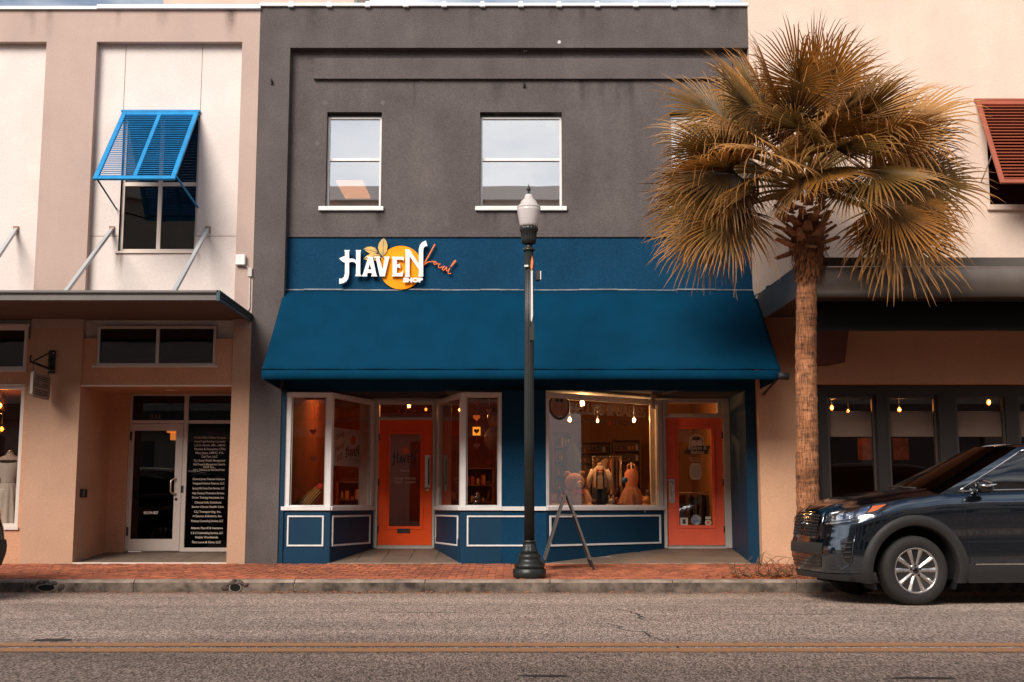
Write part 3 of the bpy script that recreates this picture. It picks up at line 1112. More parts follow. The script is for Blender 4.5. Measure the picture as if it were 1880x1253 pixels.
SCR = [(1435, 205), (1360, 345), (1280, 485), (1335, 446), (1400, 434), (1440, 437), (1456, 455), (1440, 474), (1420, 462), (1428, 440), (1455, 450), (1480, 470), (1512, 466), (1490, 478), (1480, 502), (1500, 520), (1532, 506), (1568, 498), (1542, 518), (1535, 543), (1558, 546), (1592, 508), (1585, 545), (1602, 560), (1645, 508), (1692, 455), (1712, 430), (1698, 424), (1665, 470), (1622, 548), (1610, 588), (1632, 597), (1656, 585)]
sp_ = []
for i in range(len(SCR) - 1):
    p0, p1, p2, p3 = SCR[max(i - 1, 0)], SCR[i], SCR[i + 1], SCR[min(i + 2, len(SCR) - 1)]
    for t in (0, .33, .66):
        if i in (0, 1):
            q_ = tuple(p1[j] + (p2[j] - p1[j]) * t for j in (0, 1))
        else:
            q_ = tuple(.5 * (2 * p1[j] + (p2[j] - p0[j]) * t + (2 * p0[j] - 5 * p1[j] + 4 * p2[j] - p3[j]) * t * t + (3 * p1[j] - p0[j] - 3 * p2[j] + p3[j]) * t ** 3) for j in (0, 1))
        sp_.append(fnS(q_[0], q_[1], .05))
MB().tube(sp_, [.0135 if i < 6 else .0095 for i in range(len(sp_))], 7).build('script_lettering', m_ss, sign)

# ---- awning
AY = 16.86
aw = thing('awning', 'deep blue canvas awning sloping over both shop fronts', 'awning', (0, F, az(534, PB)))
azt, azb, azv = az(534, PB), az(679, AY), az(696, AY)
aX0, aX1 = ax(481, 680, AY), ax(1433, 680, AY)
tX0, tX1 = ax(522, 534, PB), ax(1386, 534, PB)
rows = []
for i in range(13):
    t = i / 12
    y = PB + (AY - PB) * t
    sag = -.025 * math.sin(math.pi * t)
    z = azt + (azb - azt) * t + sag
    row = []
    for j in range(121):
        u = j / 120
        a = tX0 + (aX0 - tX0) * t
        b = tX1 + (aX1 - tX1) * t
        dz = -.022 * math.sin(math.pi * t) * abs(math.sin(u * math.pi * 5)) ** 1.5 + .004 * math.sin(u * 61 + t * 7) * t
        row.append((a + (b - a) * u, y, z + dz))
    rows.append(row)
ao = MB().grid(rows).build('canvas', m_awn, aw)
md = ao.modifiers.new('th', 'SOLIDIFY')
md.thickness = .012
vrow = [[(aX0 + (aX1 - aX0) * j / 48, AY - .004 - .006 * math.sin(j * 1.7) * t_, azb - .008 + (azv - azb) * t_) for j in range(49)] for t_ in (0, .5, 1)]
vo_ = MB().grid(vrow, True).build('valance', m_awn, aw)
md = vo_.modifiers.new('th', 'SOLIDIFY')
md.thickness = .008
for X, XT in ((aX0, tX0), (aX1, tX1)):
    MB().add([(XT, PB, azt - .01), (X, AY, azb - .01), (X, AY, azv), (XT, PB, azv)], [(0, 1, 2, 3)]).build('side_panel', m_awn, aw)
fr = MB()
fr.tube([(aX0 + .02, AY + .03, azv + .02), (aX1 - .02, AY + .03, azv + .02)], .018, 6)
for u in (0, .2, .4, .6, .8, 1):
    X = aX0 + .03 + (aX1 - aX0 - .06) * u
    fr.tube([(X, AY + .03, azv + .03), (X, PB, azt - .06)], .014, 6)
fr.build('frame', m_blackiron, aw)
MB().tube([(ax(1428, 692, AY), AY, az(690, AY)), (ax(1448, 692, AY), AY + .02, az(691, AY))], .055, 10).build('roller_end', m_black, aw)
MB().tube([(tX1 + .05, F - .02, az(725, F)), (aX1 - .03, AY + .1, az(695, AY))], .02, 6).build('brace', m_blackiron, aw)
# flashing where canvas meets wall, a little bent
fl = MB()
for j in range(24):
    a = tX0 + (tX1 - tX0) * j / 24
    b = tX0 + (tX1 - tX0) * (j + 1) / 24
    dz = .006 * math.sin(j * 1.3) - (.008 if j in (5, 11, 12, 19) else 0)
    fl.box(a, b - .002, PB - .014 - .004 * (j % 3), PB - .001, azt + .004 + dz, azt + .022 + dz)
fl.build('flashing', M('dull_flashing', (.20, .21, .22), .6, var=.5, vscale=3), aw)
for k in range(1, 7):          # sewn seams of the canvas
    u = k / 7
    pts = []
    for i in range(13):
        t = i / 12
        a = tX0 + (aX0 - tX0) * t
        b = tX1 + (aX1 - tX1) * t
        dz = -.022 * math.sin(math.pi * t) * abs(math.sin(u * math.pi * 5)) ** 1.5 + .004 * math.sin(u * 61 + t * 7) * t
        pts.append((a + (b - a) * u, PB + (AY - PB) * t, azt + (azb - azt) * t - .025 * math.sin(math.pi * t) + dz + .004))
    MB().tube(pts, .006, 5).build('seam', m_awn, aw)

# ================================================================== shop fronts of the gray building
DB = 20.0                                   # plane of the two doors
SILL0, SILL1 = az(938, F), az(930, F)
WT = az(720, F)
dz0 = az(1004, DB)                          # door foot
fl0 = pavz(F) + .004
floor_at = lambda y: fl0 + (dz0 - .02 - fl0) * min(1, max(0, (y - F) / (DB - F)))
# soffit over the recess and dark header
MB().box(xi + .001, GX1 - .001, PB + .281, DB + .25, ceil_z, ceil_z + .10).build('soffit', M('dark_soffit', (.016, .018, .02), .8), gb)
MB().box(GX1 - .16, GX1 + .0, PB, DB + .2, .15, ceil_z).build('recess_wall', m_bluewood, gb)
MB().box(xi - .002, xi + .07, F + .02, F + .3, .15, ceil_z).build('recess_wall', m_bluewood, gb)


def bay(name_, p1, p2, parent, zb1, zb2, posts=(.06, .06), pane_label=None, panel=(.10, .10), gm=g_shop, pane_gap=(0, 0)):
    """panelled bulkhead, sill and framed pane from plan point p1 to p2"""
    d = Vector((p2[0] - p1[0], p2[1] - p1[1]))
    L = d.length
    d = (d.x / L, d.y / L)
    MB().obox(p1, d, 0, L, -.12, 0, zb1, SILL0, zb2, SILL0).build('bulkhead', m_bluewood, parent)
    # skirting below the panel
    MB().obox(p1, d, 0, L, 0, .012, zb1, zb1 + .20, zb2, zb1 + .20).build('skirting', m_bluewood, parent)
    MB().obox(p1, d, -.01, L + .01, -.12, .035, SILL0, SILL1).build('sill', m_white, parent, bevel=.008)
    f = MB()
    a0, a1 = posts
    f.obox(p1, d, 0, a0, -.07, 0, SILL1, WT)
    f.obox(p1, d, L - a1, L, -.07, 0, SILL1, WT)
    f.obox(p1, d, a0, L - a1, -.07, 0, WT - .065, WT)
    f.obox(p1, d, a0, L - a1, -.07, 0, SILL1, SILL1 + .018)
    fo = f.build('window_frame', m_white, parent, bevel=.005)
    b = MB()
    for (t0, t1, z0, z1) in ((a0, a0 + .018, SILL1 + .018, WT - .065), (L - a1 - .018, L - a1, SILL1 + .018, WT - .065), (a0 + .018, L - a1 - .018, WT - .083, WT - .065)):
        b.obox(p1, d, t0, t1, -.055, -.018, z0, z1)
    b.build('glazing_bead', m_jamb, fo)
    MB().obox(p1, d, a0, L - a1, -.040, -.034, SILL1 + .018, WT - .065).build('pane', gm, fo)
    # white moulding
    z0, z1 = az(1004, F), az(947, F)
    q0, q1 = panel
    w = .026
    mo = MB()
    mo.obox(p1, d, q0, L - q1, 0, .018, z1 - w, z1)
    mo.obox(p1, d, q0, L - q1, 0, .018, z0, z0 + w)
    mo.obox(p1, d, q0, q0 + w, 0, .017, z0 + w, z1 - w)
    mo.obox(p1, d, L - q1 - w, L - q1, 0, .017, z0 + w, z1 - w)
    mo.build('panel_moulding', m_white, parent, bevel=.005)
    return p1, d, L


A0 = (ax(513, 1000, F) + .01, F + .05)
A1 = (ax(606, 900, F), F + .05)
A2 = (ax(687, 880, DB), DB - .05)
A3 = (ax(800, 880, DB), DB - .05)
A4 = (ax(845, 900, F), F + .05)
A5 = (ax(921, 900, F), F + .05)
A6 = (ax(1003, 900, F), F + .05)
A7 = (ax(1217, 880, DB), DB - .05)
zf = pavz(F) - .02
bay('left', A0, A1, gb, zf, zf, (.115, .085), panel=(.09, .09))
side_l = bay('splay', A1, A2, gb, zf, floor_at(DB) - .02, (.075, .10), panel=(.07, .13))
side_r = bay('splay', A3, A4, gb, floor_at(DB) - .02, zf, (.13, .075), panel=(.06, .12))
bay('right', A4, A5, gb, zf, zf, (.085, .05), panel=(.10, -.46))
# blue pier between the shops, with its bulkhead
MB().box(A5[0], A6[0] - .002, F + .05, F + .30, zf, ceil_z - .002).build('blue_pier', m_blue, gb)
MB().box(A5[0] + .01, A6[0] + .0, F + .015, F + .048, SILL0 + .002, SILL1 - .002).build('sill', m_white, gb)
btq = bay('boutique', A6, A7, gb, zf, floor_at(DB) - .02, (.055, .10), panel=(.06, .08))
# ceilings of plan: upper head over the frames
# entry floors: square tiles laid in mortar, sloping up to the doors


def entry_floor(x0, x1, y0, y1, zf_, parent, nx, ny, front=None):
    MB().hexa([(x0, y0, .1), (x1, y0, .1), (x1, y1, .1), (x0, y1, .1),
               (x0, y0, zf_(y0) - .006), (x1, y0, zf_(y0) - .006), (x1, y1, zf_(y1) - .006), (x0, y1, zf_(y1) - .006)]).build('entry_slab', m_concrete, parent)
    for i in range(nx):
        for j in range(ny):
            a, b = x0 + (x1 - x0) * i / nx + .004, x0 + (x1 - x0) * (i + 1) / nx - .004
            c, d = y0 + (y1 - y0) * j / ny + .004, y0 + (y1 - y0) * (j + 1) / ny - .004
            if front and not front((a + b) / 2, (c + d) / 2):
                continue
            MB().hexa([(a, c, zf_(c) - .03), (b, c, zf_(c) - .03), (b, d, zf_(d) - .03), (a, d, zf_(d) - .03),
                       (a, c, zf_(c)), (b, c, zf_(c)), (b, d, zf_(d)), (a, d, zf_(d))]).build('floor_tile', m_tile, parent, bevel=.003)


def lerpx(p, q, y):
    return p[0] + (q[0] - p[0]) * (y - p[1]) / (q[1] - p[1])


entry_floor(A1[0] - .02, A4[0] + .02, F + .07, DB + .06, floor_at, gb, 5, 3,
            lambda x, y: lerpx(A1, A2, y) - .35 < x < lerpx(A3, A4, y) + .35)
entry_floor(A6[0] - .02, GX1 - .16, F + .07, DB + .06, floor_at, gb, 6, 3, lambda x, y: x > lerpx(A6, A7, y) - .3)
MB().box(A6[0] - .02, GX1 - .16, F + .0, F + .066, .1, fl0 + .002).build('threshold_strip', m_concrete, gb)
MB().box(A1[0] - .02, A4[0] + .02, F + .0, F + .066, .1, fl0 + .002).build('threshold_strip', m_concrete, gb)


def shop_door(x0, x1, z0, z1, y, parent, mat, glass_rect, handle='right', label=None):
    """leaf with long glass light; glass_rect = fractions (x0,x1,z0,z1)"""
    W, Hh = x1 - x0, z1 - z0
    gx0, gx1, gz0, gz1 = x0 + W * glass_rect[0], x0 + W * glass_rect[1], z0 + Hh * glass_rect[2], z0 + Hh * glass_rect[3]
    do = MB().wall(x0, x1, z0, z1, [(gx0, gx1, gz0, gz1)], y, y + .045).build('door', mat, parent)
    if label:
        do['label'] = label
    mo = MB()
    w, e = .022, .03
    mo.box(gx0 - e - w, gx1 + e + w, y - .010, y, gz1 + e, gz1 + e + w)
    mo.box(gx0 - e - w, gx1 + e + w, y - .010, y, gz0 - e - w, gz0 - e)
    mo.box(gx0 - e - w, gx0 - e, y - .009, y, gz0 - e, gz1 + e)
    mo.box(gx1 + e, gx1 + e + w, y - .009, y, gz0 - e, gz1 + e)
    mo.build('door_moulding', mat, do, bevel=.004)
    MB().box(gx0, gx1, y + .02, y + .026, gz0, gz1).build('door_glass', g_shop, do)
    return do, (gx0, gx1, gz0, gz1)


# --- orange door and its surround
OX0, OX1 = ax(695, 890, DB), ax(793, 890, DB)
OZ0, OZ1 = dz0, az(772, DB)
sur = MB()
sx0, sx1 = A2[0] - .0, A3[0] + .0
trz0, trz1 = az(766, DB), az(743, DB)
sur.wall(sx0 - .25, sx1 + .25, dz0 - .06, ceil_z - .002, [(OX0 - .008, OX1 + .008, dz0, OZ1 + .006), (OX0 + .0, OX1 - .01, trz0, trz1)], DB - .03, DB + .10)
sur.build('door_surround', m_jamb, gb)
trm = MB()
trm.box(OX0 - .05, OX0 - .012, DB - .05, DB - .031, dz0 - .02, az(740, DB))
trm.box(OX1 + .012, OX1 + .05, DB - .05, DB - .031, dz0 - .02, az(740, DB))
trm.box(OX0 - .05, OX1 + .05, DB - .05, DB - .031, az(740, DB), az(737, DB) + .015)
trm.box(OX0 - .011, OX1 + .011, DB - .048, DB - .031, OZ1 + .02, trz0 - .01)
trm.build('door_casing', m_jamb, gb, bevel=.004)
MB().box(OX0, OX1 - .01, DB + .02, DB + .026, trz0, trz1).build('transom_pane', g_shop, gb)
door1, gr = shop_door(OX0, OX1, OZ0 + .01, OZ1, DB, gb, m_door, (.20, .78, .155, .89), label='bright orange shop door with tall glass light')
MB().box(OX0, OX1, DB - .02, DB - .001, OZ0 - .005, OZ0 + .025).build('door_sweep', m_steel, door1)
hx = ax(786, 865, DB)
hp = MB().box(hx - .05, hx + .035, DB - .008, DB - .001, az(896, DB), az(836, DB)).build('push_plate', m_steel, door1)
MB().tube([(hx + .012, DB - .005, az(842, DB)), (hx + .012, DB - .06, az(844, DB)), (hx + .012, DB - .06, az(888, DB)), (hx + .012, DB - .005, az(890, DB))], .011, 8).build('pull_handle', M('dark_bronze', (.05, .04, .03), .35, metal=.7), hp)
MB().lathe([(.034, DB - .022), (.036, DB - .012), (.036, DB)], 16, (ax(785, 899, DB), az(899, DB)), axis='y').build('lock', m_steel, door1)
MB().box(ax(729, 975, DB), ax(753, 975, DB), DB - .012, DB - .001, az(979, DB), az(971, DB)).build('mail_slot', m_black, door1)
for py in (803, 886, 972):
    MB().box(OX0 - .012, OX0 + .012, DB - .022, DB - .003, az(py + 6, DB), az(py - 6, DB)).build('hinge', m_dkmetal, door1)
cxo = lambda px, py: at(px, py, DB)
DL = lambda px0, py0, Y: (lambda u, v: (ax(px0, py0, Y) + u, Y, az(py0, Y) + v))
yD = DB + .012
lettering('number_lettering', '329', M('gold_number', (.62, .20, .05), .5), gb, DL(744, 756, DB + .014), .125, .33, bold=-.004)
# door decal: orange fruit and black word
kx_ = (ax(766, 845, yD) - ax(720, 845, yD)) / 1172
fnD = lambda x, y, d: (ax(720, 838, yD) + (x - 165) * kx_, yD - d, az(838, yD) - (y - 400) * kx_ * 1.35)
for lp, hl in LOGO:
    MB().prism(lp, fnD, 0, .002, hl).build('lettering', m_decalk, door1)
xo, zo = at(744, 828, yD)
MB().prism([(xo + .052 * math.cos(t), zo + .058 * math.sin(t)) for t in [i * .314 for i in range(20)]], lambda u, v, d: (u, yD + .004 - d, v), 0, .002).build('fruit_decal', m_decalo, door1)
lettering('hours_lettering', [('Hours', .17), ('Monday - Saturday', .05), ('10AM - 6:00PM', -.02)], m_decalw, door1, DL(743, 884, yD), .055, .36)

# --- coral boutique door
PX0, PX1 = ax(1225, 890, DB), ax(1328, 890, DB)
PZ0, PZ1 = dz0, az(768, DB)
sur = MB()
tz0, tz1 = az(760, DB), az(740, DB)
sur.wall(A7[0] - .2, GX1 - .162, dz0 - .06, ceil_z - .002, [(PX0 - .008, PX1 + .008, dz0, PZ1 + .006), (PX0 + .02, PX1 - .07, tz0, tz1)], DB - .03, DB + .10)
sur.build('door_surround', m_jamb, gb)
trm = MB()
trm.box(PX0 - .06, PX0 - .012, DB - .05, DB - .031, dz0 - .02, az(737, DB))
trm.box(PX1 + .012, PX1 + .20, DB - .045, DB - .031, dz0 - .02, az(737, DB))
trm.box(PX0 - .011, PX1 + .011, DB - .048, DB - .031, PZ1 + .012, tz0 - .01)
trm.build('door_casing', m_jamb, gb, bevel=.004)
MB().box(PX0 + .02, PX1 - .07, DB + .02, DB + .026, tz0, tz1).build('transom_pane', g_shop, gb)
door2, gr2 = shop_door(PX0, PX1, PZ0 + .012, PZ1, DB, gb, m_door2, (.205, .80, .16, .915), label='coral red boutique door with stickers on its glass')
MB().box(PX0, PX1, DB - .02, DB - .001, PZ0 - .005, PZ0 + .025).build('door_sweep', m_steel, door2)
hx = ax(1233, 900, DB)
hp = MB().box(hx - .045, hx + .05, DB - .008, DB - .001, az(924, DB), az(880, DB)).build('lock_plate', m_steel, door2)
MB().lathe([(.026, DB - .03), (.030, DB - .02), (.030, DB - .009)], 14, (hx, az(887, DB)), axis='y').build('lock', m_steel, hp)
MB().tube([(hx, DB - .008, az(896, DB)), (hx, DB - .05, az(897, DB)), (hx, DB - .05, az(909, DB)), (hx, DB - .008, az(910, DB))], .009, 8).build('pull_handle', m_steel, hp)
for py in (800, 886, 972):
    MB().box(PX1 - .012, PX1 + .012, DB - .022, DB - .003, az(py + 6, DB), az(py - 6, DB)).build('hinge', m_dkmetal, door2)
# round crest with lettering
xo, zo = at(1279, 811, yD)
ringp = [(xo + .125 * math.cos(t), zo + .115 * math.sin(t)) for t in [i * math.pi / 14 for i in range(28)]]
ringi = [(xo + .110 * math.cos(t), zo + .100 * math.sin(t)) for t in [i * math.pi / 14 for i in range(28)]]
fnY = lambda dd: (lambda u, v, d: (u, yD - d - dd, v))
MB().prism(ringp, fnY(0), 0, .002, (ringi,)).build('crest_ring', m_decalw, door2)
MB().prism(ringi, fnY(.0), .0, .0015).build('crest_field', M('faded_decal', (.42, .22, .12), .7), door2)
for s_ in (-1, 1):
    body = [(xo + s_ * .045 + .045 * math.cos(t), zo - .03 + .06 * math.sin(t)) for t in [i * .449 for i in range(14)]]
    MB().prism(body, fnY(.003), 0, .002).build('crest_figure', m_decalw, door2)
    hd = [(xo + s_ * .03 - .01 + .028 * math.cos(t), zo + .045 + .026 * math.sin(t)) for t in [i * .524 for i in range(12)]]
    MB().prism(hd, fnY(.003), 0, .002).build('crest_figure', m_decalk, door2)
pl = [(xo - .20, zo - .20), (xo - .09, zo - .215), (xo + .18, zo - .205), (xo + .19, zo - .14), (xo + .23, zo - .07), (xo - .05, zo - .075), (xo - .14, zo - .10), (xo - .21, zo - .16)]
MB().prism(pl, fnY(.006), 0, .0015).build('crest_plate', M('dark_decal', (.06, .035, .022), .6), door2)
lettering('lettering', [('Bellies &', .03), ('Babies', -.042)], m_decalw, door2, (lambda u, v: (xo + u + .01, yD - .010, zo - .135 + v)), .088, .36, bold=.001)
lettering('address_lettering', [('327 W. Central Ave.', .02), ('863.940.0114', -.02)], m_decalw, door2, DL(1279, 844, yD), .036, .26)
pq = []
xq, zq = at(1277, 866, yD)
for t in [i * math.pi / 12 for i in range(24)]:
    pq.append((xq + .095 * math.copysign(abs(math.cos(t)) ** .45, math.cos(t)), zq + .135 * math.copysign(abs(math.sin(t)) ** .7, math.sin(t))))
MB().prism(pq, fnY(0), 0, .002).build('hours_plate', m_decalw, door2)
lettering('hours_lettering', [('Store Hours', .085), ('Monday 10-5', .045), ('Tuesday 10-5', .02), ('Wednesday 10-5', -.005), ('Thursday 10-5', -.03), ('Friday 10-5', -.055), ('Saturday 10-4', -.08)], M('gray_print', (.12, .09, .07), .7), door2, (lambda u, v: (xq + u, yD - .004, zq + v)), .028, .15)
for px, py, w, h, mt in ((1256, 958, .062, .062, m_decalw), (1300, 951, .045, .02, m_decalw)):
    x, z = at(px, py, yD)
    MB().box(x - w, x + w, yD - .002, yD, z - h, z + h).build('sticker', mt, door2)
x, z = at(1256, 958, yD)
MB().prism([(x - .02, z - .035), (x + .025, z - .035), (x + .03, z - .01), (x + .018, z + .005), (x + .03, z + .03), (x, z + .04), (x - .03, z + .03), (x - .02, z), (x - .03, z - .015)], fnY(.003), 0, .002).build('sticker_print', M('navy_print', (.01, .02, .06), .6), door2)
for px, py, r, mt in ((1278, 955, .085, M('blue_sticker', (.05, .12, .22), .6, col2=(.45, .40, .36), vscale=16)), (1300, 960, .052, m_decalw)):
    x, z = at(px, py, yD)
    MB().prism([(x + r * math.cos(t), z + r * math.sin(t)) for t in [i * .314 for i in range(20)]], fnY(0), 0, .002).build('sticker', mt, door2)
x, z = at(1300, 960, yD)
MB().prism([(x - .02, z + .025), (x + .02, z + .025), (x + .022, z), (x + .006, z - .03), (x - .006, z - .03), (x - .022, z)], fnY(.003), 0, .002).build('sticker_print', m_decalo, door2)

# --- lettering on the boutique pane (runs along the splayed window)
bp1, bd, bL = btq


def on_btq(t, z, out=.0):
    n = (bd[1], -bd[0])
    o = -.030 + out
    return (bp1[0] + bd[0] * t + n[0] * o, bp1[1] + bd[1] * t + n[1] * o, z)


def t_btq(px, py):
    """distance along the pane and height of a measured point on it"""
    best = None
    for i in range(400):
        t = bL * i / 399
        y = bp1[1] + bd[1] * t
        x = bp1[0] + bd[0] * t
        e = abs(ax(px, py, y) - x)
        if best is None or e < best[0]:
            best = (e, t, az(py, y) if True else 0)
            bz = at(px, py, y)[1]
            best = (e, t, bz)
    return best[1], best[2]


m_gilt = M('gray_outline_vinyl', (.46, .35, .27), .6)
for txt, p0, p1, size, bold, mt in (('BELLIES & BABIES', (1050, 752), (1187, 757), .24, .004, m_gilt), ('BABY  B   UTIQUE', (1070, 772), (1168, 779), .105, .0, M('dim_vinyl', (.05, .035, .025), .6))):
    t0, z0_ = t_btq(*p0)
    t1, z1_ = t_btq(*p1)
    tc_, zc_ = (t0 + t1) / 2, (z0_ + z1_) / 2
    lettering('window_lettering', txt, mt, gb, (lambda u, v: on_btq(tc_ + u, zc_ + v)), size, t1 - t0, bold=bold)
t0, z0_ = t_btq(1121, 776)
hp_ = [(.042 * 16 * math.sin(k * .2244) ** 3 / 17, .042 * (13 * math.cos(k * .2244) - 5 * math.cos(2 * k * .2244) - 2 * math.cos(3 * k * .2244) - math.cos(4 * k * .2244)) / 17) for k in range(28)]
MB().prism([(t0 + a, z0_ + b) for a, b in hp_], lambda u, v, d: on_btq(u, v, d), 0, .001).build('heart_decal', m_red, gb)
t0, z0_ = t_btq(1029, 745)
ov = [(t0 + .17 * math.cos(a), z0_ + .175 * math.sin(a)) for a in [i * math.pi / 14 for i in range(28)]]
fnB = lambda dd: (lambda u, v, d: on_btq(u, v, dd + d))
MB().prism(ov, fnB(0), 0, .001).build('crest_field', M('faded_crest', (.34, .24, .18), .8), gb)
ovo = [(t0 + .205 * math.cos(a), z0_ - .01 + .21 * math.sin(a)) for a in [i * math.pi / 14 for i in range(28)]]
ovi = [(t0 + .175 * math.cos(a), z0_ + .18 * math.sin(a)) for a in [i * math.pi / 14 for i in range(28)]]
MB().prism(ovo, fnB(0), 0, .001, (ovi,)).build('crest_ring', M('dim_vinyl', (.12, .085, .055), .6), gb)
for s_ in (-1, 1):
    fig = [(t0 + s_ * .075 + .07 * math.cos(a), z0_ - .055 + .10 * math.sin(a)) for a in [i * .449 for i in range(14)]]
    MB().prism(fig, fnB(.003), 0, .001).build('crest_figure', M('crest_pink', (.40, .17, .10), .8), gb)
    hd = [(t0 + s_ * .045 + .035 * math.cos(a), z0_ + .085 + .032 * math.sin(a)) for a in [i * .524 for i in range(12)]]
    MB().prism(hd, fnB(.003), 0, .001).build('crest_figure', m_decalk, gb)

# hanging blade sign by the boutique door
YS = depth_for(1200, 740, ax(1200, 740, 19.3))
bs = thing('blade_sign', 'small pale blade sign hanging edge-on under the awning beside the boutique window', 'sign', (ax(1200, 740, 19.2), 19.2, az(757, 19.2)))
xs_, zs0, zs1 = ax(1200, 740, 19.2), az(752, 19.2), az(713, 19.0)
MB().hexa([(xs_ - .07, 18.95, zs0), (xs_ - .06, 18.95, zs0), (xs_ + .06, 19.45, zs0 + .02), (xs_ + .05, 19.45, zs0 + .02),
           (xs_ - .07, 18.95, zs1), (xs_ - .06, 18.95, zs1), (xs_ + .06, 19.45, zs1), (xs_ + .05, 19.45, zs1)]).build('board', M('sign_board', (.66, .58, .50), .7, var=.1), bs)
for yy, dx in ((19.0, -.058), (19.4, .045)):
    MB().tube([(xs_ + dx, yy, zs1 - .01), (xs_ + dx, yy, ceil_z)], .006, 6).build('hanger', m_blackiron, bs)

# small ceiling fitting over the orange door
x, z = at(725, 705, 18.9)
lf = thing('entry_lamp', 'small orange ceiling fitting above the orange door', 'lamp', (x, 18.9, z))
MB().box(x - .022, x + .022, 18.88, 18.92, z, ceil_z).build('stem', m_decalo, lf)
MB().hexa([(x - .075, 18.85, z - .03), (x + .075, 18.85, z - .03), (x + .075, 18.95, z - .03), (x - .075, 18.95, z - .03),
           (x - .03, 18.87, z), (x + .03, 18.87, z), (x + .03, 18.93, z), (x - .03, 18.93, z)]).build('shade', m_decalo, lf)

# ---- rooms behind the shop fronts
zfl = dz0 - .02
XP = (A5[0] + A6[0]) / 2
ry1 = 24.2


def shell(name, x0, x1, y0, y1, z0, z1, wm, parent, fm=m_infloor, cm=m_inceil, yf=None, yr=None):
    yf = yf or y0
    yr = yr or y0
    MB().add([(x0, yf, z0), (x1, yf, z0), (x1, y1, z0), (x0, y1, z0)], [(0, 1, 2, 3)]).build('floor', fm, parent)
    MB().add([(x0, y0, z1), (x1, y0, z1), (x1, y1, z1), (x0, y1, z1)], [(3, 2, 1, 0)]).build('ceiling', cm, parent)
    MB().add([(x0, y1, z0), (x1, y1, z0), (x1, y1, z1), (x0, y1, z1), (x0, y0, z0), (x0, y0, z1), (x1, yr, z0), (x1, yr, z1)],
             [(0, 1, 2, 3), (4, 0, 3, 5), (1, 6, 7, 2)]).build('room_wall', wm, parent)


shell('haven', xi + .08, XP - .08, F + .2, ry1, zfl, 3.35, M('shop_wall_red', (.19, .062, .026), .9, var=.25, vscale=2), gb, cm=M('shop_ceiling', (.38, .14, .06), .9), yf=DB + .07)
shell('boutique', XP + .08, GX1 - .165, F + .2, ry1, zfl, 3.3, M('boutique_wall', (.42, .20, .075), .9, var=.08), gb, cm=M('boutique_ceiling', (.16, .08, .035), .9), yf=DB + .07, yr=DB + .11)
# platforms inside the bays
MB().add([(A0[0] + .1, F + .18, SILL0 - .04), (A1[0], F + .18, SILL0 - .04), (A2[0], DB - .0, SILL0 - .04), (A0[0] + .1, DB, SILL0 - .04)], [(0, 1, 2, 3)]).build('display_platform', m_wood, gb)
MB().add([(A3[0], DB, SILL0 - .04), (A4[0], F + .18, SILL0 - .04), (A5[0], F + .18, SILL0 - .04), (A5[0], DB, SILL0 - .04)], [(0, 1, 2, 3)]).build('display_platform', m_wood, gb)
MB().add([(A6[0], F + .2, SILL0 - .04), (A7[0], DB + .1, SILL0 - .04), (A7[0], DB + .7, SILL0 - .04), (A6[0], DB + .7, SILL0 - .04)], [(0, 1, 2, 3)]).build('display_platform', m_wood, gb)


def bulb(px, py, Y, label, r=.035, e=8, top=None, mt=m_bulbw, col=(1, .50, .19), grp='bare bulbs'):
    x, z = at(px, py, Y)
    o = thing('hanging_bulb', label, 'lamp', (x, Y, z), grp)
    MB().ball((x, Y, z), r, 10, 7, sz=1.4).build('bulb', mt, o)
    MB().lathe([(r * .5, z + r * 1.2), (r * .6, z + r * 2.4), (r * .2, z + r * 2.6)], 8, (x, Y)).build('socket', m_black, o)
    MB().tube([(x, Y, z + r * 2.5), (x, Y, top)], .004, 5).build('cord', m_black, o)
    if e:
        pointlight('bulb_light', (x, Y - r * 2.2, z), e, col, .04, o)
    return o


bulb(1069, 741, 19.6, 'brightest bare bulb high in the boutique window', .040, 12, 3.3)
bulb(1046, 771, 19.9, 'bare bulb below the oval crest in the boutique window', .030, 7, 3.3)
bulb(1097, 773, 20.4, 'bare bulb behind the middle of the boutique lettering', .024, 8, 3.3)
bulb(1164, 772, 20.8, 'bare bulb at the door end of the boutique window', .030, 10, 3.3)
x, z = at(1055, 732, 20.0)
ol = thing('oval_ceiling_lamp', 'small glowing oval ceiling lamp at the top of the boutique window', 'lamp', (x, 20.0, z))
MB().ball((x, 20.0, z), .07, 14, 6, sz=.35).build('diffuser', M('oval_glow', (1, .8, .6), .4, emit=(1, .66, .36), estr=9), ol)
MB().tube([(x, 20, z + .02), (x, 20, 3.3)], .012, 6).build('stem', m_black, ol)
# boutique fittings
bwall = M('display_panel', (.50, .26, .10), .8, var=.1)


def shelf_unit(name, label, px0, px1, py0, py1, Y, n, rnd_, mats, cat='shelf'):
    x0, x1 = ax(px0, (py0 + py1) / 2, Y), ax(px1, (py0 + py1) / 2, Y)
    z1, z0 = az(py0, Y), az(py1, Y)
    o = thing(name, label, cat, (x0, Y, z0))
    MB().box(x0, x1, Y + .28, Y + .30, z0, z1).build('back_panel', m_wood, o)
    for i in range(n + 1):
        zz = z0 + (z1 - z0) * i / n
        MB().box(x0, x1, Y, Y + .28, zz - .012, zz + .012).build('shelf_board', m_wood, o)
    for xx in (x0, x1):
        MB().box(xx - .015, xx + .015, Y, Y + .28, z0 - .02, z1 + .012).build('side_board', m_wood, o)
    return o, x0, x1, z0, z1


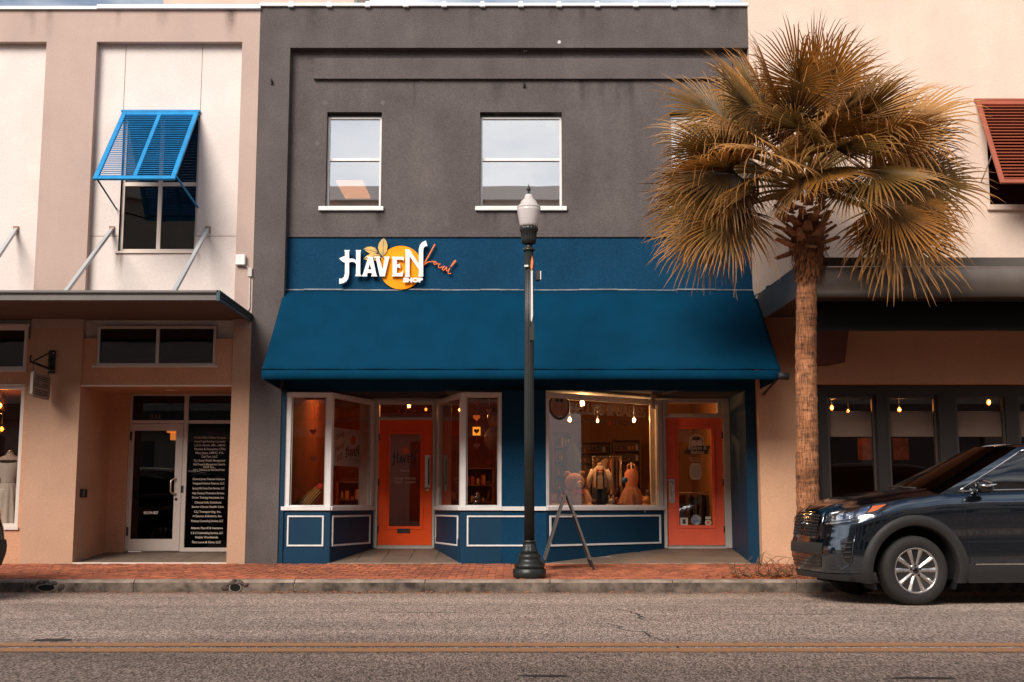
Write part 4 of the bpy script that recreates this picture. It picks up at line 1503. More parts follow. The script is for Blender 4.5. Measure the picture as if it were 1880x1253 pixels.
def goods(x0, x1, z, Y, hmax, parent_label, n, rr, mats, grp, h0=.05):
    for i in range(n):
        w = (x1 - x0) / n
        xx = x0 + w * (i + .5)
        h = rr.uniform(h0, hmax)
        mt = mats[rr.randrange(len(mats))]
        k = rr.random()
        if k < .5:
            o = MB().box(xx - w * .36, xx + w * .36, Y + .06, Y + .2, z + .0125, z + h).build('boxed_goods', mt, None, bevel=.004)
            tag(o, parent_label, 'goods', grp)
        else:
            o = MB().lathe([(w * .30, z + .0125), (w * .34, z + h * .5), (w * .22, z + h * .85), (w * .12, z + h)], 10, (xx, Y + .12)).build('jar', mt)
            tag(o, parent_label.replace('boxed goods', 'jar'), 'jar', grp)


gm_ = [M('goods_a', (.45, .18, .07), .6), M('goods_b', (.30, .06, .03), .6), M('goods_c', (.50, .40, .30), .6), M('goods_d', (.10, .06, .05), .6), M('goods_e', (.55, .27, .10), .6)]
rr = random.Random(5)
o, x0, x1, z0, z1 = shelf_unit('wall_shelf', 'wall shelf of toys and gifts at the back of the boutique', 1128, 1176, 808, 905, 23.4, 5, rr, gm_)
for i in range(5):
    goods(x0 + .02, x1 - .02, z0 + (z1 - z0) * i / 5, 23.4, .13, 'boxed goods on row %s of the boutique back shelf' % ('one', 'two', 'three', 'four', 'five')[i], 6, rr, gm_, 'goods on the boutique back shelf, row ' + 'abcde'[i])
o, x0, x1, z0, z1 = shelf_unit('wall_shelf', 'tall shelf glimpsed at the far side of the boutique window behind the teddy bear', 1016, 1050, 795, 925, 22.8, 5, rr, gm_)
for i in range(5):
    goods(x0 + .02, x1 - .02, z0 + (z1 - z0) * i / 5, 22.8, .2, 'boxed goods on row %s of the tall boutique shelf' % ('one', 'two', 'three', 'four', 'five')[i], 5, rr, gm_, 'goods on the tall boutique shelf, row ' + 'abcde'[i])


def clothes_rail(label, px0, px1, py, Y, drop, n, mats, seed):
    rr = random.Random(seed)
    x0, x1, z = ax(px0, py, Y), ax(px1, py, Y), az(py, Y)
    o = thing('clothes_rail', label, 'clothes rail', (x0, Y, zfl))
    MB().tube([(x0, Y, zfl), (x0, Y, z), (x1, Y, z), (x1, Y, zfl)], .013, 8).build('rail', m_steel, o)
    for i in range(n):
        xx = x0 + (x1 - x0) * (i + .7) / (n + .4)
        dd = drop * rr.uniform(.7, 1.1)
        w = .17
        a = rr.uniform(-.5, .5)
        ca, sa = math.cos(1.2 + a), math.sin(1.2 + a)
        mb = MB()
        pr_ = [(-w, -.06), (-.04, -.01), (.04, -.01), (w, -.06), (w * 1.05, -.2), (w * .75, -.2), (w * .9, -dd), (-w * .9, -dd), (-w * .75, -.2), (-w * 1.05, -.2)]
        mb.prism(pr_, lambda u, v, d: (xx + u * ca - d * sa, Y + u * sa + d * ca, z + v - .03), -.012, .012)
        g_ = mb.build('garment', mats[rr.randrange(len(mats))], None)
        tag(g_, label.replace('clothes rail', 'garment on the rail').replace('with hanging clothes', '').strip(), 'garment', 'garments: ' + label)
        MB().tube([(xx, Y, z + .015), (xx, Y, z - .045)], .004, 5).build('hanger', m_steel, g_)


gmats = [M('garment_a', (.10, .04, .03), .9), M('garment_b', (.32, .16, .09), .9), M('garment_c', (.05, .05, .06), .9), M('garment_d', (.45, .30, .20), .9), M('garment_e', (.28, .05, .03), .9)]
clothes_rail('clothes rail in the middle of the boutique under the bright strip', 1088, 1140, 838, 21.8, .6, 9, gmats, 2)
clothes_rail('clothes rail behind the coral boutique door', 1240, 1318, 905, 22.2, .6, 10, gmats, 4)
# dark drape that stands in the window behind the teddy bear
x, z = at(1049, 830, 20.9)
dr = thing('draped_coat', 'long dark garment hanging behind the teddy bear', 'garment', (x, 20.9, zfl))
rows = []
for i in range(9):
    zz = zfl + .5 + (z + .15 - zfl - .5) * i / 8
    rad = .13 + .05 * (1 - i / 8) - (.07 if i == 8 else 0)
    rows.append([(x + rad * (1 + .14 * math.sin(5 * t)) * math.cos(t), 20.9 + rad * .6 * (1 + .14 * math.sin(5 * t)) * math.sin(t), zz) for t in [k * math.pi / 10 for k in range(20)]])
MB().grid(rows, True, True).build('cloth', M('black_cloth', (.02, .015, .013), .95), dr)
MB().tube([(x, 20.9, zfl), (x, 20.9, z + .3)], .015, 6).build('stand', m_black, dr)
# rocking wooden slats seen at the left of the window
# teddy bear
m_fur = M('teddy_fur', (.46, .21, .085), 1.0, var=.15, vscale=18, bump=.9, bscale=60, sheen=.3)
YB = 19.55
bx_, bz_ = at(1058, 890, YB)
tb = thing('teddy_bear', 'large tan teddy bear sitting in the boutique window', 'teddy bear', (bx_, YB, SILL0 - .04))
seat = SILL0 - .04
MB().ball((bx_, YB, seat + .24), .20, 16, 12, sx=.95, sy=.85, sz=1.2).build('body', m_fur, tb)
hd = MB().ball((bx_ - .03, YB - .06, seat + .58), .175, 16, 12, sx=1.06, sy=.95, sz=.98).build('head', m_fur, tb)
MB().ball((bx_ + .06, YB - .21, seat + .54), .075, 12, 9, sy=1.0, sz=.85).build('muzzle', M('teddy_muzzle', (.62, .34, .18), 1.0, bump=.5, bscale=60), hd)
MB().ball((bx_ + .08, YB - .285, seat + .565), .022, 8, 6).build('nose', m_black, hd)
for s_ in (-1, 1):
    MB().ball((bx_ - .03 + s_ * .14, YB - .03, seat + .73), .06, 10, 8, sy=.6).build('ear', m_fur, hd)
    MB().ball((bx_ + .03 + s_ * .065, YB - .215, seat + .615), .014, 8, 6).build('eye', m_black, hd)
    MB().tube([(bx_ + s_ * .15, YB - .04, seat + .40), (bx_ + s_ * .23, YB - .12, seat + .26), (bx_ + s_ * .2, YB - .24, seat + .14)], [.065, .065, .06], 10).build('arm', m_fur, tb)
    MB().tube([(bx_ + s_ * .12, YB - .05, seat + .10), (bx_ + s_ * .21, YB - .25, seat + .085), (bx_ + s_ * .23, YB - .33, seat + .085)], [.09, .08, .085], 10).build('leg', m_fur, tb)
    MB().ball((bx_ + s_ * .23, YB - .37, seat + .095), .085, 12, 8, sy=.55).build('foot', M('teddy_muzzle', (.62, .34, .18), 1.0, bump=.5, bscale=60), tb)
MB().prism([(-.10, .05), (0, .012), (.10, .05), (.10, -.05), (0, -.012), (-.10, -.05)], lambda u, v, d: (bx_ + u + .03, YB - .2 - d, seat + .40 + v), 0, .03).build('bow', m_red, tb)
tb.scale = (.84, .84, .84)
# child mannequin in shirt and suspenders
YM = 19.95
mx_, mz_ = at(1101, 872, YM)
cm_ = thing('child_mannequin', 'small child mannequin in white shirt, bow tie, suspenders and dark trousers', 'mannequin', (mx_, YM, seat))
ms = M('white_shirt', (.62, .52, .44), .9, bump=.3, bscale=20)
mt_ = M('dark_trousers', (.025, .03, .04), .9)
top = az(855, YM)
hgt = top - seat
zz = lambda f: seat + hgt * f
rows = []
for f, rx, ry in ((.50, .105, .075), (.58, .115, .08), (.72, .12, .085), (.86, .125, .075), (.94, .085, .06), (1.0, .04, .035)):
    rows.append([(mx_ + rx * math.cos(t), YM + ry * math.sin(t), zz(f)) for t in [k * math.pi / 9 for k in range(18)]])
sh = MB().grid(rows, True, True).build('shirt', ms, cm_)
for s_ in (-1, 1):
    MB().tube([(mx_ + s_ * .10, YM, zz(.90)), (mx_ + s_ * .165, YM - .01, zz(.72)), (mx_ + s_ * .19, YM - .03, zz(.54))], [.05, .048, .036], 9).build('sleeve', ms, cm_)
    MB().tube([(mx_ + s_ * .055, YM, zz(.53)), (mx_ + s_ * .06, YM, zz(.28)), (mx_ + s_ * .058, YM, zz(.03))], [.066, .058, .05], 10).build('trouser_leg', mt_, cm_)
    MB().tube([(mx_ + s_ * .06, YM - .08, zz(.52)), (mx_ + s_ * .055, YM - .092, zz(.74)), (mx_ + s_ * .05, YM - .07, zz(.90)), (mx_ + s_ * .05, YM - .03, zz(.95))], .010, 6).build('suspender', mt_, cm_)
    MB().ball((mx_ + s_ * .06, YM - .04, seat + .025), .04, 10, 6, sy=1.7, sz=.6).build('shoe', m_black, cm_)
MB().prism([(-.05, .022), (0, .006), (.05, .022), (.05, -.022), (0, -.006), (-.05, -.022)], lambda u, v, d: (mx_ + u, YM - .085 - d, zz(.89) + v), 0, .015).build('bow_tie', m_red, cm_)
MB().lathe([(.035, zz(.99)), (.03, zz(1.05)), (.012, zz(1.06))], 10, (mx_, YM)).build('neck_stand', M('stand_cream', (.6, .45, .33), .6), cm_)
# pink dress on a stand
YDr = 20.3
dx_, dzt = at(1159, 862, YDr)
pd = thing('pink_dress', 'pink child dress with wide tulle skirt on a stand in the boutique window', 'dress', (dx_, YDr, seat))
m_pd = M('pink_satin', (.62, .24, .15), .8)
m_tu = M('pink_tulle', (.50, .26, .19), .95, var=.25, vscale=30, trans=.3)
H2 = dzt - seat
rows = [[(dx_ + rx * math.cos(t), YDr + rx * .75 * math.sin(t), seat + H2 * f) for t in [k * math.pi / 9 for k in range(18)]] for f, rx in ((.60, .095), (.75, .11), (.9, .115), (1.0, .07))]
MB().grid(rows, True, True).build('bodice', m_pd, pd)
rows = []
for i in range(8):
    f = .60 - .58 * i / 7
    rx = .10 + .17 * (i / 7) ** .8
    rows.append([(dx_ + rx * (1 + .09 * math.sin(11 * t) * i / 7) * math.cos(t), YDr + rx * .8 * (1 + .09 * math.sin(11 * t) * i / 7) * math.sin(t), seat + H2 * f) for t in [k * math.pi / 30 for k in range(60)]])
MB().grid(rows, True, True).build('skirt', m_tu, pd)
for s_ in (-1, 1):
    MB().tube([(dx_ + s_ * .07, YDr, seat + H2 * .97), (dx_ + s_ * .055, YDr, seat + H2 * 1.1), (dx_ + s_ * .03, YDr + .02, seat + H2 * 1.12)], .012, 6).build('strap', m_pd, pd)
MB().tube([(dx_, YDr, seat), (dx_, YDr, seat + H2 * 1.16)], .013, 6).build('stand', M('stand_cream', (.6, .45, .33), .6), pd)
bx2, bz2 = at(1147, 882, 20.0)
MB().ball((bx2, 20.0, bz2), .05, 12, 8).build('ball', M('blue_ball', (.01, .13, .40), .5), None)
tag(bpy.data.objects['ball'], 'bright blue ball hanging beside the pink dress', 'ball')
# small goods along the sill of the boutique
rr = random.Random(21)
for k, (px, py, w, h, mt) in enumerate(((1017, 892, .055, .10, m_decalw), (1035, 892, .055, .10, m_decalw), (1018, 925, .10, .075, gm_[2]), (1118, 925, .05, .14, m_paper), (1133, 928, .10, .10, gm_[2]), (1080, 932, .16, .04, m_black), (1190, 925, .05, .09, gm_[0]))):
    Yg = 18.95 + .75 * (px - 1010) / 190 + (.25 if py < 900 else .1)
    x, _ = at(px, py, Yg)
    zb = seat if py > 900 else seat + .20
    lab = ('white boxed toy with red print nearest the blue pier', 'white boxed toy with red print beside the teddy bear', 'patterned cloth bundle behind the folding sign', 'upright white card on the boutique sill', 'pale flat gift box at the foot of the pink dress', 'black tray of trinkets between the bear and the card', 'small tan jar at the door end of the boutique sill')[k]
    mb = MB()
    if k in (0, 1):
        ob = thing('boxed_toy', lab, 'box', (x, Yg, seat))
        mb.box(x - w, x + w, Yg, Yg + .09, seat, zb + h).build('carton', m_red, ob, bevel=.004)
        MB().box(x - w * .55, x + w * .55, Yg - .002, Yg, zb + h * .05, zb + h * .8).build('printed_label', m_decalw, ob)
    elif k == 2:
        ob = MB().ball((x, Yg + .1, seat + .075), .11, 12, 8, sx=1.2, sz=.7).build('cloth_bundle', M('patterned_cloth', (.55, .42, .32), .9, col2=(.25, .12, .08), vscale=25))
        tag(ob, lab, 'cloth')
    elif k == 6:
        ob = MB().lathe([(.035, seat), (.05, seat + .04), (.045, seat + .09), (.02, seat + .12)], 12, (x, Yg + .05)).build('jar', mt)
        tag(ob, lab, 'jar')
    else:
        ob = mb.box(x - w, x + w, Yg, Yg + (.02 if k == 3 else .12), seat, seat + h).build('card' if k == 3 else 'tray' if k == 5 else 'gift_box', mt, None, bevel=.004)
        tag(ob, lab, 'card' if k == 3 else 'tray' if k == 5 else 'box')
for k in range(14):
    px = 1100 + k * 6.4
    Yg = 18.95 + .75 * (px - 1010) / 190 + .07
    x, _ = at(px, 932, Yg)
    o = MB().ball((x, Yg, seat + .02), .02, 8, 6).build('trinket', (m_red, gm_[2], gm_[3])[k % 3])
    tag(o, 'tiny trinket in the row along the boutique window sill', 'trinket', 'trinkets on the boutique sill')

o, x0, x1, z0, z1 = shelf_unit('wall_shelf', 'crowded gift shelf behind the child mannequin in the boutique', 1062, 1122, 812, 925, 23.6, 6, rr, gm_)
for i in range(6):
    goods(x0 + .02, x1 - .02, z0 + (z1 - z0) * i / 6, 23.6, .15, 'boxed goods on row %s of the crowded gift shelf' % ('one', 'two', 'three', 'four', 'five', 'six')[i], 8, rr, gm_, 'goods on the crowded gift shelf, row ' + 'abcdef'[i])
PL = (('tan plush rabbit beside the foot of the teddy bear', 1082, 19.35, .055, gm_[4]), ('dark brown plush toy left of the child mannequin', 1090, 19.75, .07, gm_[3]), ('pale plush lamb between the mannequin and the pink dress', 1122, 19.95, .075, gm_[2]),
      ('rust red plush toy behind the white card', 1128, 20.15, .08, gm_[1]), ('tan plush dog at the hem of the pink dress', 1140, 20.0, .06, gm_[0]), ('orange plush toy in the corner by the boutique door', 1186, 20.2, .085, gm_[4]), ('small dark plush toy on top of the corner pile', 1190, 20.25, .06, gm_[3]))
for k, (lab, px, Yp, r_, mt) in enumerate(PL):
    x = ax(px, 915, Yp)
    zb = seat + (.19 if k == 6 else 0)
    o = thing('plush_toy', lab, 'plush toy', (x, Yp, zb), 'plush toys in the boutique window')
    MB().ball((x, Yp, zb + r_), r_, 12, 9, sy=.85, sz=1.05).build('body', mt, o)
    h_ = MB().ball((x, Yp - r_ * .2, zb + r_ * 2.35), r_ * .72, 12, 9).build('head', mt, o)
    for s_ in (-1, 1):
        MB().ball((x + s_ * r_ * .5, Yp - r_ * .1, zb + r_ * (3.3 if k in (0, 2) else 2.95)), r_ * .26, 8, 6, sz=2.0 if k in (0, 2) else 1).build('ear', mt, h_)
        MB().ball((x + s_ * r_ * .6, Yp - r_ * .75, zb + r_ * .3), r_ * .32, 8, 6).build('foot', mt, o)
# ---- orange-lit gift shop: hearts, balloons, banner, jar, striped cone


def heart_poly(r):
    out = []
    for i in range(28):
        t = 2 * math.pi * i / 28
        out.append((r * 16 * math.sin(t) ** 3 / 17, r * (13 * math.cos(t) - 5 * math.cos(2 * t) - 2 * math.cos(3 * t) - math.cos(4 * t)) / 17))
    return out


def heart(px, py, Y, r, mt, label, grp):
    x, z = at(px, py, Y)
    o = thing('paper_heart', label, 'paper heart', (x, Y, z), grp)
    MB().prism(heart_poly(r), lambda u, v, d: (x + u, Y + d, z + v), -.012, .012).build('heart', mt, o)
    MB().tube([(x, Y, z + r * .3), (x, Y, 3.3)], .002, 4).build('thread', m_decalw, o)


heart(579, 744, 19.3, .055, M('lit_heart', (.75, .20, .05), .6, emit=(1, .16, .02), estr=.35), 'topmost glowing paper heart in the leftmost shop window', 'hearts in the leftmost window')
heart(575, 793, 19.3, .055, m_red, 'middle red paper heart in the leftmost shop window', 'hearts in the leftmost window')
heart(576, 842, 19.3, .058, m_pink, 'lowest pink paper heart in the leftmost shop window', 'hearts in the leftmost window')
heart(875, 741, 19.0, .055, m_red, 'highest red paper heart in the window beside the blue pier', 'hearts beside the blue pier')
heart(898, 755, 19.4, .052, m_pink, 'pink paper heart near the balloons beside the blue pier', 'hearts beside the blue pier')
heart(875, 767, 19.0, .06, M('lit_heart', (.75, .20, .05), .6, emit=(1, .16, .02), estr=.35), 'glowing orange paper heart above the lit heart box', 'hearts beside the blue pier')
heart(875, 819, 19.0, .055, m_pink, 'pink paper heart under the lit heart box', 'hearts beside the blue pier')
heart(898, 849, 19.2, .052, m_red, 'lowest red paper heart beside the blue pier', 'hearts beside the blue pier')
x, z = at(875, 792, 19.05)
hb = thing('heart_light_box', 'glowing yellow light box with dark heart hanging in the window beside the blue pier', 'light box', (x, 19.05, z))
MB().box(x - .06, x + .06, 19.03, 19.07, z - .065, z + .065).build('lit_panel', M('heart_box_glow', (1, .6, .1), .5, emit=(1, .30, .02), estr=1.3), hb)
MB().prism(heart_poly(.048), lambda u, v, d: (x + u, 19.028 - d, z + v), 0, .004).build('heart', M('dark_heart', (.08, .01, .005), .8), hb)
MB().tube([(x, 19.05, z + .065), (x, 19.05, 3.3)], .003, 4).build('cord', m_black, hb)
for px, py, r, lab in ((911, 768, .15, 'upper pink balloon in the window beside the blue pier'), (908, 806, .17, 'lower pale balloon in the window beside the blue pier'), (531, 768, .09, 'orange balloon at the edge of the leftmost shop window')):
    Yb = 19.5
    x, z = at(px, py, Yb)
    o = thing('balloon', lab, 'balloon', (x, Yb, z), 'balloons in the gift shop windows')
    MB().ball((x, Yb, z), r, 16, 10, sz=1.12).build('bladder', M('balloon_pink', (.58, .26, .17), .35, trans=.25), o)
    MB().tube([(x, Yb, z - r * 1.1), (x + .02, Yb, z - r * 1.1 - .25), (x, Yb, z - r * 1.1 - .5)], .003, 4).build('string', m_decalw, o)
# banner behind the splayed pane
sp1, sd, sL = side_l


def on_splay(px, py):
    best = None
    for i in range(500):
        t = sL * i / 499
        X, Y = sp1[0] + sd[0] * t - (-sd[0] * 0), sp1[1] + sd[1] * t
        X -= sd[1] * .09
        Y += sd[0] * .09
        e = abs(ax(px, py, Y) - X)
        if best is None or e < best[0]:
            best = (e, t, at(px, py, Y)[1])
    return best[1], best[2]


(tA, zA), (tB, zB), (tC, zC), (tD_, zD) = [on_splay(*p) for p in ((613, 784), (662, 792), (662, 860), (611, 853))]
tl, tr = (tA + tD_) / 2, (tB + tC) / 2
zt_, zb_ = (zA + zB) / 2, (zC + zD) / 2
SPL = lambda t, z, o=0.0: (sp1[0] + sd[0] * t - sd[1] * (.09 - o), sp1[1] + sd[1] * t + sd[0] * (.09 - o), z)
bn = thing('paper_banner', 'white HAVEN banner announcing Coming February 2023 in the splayed window', 'banner', SPL(tl, zb_))
MB().prism([(tl, zb_), (tr, zb_), (tr, zt_), (tl, zt_)], lambda u, v, d: SPL(u, v, d), 0, .006).build('sheet', m_paper, bn)
W_ = tr - tl
Hb = zt_ - zb_
kx_ = W_ * .52 / 1172
fnN = lambda x, y, d: SPL(tl + W_ * .42 + (x - 165) * kx_, zb_ + Hb * .42 - (y - 450) * kx_ * .95, .008 + d)
for lp, hl in LOGO:
    MB().prism(lp, fnN, 0, .002, hl).build('lettering', m_decalk, bn)
cc = (tl + W_ * .70, zb_ + Hb * .72)
MB().prism([(cc[0] + .085 * math.cos(t), cc[1] + .075 * math.sin(t)) for t in [i * .314 for i in range(20)]], lambda u, v, d: SPL(u, v, .007 + d), 0, .002).build('fruit_print', m_decalo, bn)
ca_, sa_ = math.cos(.35), math.sin(.35)
for wd, fx, fz_, fw in (('Coming', .20, .80, .30), ('February', .21, .50, .34), ('2023', .20, .22, .24)):
    lettering('lettering', wd, m_decalk, bn, (lambda u, v, fx=fx, fz_=fz_: SPL(tl + W_ * fx + u * ca_ - v * sa_, zb_ + Hb * fz_ + u * sa_ + v * ca_, .009)), .12, W_ * fw, shear=.35, bold=.001)
lettering('lettering', 'SHOP', m_decalk, bn, lambda u, v: SPL(tl + W_ * .86 + u, zb_ + Hb * .17 + v, .009), .05, W_ * .16)
lettering('lettering', 'local', m_decalo, bn, lambda u, v: SPL(tl + W_ * .62 + u, zb_ + Hb * .19 + v, .009), .05, W_ * .16, shear=.4)
# garland of dark flags
x0, z0_ = at(622, 745, 20.4)
x1, z1_ = at(650, 745, 20.4)
gn = thing('flag_garland', 'small dark flag garland strung above the banner', 'garland', (x0, 20.4, z0_))
cord = [(x0 - .1 + (x1 - x0 + .2) * i / 12, 20.4, z0_ + .08 - .12 * math.sin(math.pi * i / 12)) for i in range(13)]
MB().tube(cord, .004, 4).build('cord', m_black, gn)
for i in range(1, 12, 2):
    c = cord[i]
    MB().prism([(-.03, 0), (.03, 0), (.03, -.10), (0, -.075), (-.03, -.10)], lambda u, v, d: (c[0] + u, 20.4 + d, c[2] + v), -.003, .003).build('flag', M('flag_cloth', (.07, .02, .015), .9), gn)
# striped cone
pA, pB = at(545, 930, 19.0), at(584, 893, 19.0)
stp = thing('striped_cone', 'leaning orange and black striped cone with red tip in the leftmost window', 'decoration', (pA[0], 19.0, SILL0 - .04))


def stripes():
    m = bpy.data.materials.new('tiger_stripe')
    m.use_nodes = True
    n, l = m.node_tree.nodes, m.node_tree.links
    tc = n.new('ShaderNodeTexCoord')
    wv = n.new('ShaderNodeTexWave')
    wv.inputs['Scale'].default_value = 9
    wv.inputs['Distortion'].default_value = 3
    wv.inputs['Detail'].default_value = 2
    mp = n.new('ShaderNodeMapping')
    mp.inputs['Rotation'].default_value = (0, R(-38), 0)
    l.new(tc.outputs['Object'], mp.inputs['Vector'])
    l.new(mp.outputs['Vector'], wv.inputs['Vector'])
    cr = n.new('ShaderNodeValToRGB')
    cr.color_ramp.elements[0].position = .3
    cr.color_ramp.elements[0].color = (.03, .012, .005, 1)
    cr.color_ramp.elements[1].position = .45
    cr.color_ramp.elements[1].color = (.62, .27, .06, 1)
    l.new(wv.outputs['Fac'], cr.inputs['Fac'])
    l.new(cr.outputs['Color'], n['Principled BSDF'].inputs['Base Color'])
    return m


MB().tube([(pA[0] + .03, 19.0, SILL0 - .02), (pA[0] * .6 + pB[0] * .4, 19.0, SILL0 + .1), (pB[0] + .02, 19.0, pB[1] - .05)], [.15, .13, .07], 14).build('cone', stripes(), stp)
MB().ball((pB[0] + .035, 19.0, pB[1] - .01), .06, 10, 7).build('tip', m_red, stp)
# candy jar on the right-hand bay sill, small box pile in the splay, sewing frame
x, _ = at(876, 915, 19.0)
jr = thing('glass_jar', 'lidded glass jar on the sill beside the blue pier', 'jar', (x, 19.0, SILL0 - .04))
MB().lathe([(.075, SILL0 - .04), (.08, SILL0 + .1), (.075, SILL0 + .16), (.05, SILL0 + .19)], 16, (x, 19.0)).build('jar_body', glass('jar_glass', (.8, .78, .75), .06, 1.5), jr)
MB().lathe([(.055, SILL0 + .191), (.055, SILL0 + .215), (.02, SILL0 + .23), (.015, SILL0 + .25), (.022, SILL0 + .27), (.005, SILL0 + .28)], 14, (x, 19.0)).build('lid', m_steel, jr)
MB().ball((x, 19.0, SILL0 + .03), .06, 10, 7, sz=1.0).build('contents', gm_[2], jr)
o, x0, x1, z0, z1 = shelf_unit('display_shelf', 'dim shelf of gifts behind the leftmost shop window', 528, 585, 850, 985, 22.6, 4, rr, gm_)
for i in range(4):
    goods(x0 + .03, x1 - .03, z0 + (z1 - z0) * i / 4, 22.6, .22, 'boxed goods on row %s of the dim gift shelf' % ('one', 'two', 'three', 'four')[i], 5, rr, gm_, 'goods on the dim gift shelf, row ' + 'abcd'[i])
o, x0, x1, z0, z1 = shelf_unit('display_shelf', 'dim shelf of gifts behind the window beside the blue pier', 850, 905, 860, 985, 22.8, 4, rr, gm_)
for i in range(4):
    goods(x0 + .03, x1 - .03, z0 + (z1 - z0) * i / 4, 22.8, .22, 'boxed goods on row %s of the gift shelf by the pier' % ('one', 'two', 'three', 'four')[i], 5, rr, gm_, 'goods on the gift shelf by the pier, row ' + 'abcd'[i])
o, x0, x1, z0, z1 = shelf_unit('display_shelf', 'low shelf of gifts behind the splayed window under the banner', 618, 672, 885, 985, 22.4, 3, rr, gm_)
for i in range(3):
    goods(x0 + .03, x1 - .03, z0 + (z1 - z0) * i / 3, 22.4, .22, 'boxed goods on row %s of the low gift shelf' % ('one', 'two', 'three')[i], 5, rr, gm_, 'goods on the low gift shelf, row ' + 'abc'[i])
# picture and ceiling bulbs of the gift shop
x, z = at(553, 800, 23.9)
pc = thing('wall_picture', 'small framed picture on the gift shop back wall', 'picture', (x, 24.1, z))
MB().wall(x - .2, x + .2, z - .24, z + .24, [(x - .16, x + .16, z - .2, z + .2)], 24.1, 24.14).build('frame', m_wood, pc)
MB().box(x - .16, x + .16, 24.12, 24.13, z - .2, z + .2).build('print', M('picture_print', (.40, .28, .16), .8, col2=(.06, .03, .02), vscale=12), pc)
bulb(751, 745, 21.2, 'bright bulb seen in the transom over the orange door', .034, 8, 3.35, m_bulb, (1, .36, .09), 'gift shop bulbs')
bulb(782, 752, 22.0, 'second smaller bulb in the transom over the orange door', .022, 0, 3.35, m_bulb, (1, .36, .09), 'gift shop bulbs')
bulb(844, 753, 21.6, 'bulb behind the narrow splayed window by the orange door', .022, 5, 3.35, m_bulb, (1, .36, .09), 'gift shop bulbs')
bulb(636, 727, 21.0, 'bulb high behind the banner window', .03, 9, 3.35, m_bulb, (1, .30, .07), 'gift shop bulbs')
bulb(560, 722, 21.5, 'bulb high behind the leftmost shop window', .03, 7, 3.35, m_bulb, (1, .30, .07), 'gift shop bulbs')

# ================================================================== cream building on the left
cb = thing('cream_building', 'cream and tan stucco building with recessed glass entry and metal canopy', 'building', (-6.5, F, .2))
BX0 = -14.0
RC = F + .13                                   # recessed infill
ctop = az(19, F)
# plan of pilasters
pr0, pr1 = ax(438, 300, F), GX0 - .004         # pilaster next to the gray building
pl0, pl1 = ax(66, 450, F), ax(160, 450, F)     # broad pilaster
bz = az(77, F)                                 # underside of top band
canz = 4.0
MB().box(BX0, pr1, F, F + .5, bz, ctop).build('top_band', m_tan, cb)
m_tan_shade = M('tan_stucco_shaded', (.47, .285, .19), .9, grain=.10, var=.06, vscale=1.2, bump=.25, bscale=60, streak=.07)  # same tan coat, the lower wall's shading put into the colour
for a_, b_ in ((pr0, pr1), (pl0, pl1)):
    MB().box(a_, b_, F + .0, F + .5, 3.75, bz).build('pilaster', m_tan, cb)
    MB().box(a_, b_, F + .0, F + .5, .15, 3.75).build('lower_pilaster', m_tan_shade, cb)
MB().box(BX0, pl0 - 4.0, F + .0, F + .5, .15, bz).build('pilaster', m_tan, cb)
# coping with a low step
MB().box(BX0, ax(180, 15, F), F - .05, F + .5, ctop, ctop + .05).build('coping', m_coping, cb, bevel=.006)
MB().box(ax(180, 15, F), pr1 + .01, F - .06, F + .5, ctop + .005, ctop + .075).build('coping', m_coping, cb, bevel=.006)
# upper infill, score lines cut as real joints
wx0, wx1 = ax(219, 400, RC), ax(361, 400, RC)
wzb, wzt = az(462, RC), az(212, RC)
sc1, sc2 = ax(229, 150, RC), ax(370, 150, RC)
scz = az(434, RC)
g_ = .006
upz0 = 3.6
inf = MB()
inf.wall(pl1, sc1 - g_, scz + g_, bz, [], RC, RC + .25)
inf.wall(sc1 + g_, sc2 - g_, wzt, bz, [], RC, RC + .25)
inf.wall(sc2 + g_, pr0, scz + g_, bz, [], RC, RC + .25)
inf.wall(sc1 - g_, wx0, scz + g_, wzt, [], RC, RC + .25)
inf.wall(wx1, sc2 + g_, scz + g_, wzt, [], RC, RC + .25)
inf.wall(pl1, pr0, upz0, scz - g_, [(wx0, wx1, wzb, scz)], RC, RC + .25)
inf.build('infill_wall', m_cream, cb)
MB().wall(pl1 + .01, pr0 - .01, upz0, bz, [(wx0, wx1, wzb, wzt)], RC + .008, RC + .2).build('joint_backing', M('joint_shadow', (.40, .31, .26), .9), cb)
MB().wall(pl0 - 4.0, pl0, upz0, bz, [], RC, RC + .25).build('infill_wall', m_cream, cb)
# window upstairs
wy = RC + .06
wo = MB().wall(wx0 + .002, wx1 - .002, wzb, wzt, [(wx0 + .05, (wx0 + wx1) / 2 - .03, wzb + .05, az(342, wy)), ((wx0 + wx1) / 2 + .03, wx1 - .04, wzb + .05, az(342, wy)),
                                   (wx0 + .05, (wx0 + wx1) / 2 - .03, az(335, wy), wzt - .05), ((wx0 + wx1) / 2 + .03, wx1 - .04, az(335, wy), wzt - .05)], wy, wy + .07).build('window', M('cream_frame', (.66, .55, .47), .5), cb)
for a, b in ((wx0 + .05, (wx0 + wx1) / 2 - .03), ((wx0 + wx1) / 2 + .03, wx1 - .04)):
    for c, d in ((wzb + .05, az(342, wy)), (az(335, wy), wzt - .05)):
        MB().box(a, b, wy + .03, wy + .036, c, d).build('pane', glass('upper_dark_glass', (.35, .33, .30), .02, 1.2, wave=.15), wo)
MB().box(wx0 - .04, wx1 + .02, RC - .03, wy, wzb - .03, wzb).build('window_sill', M('cream_frame', (.66, .55, .47), .5), wo)
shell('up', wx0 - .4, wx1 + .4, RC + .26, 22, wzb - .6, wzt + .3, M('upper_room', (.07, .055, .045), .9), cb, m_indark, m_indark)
x0, z0 = at(312, 452, 19.4)
x1, z1 = at(356, 420, 19.4)
mo_ = thing('office_monitor', 'dull teal monitor back standing inside the upper cream building window', 'monitor', ((x0 + x1) / 2, 19.4, z0 - .1))
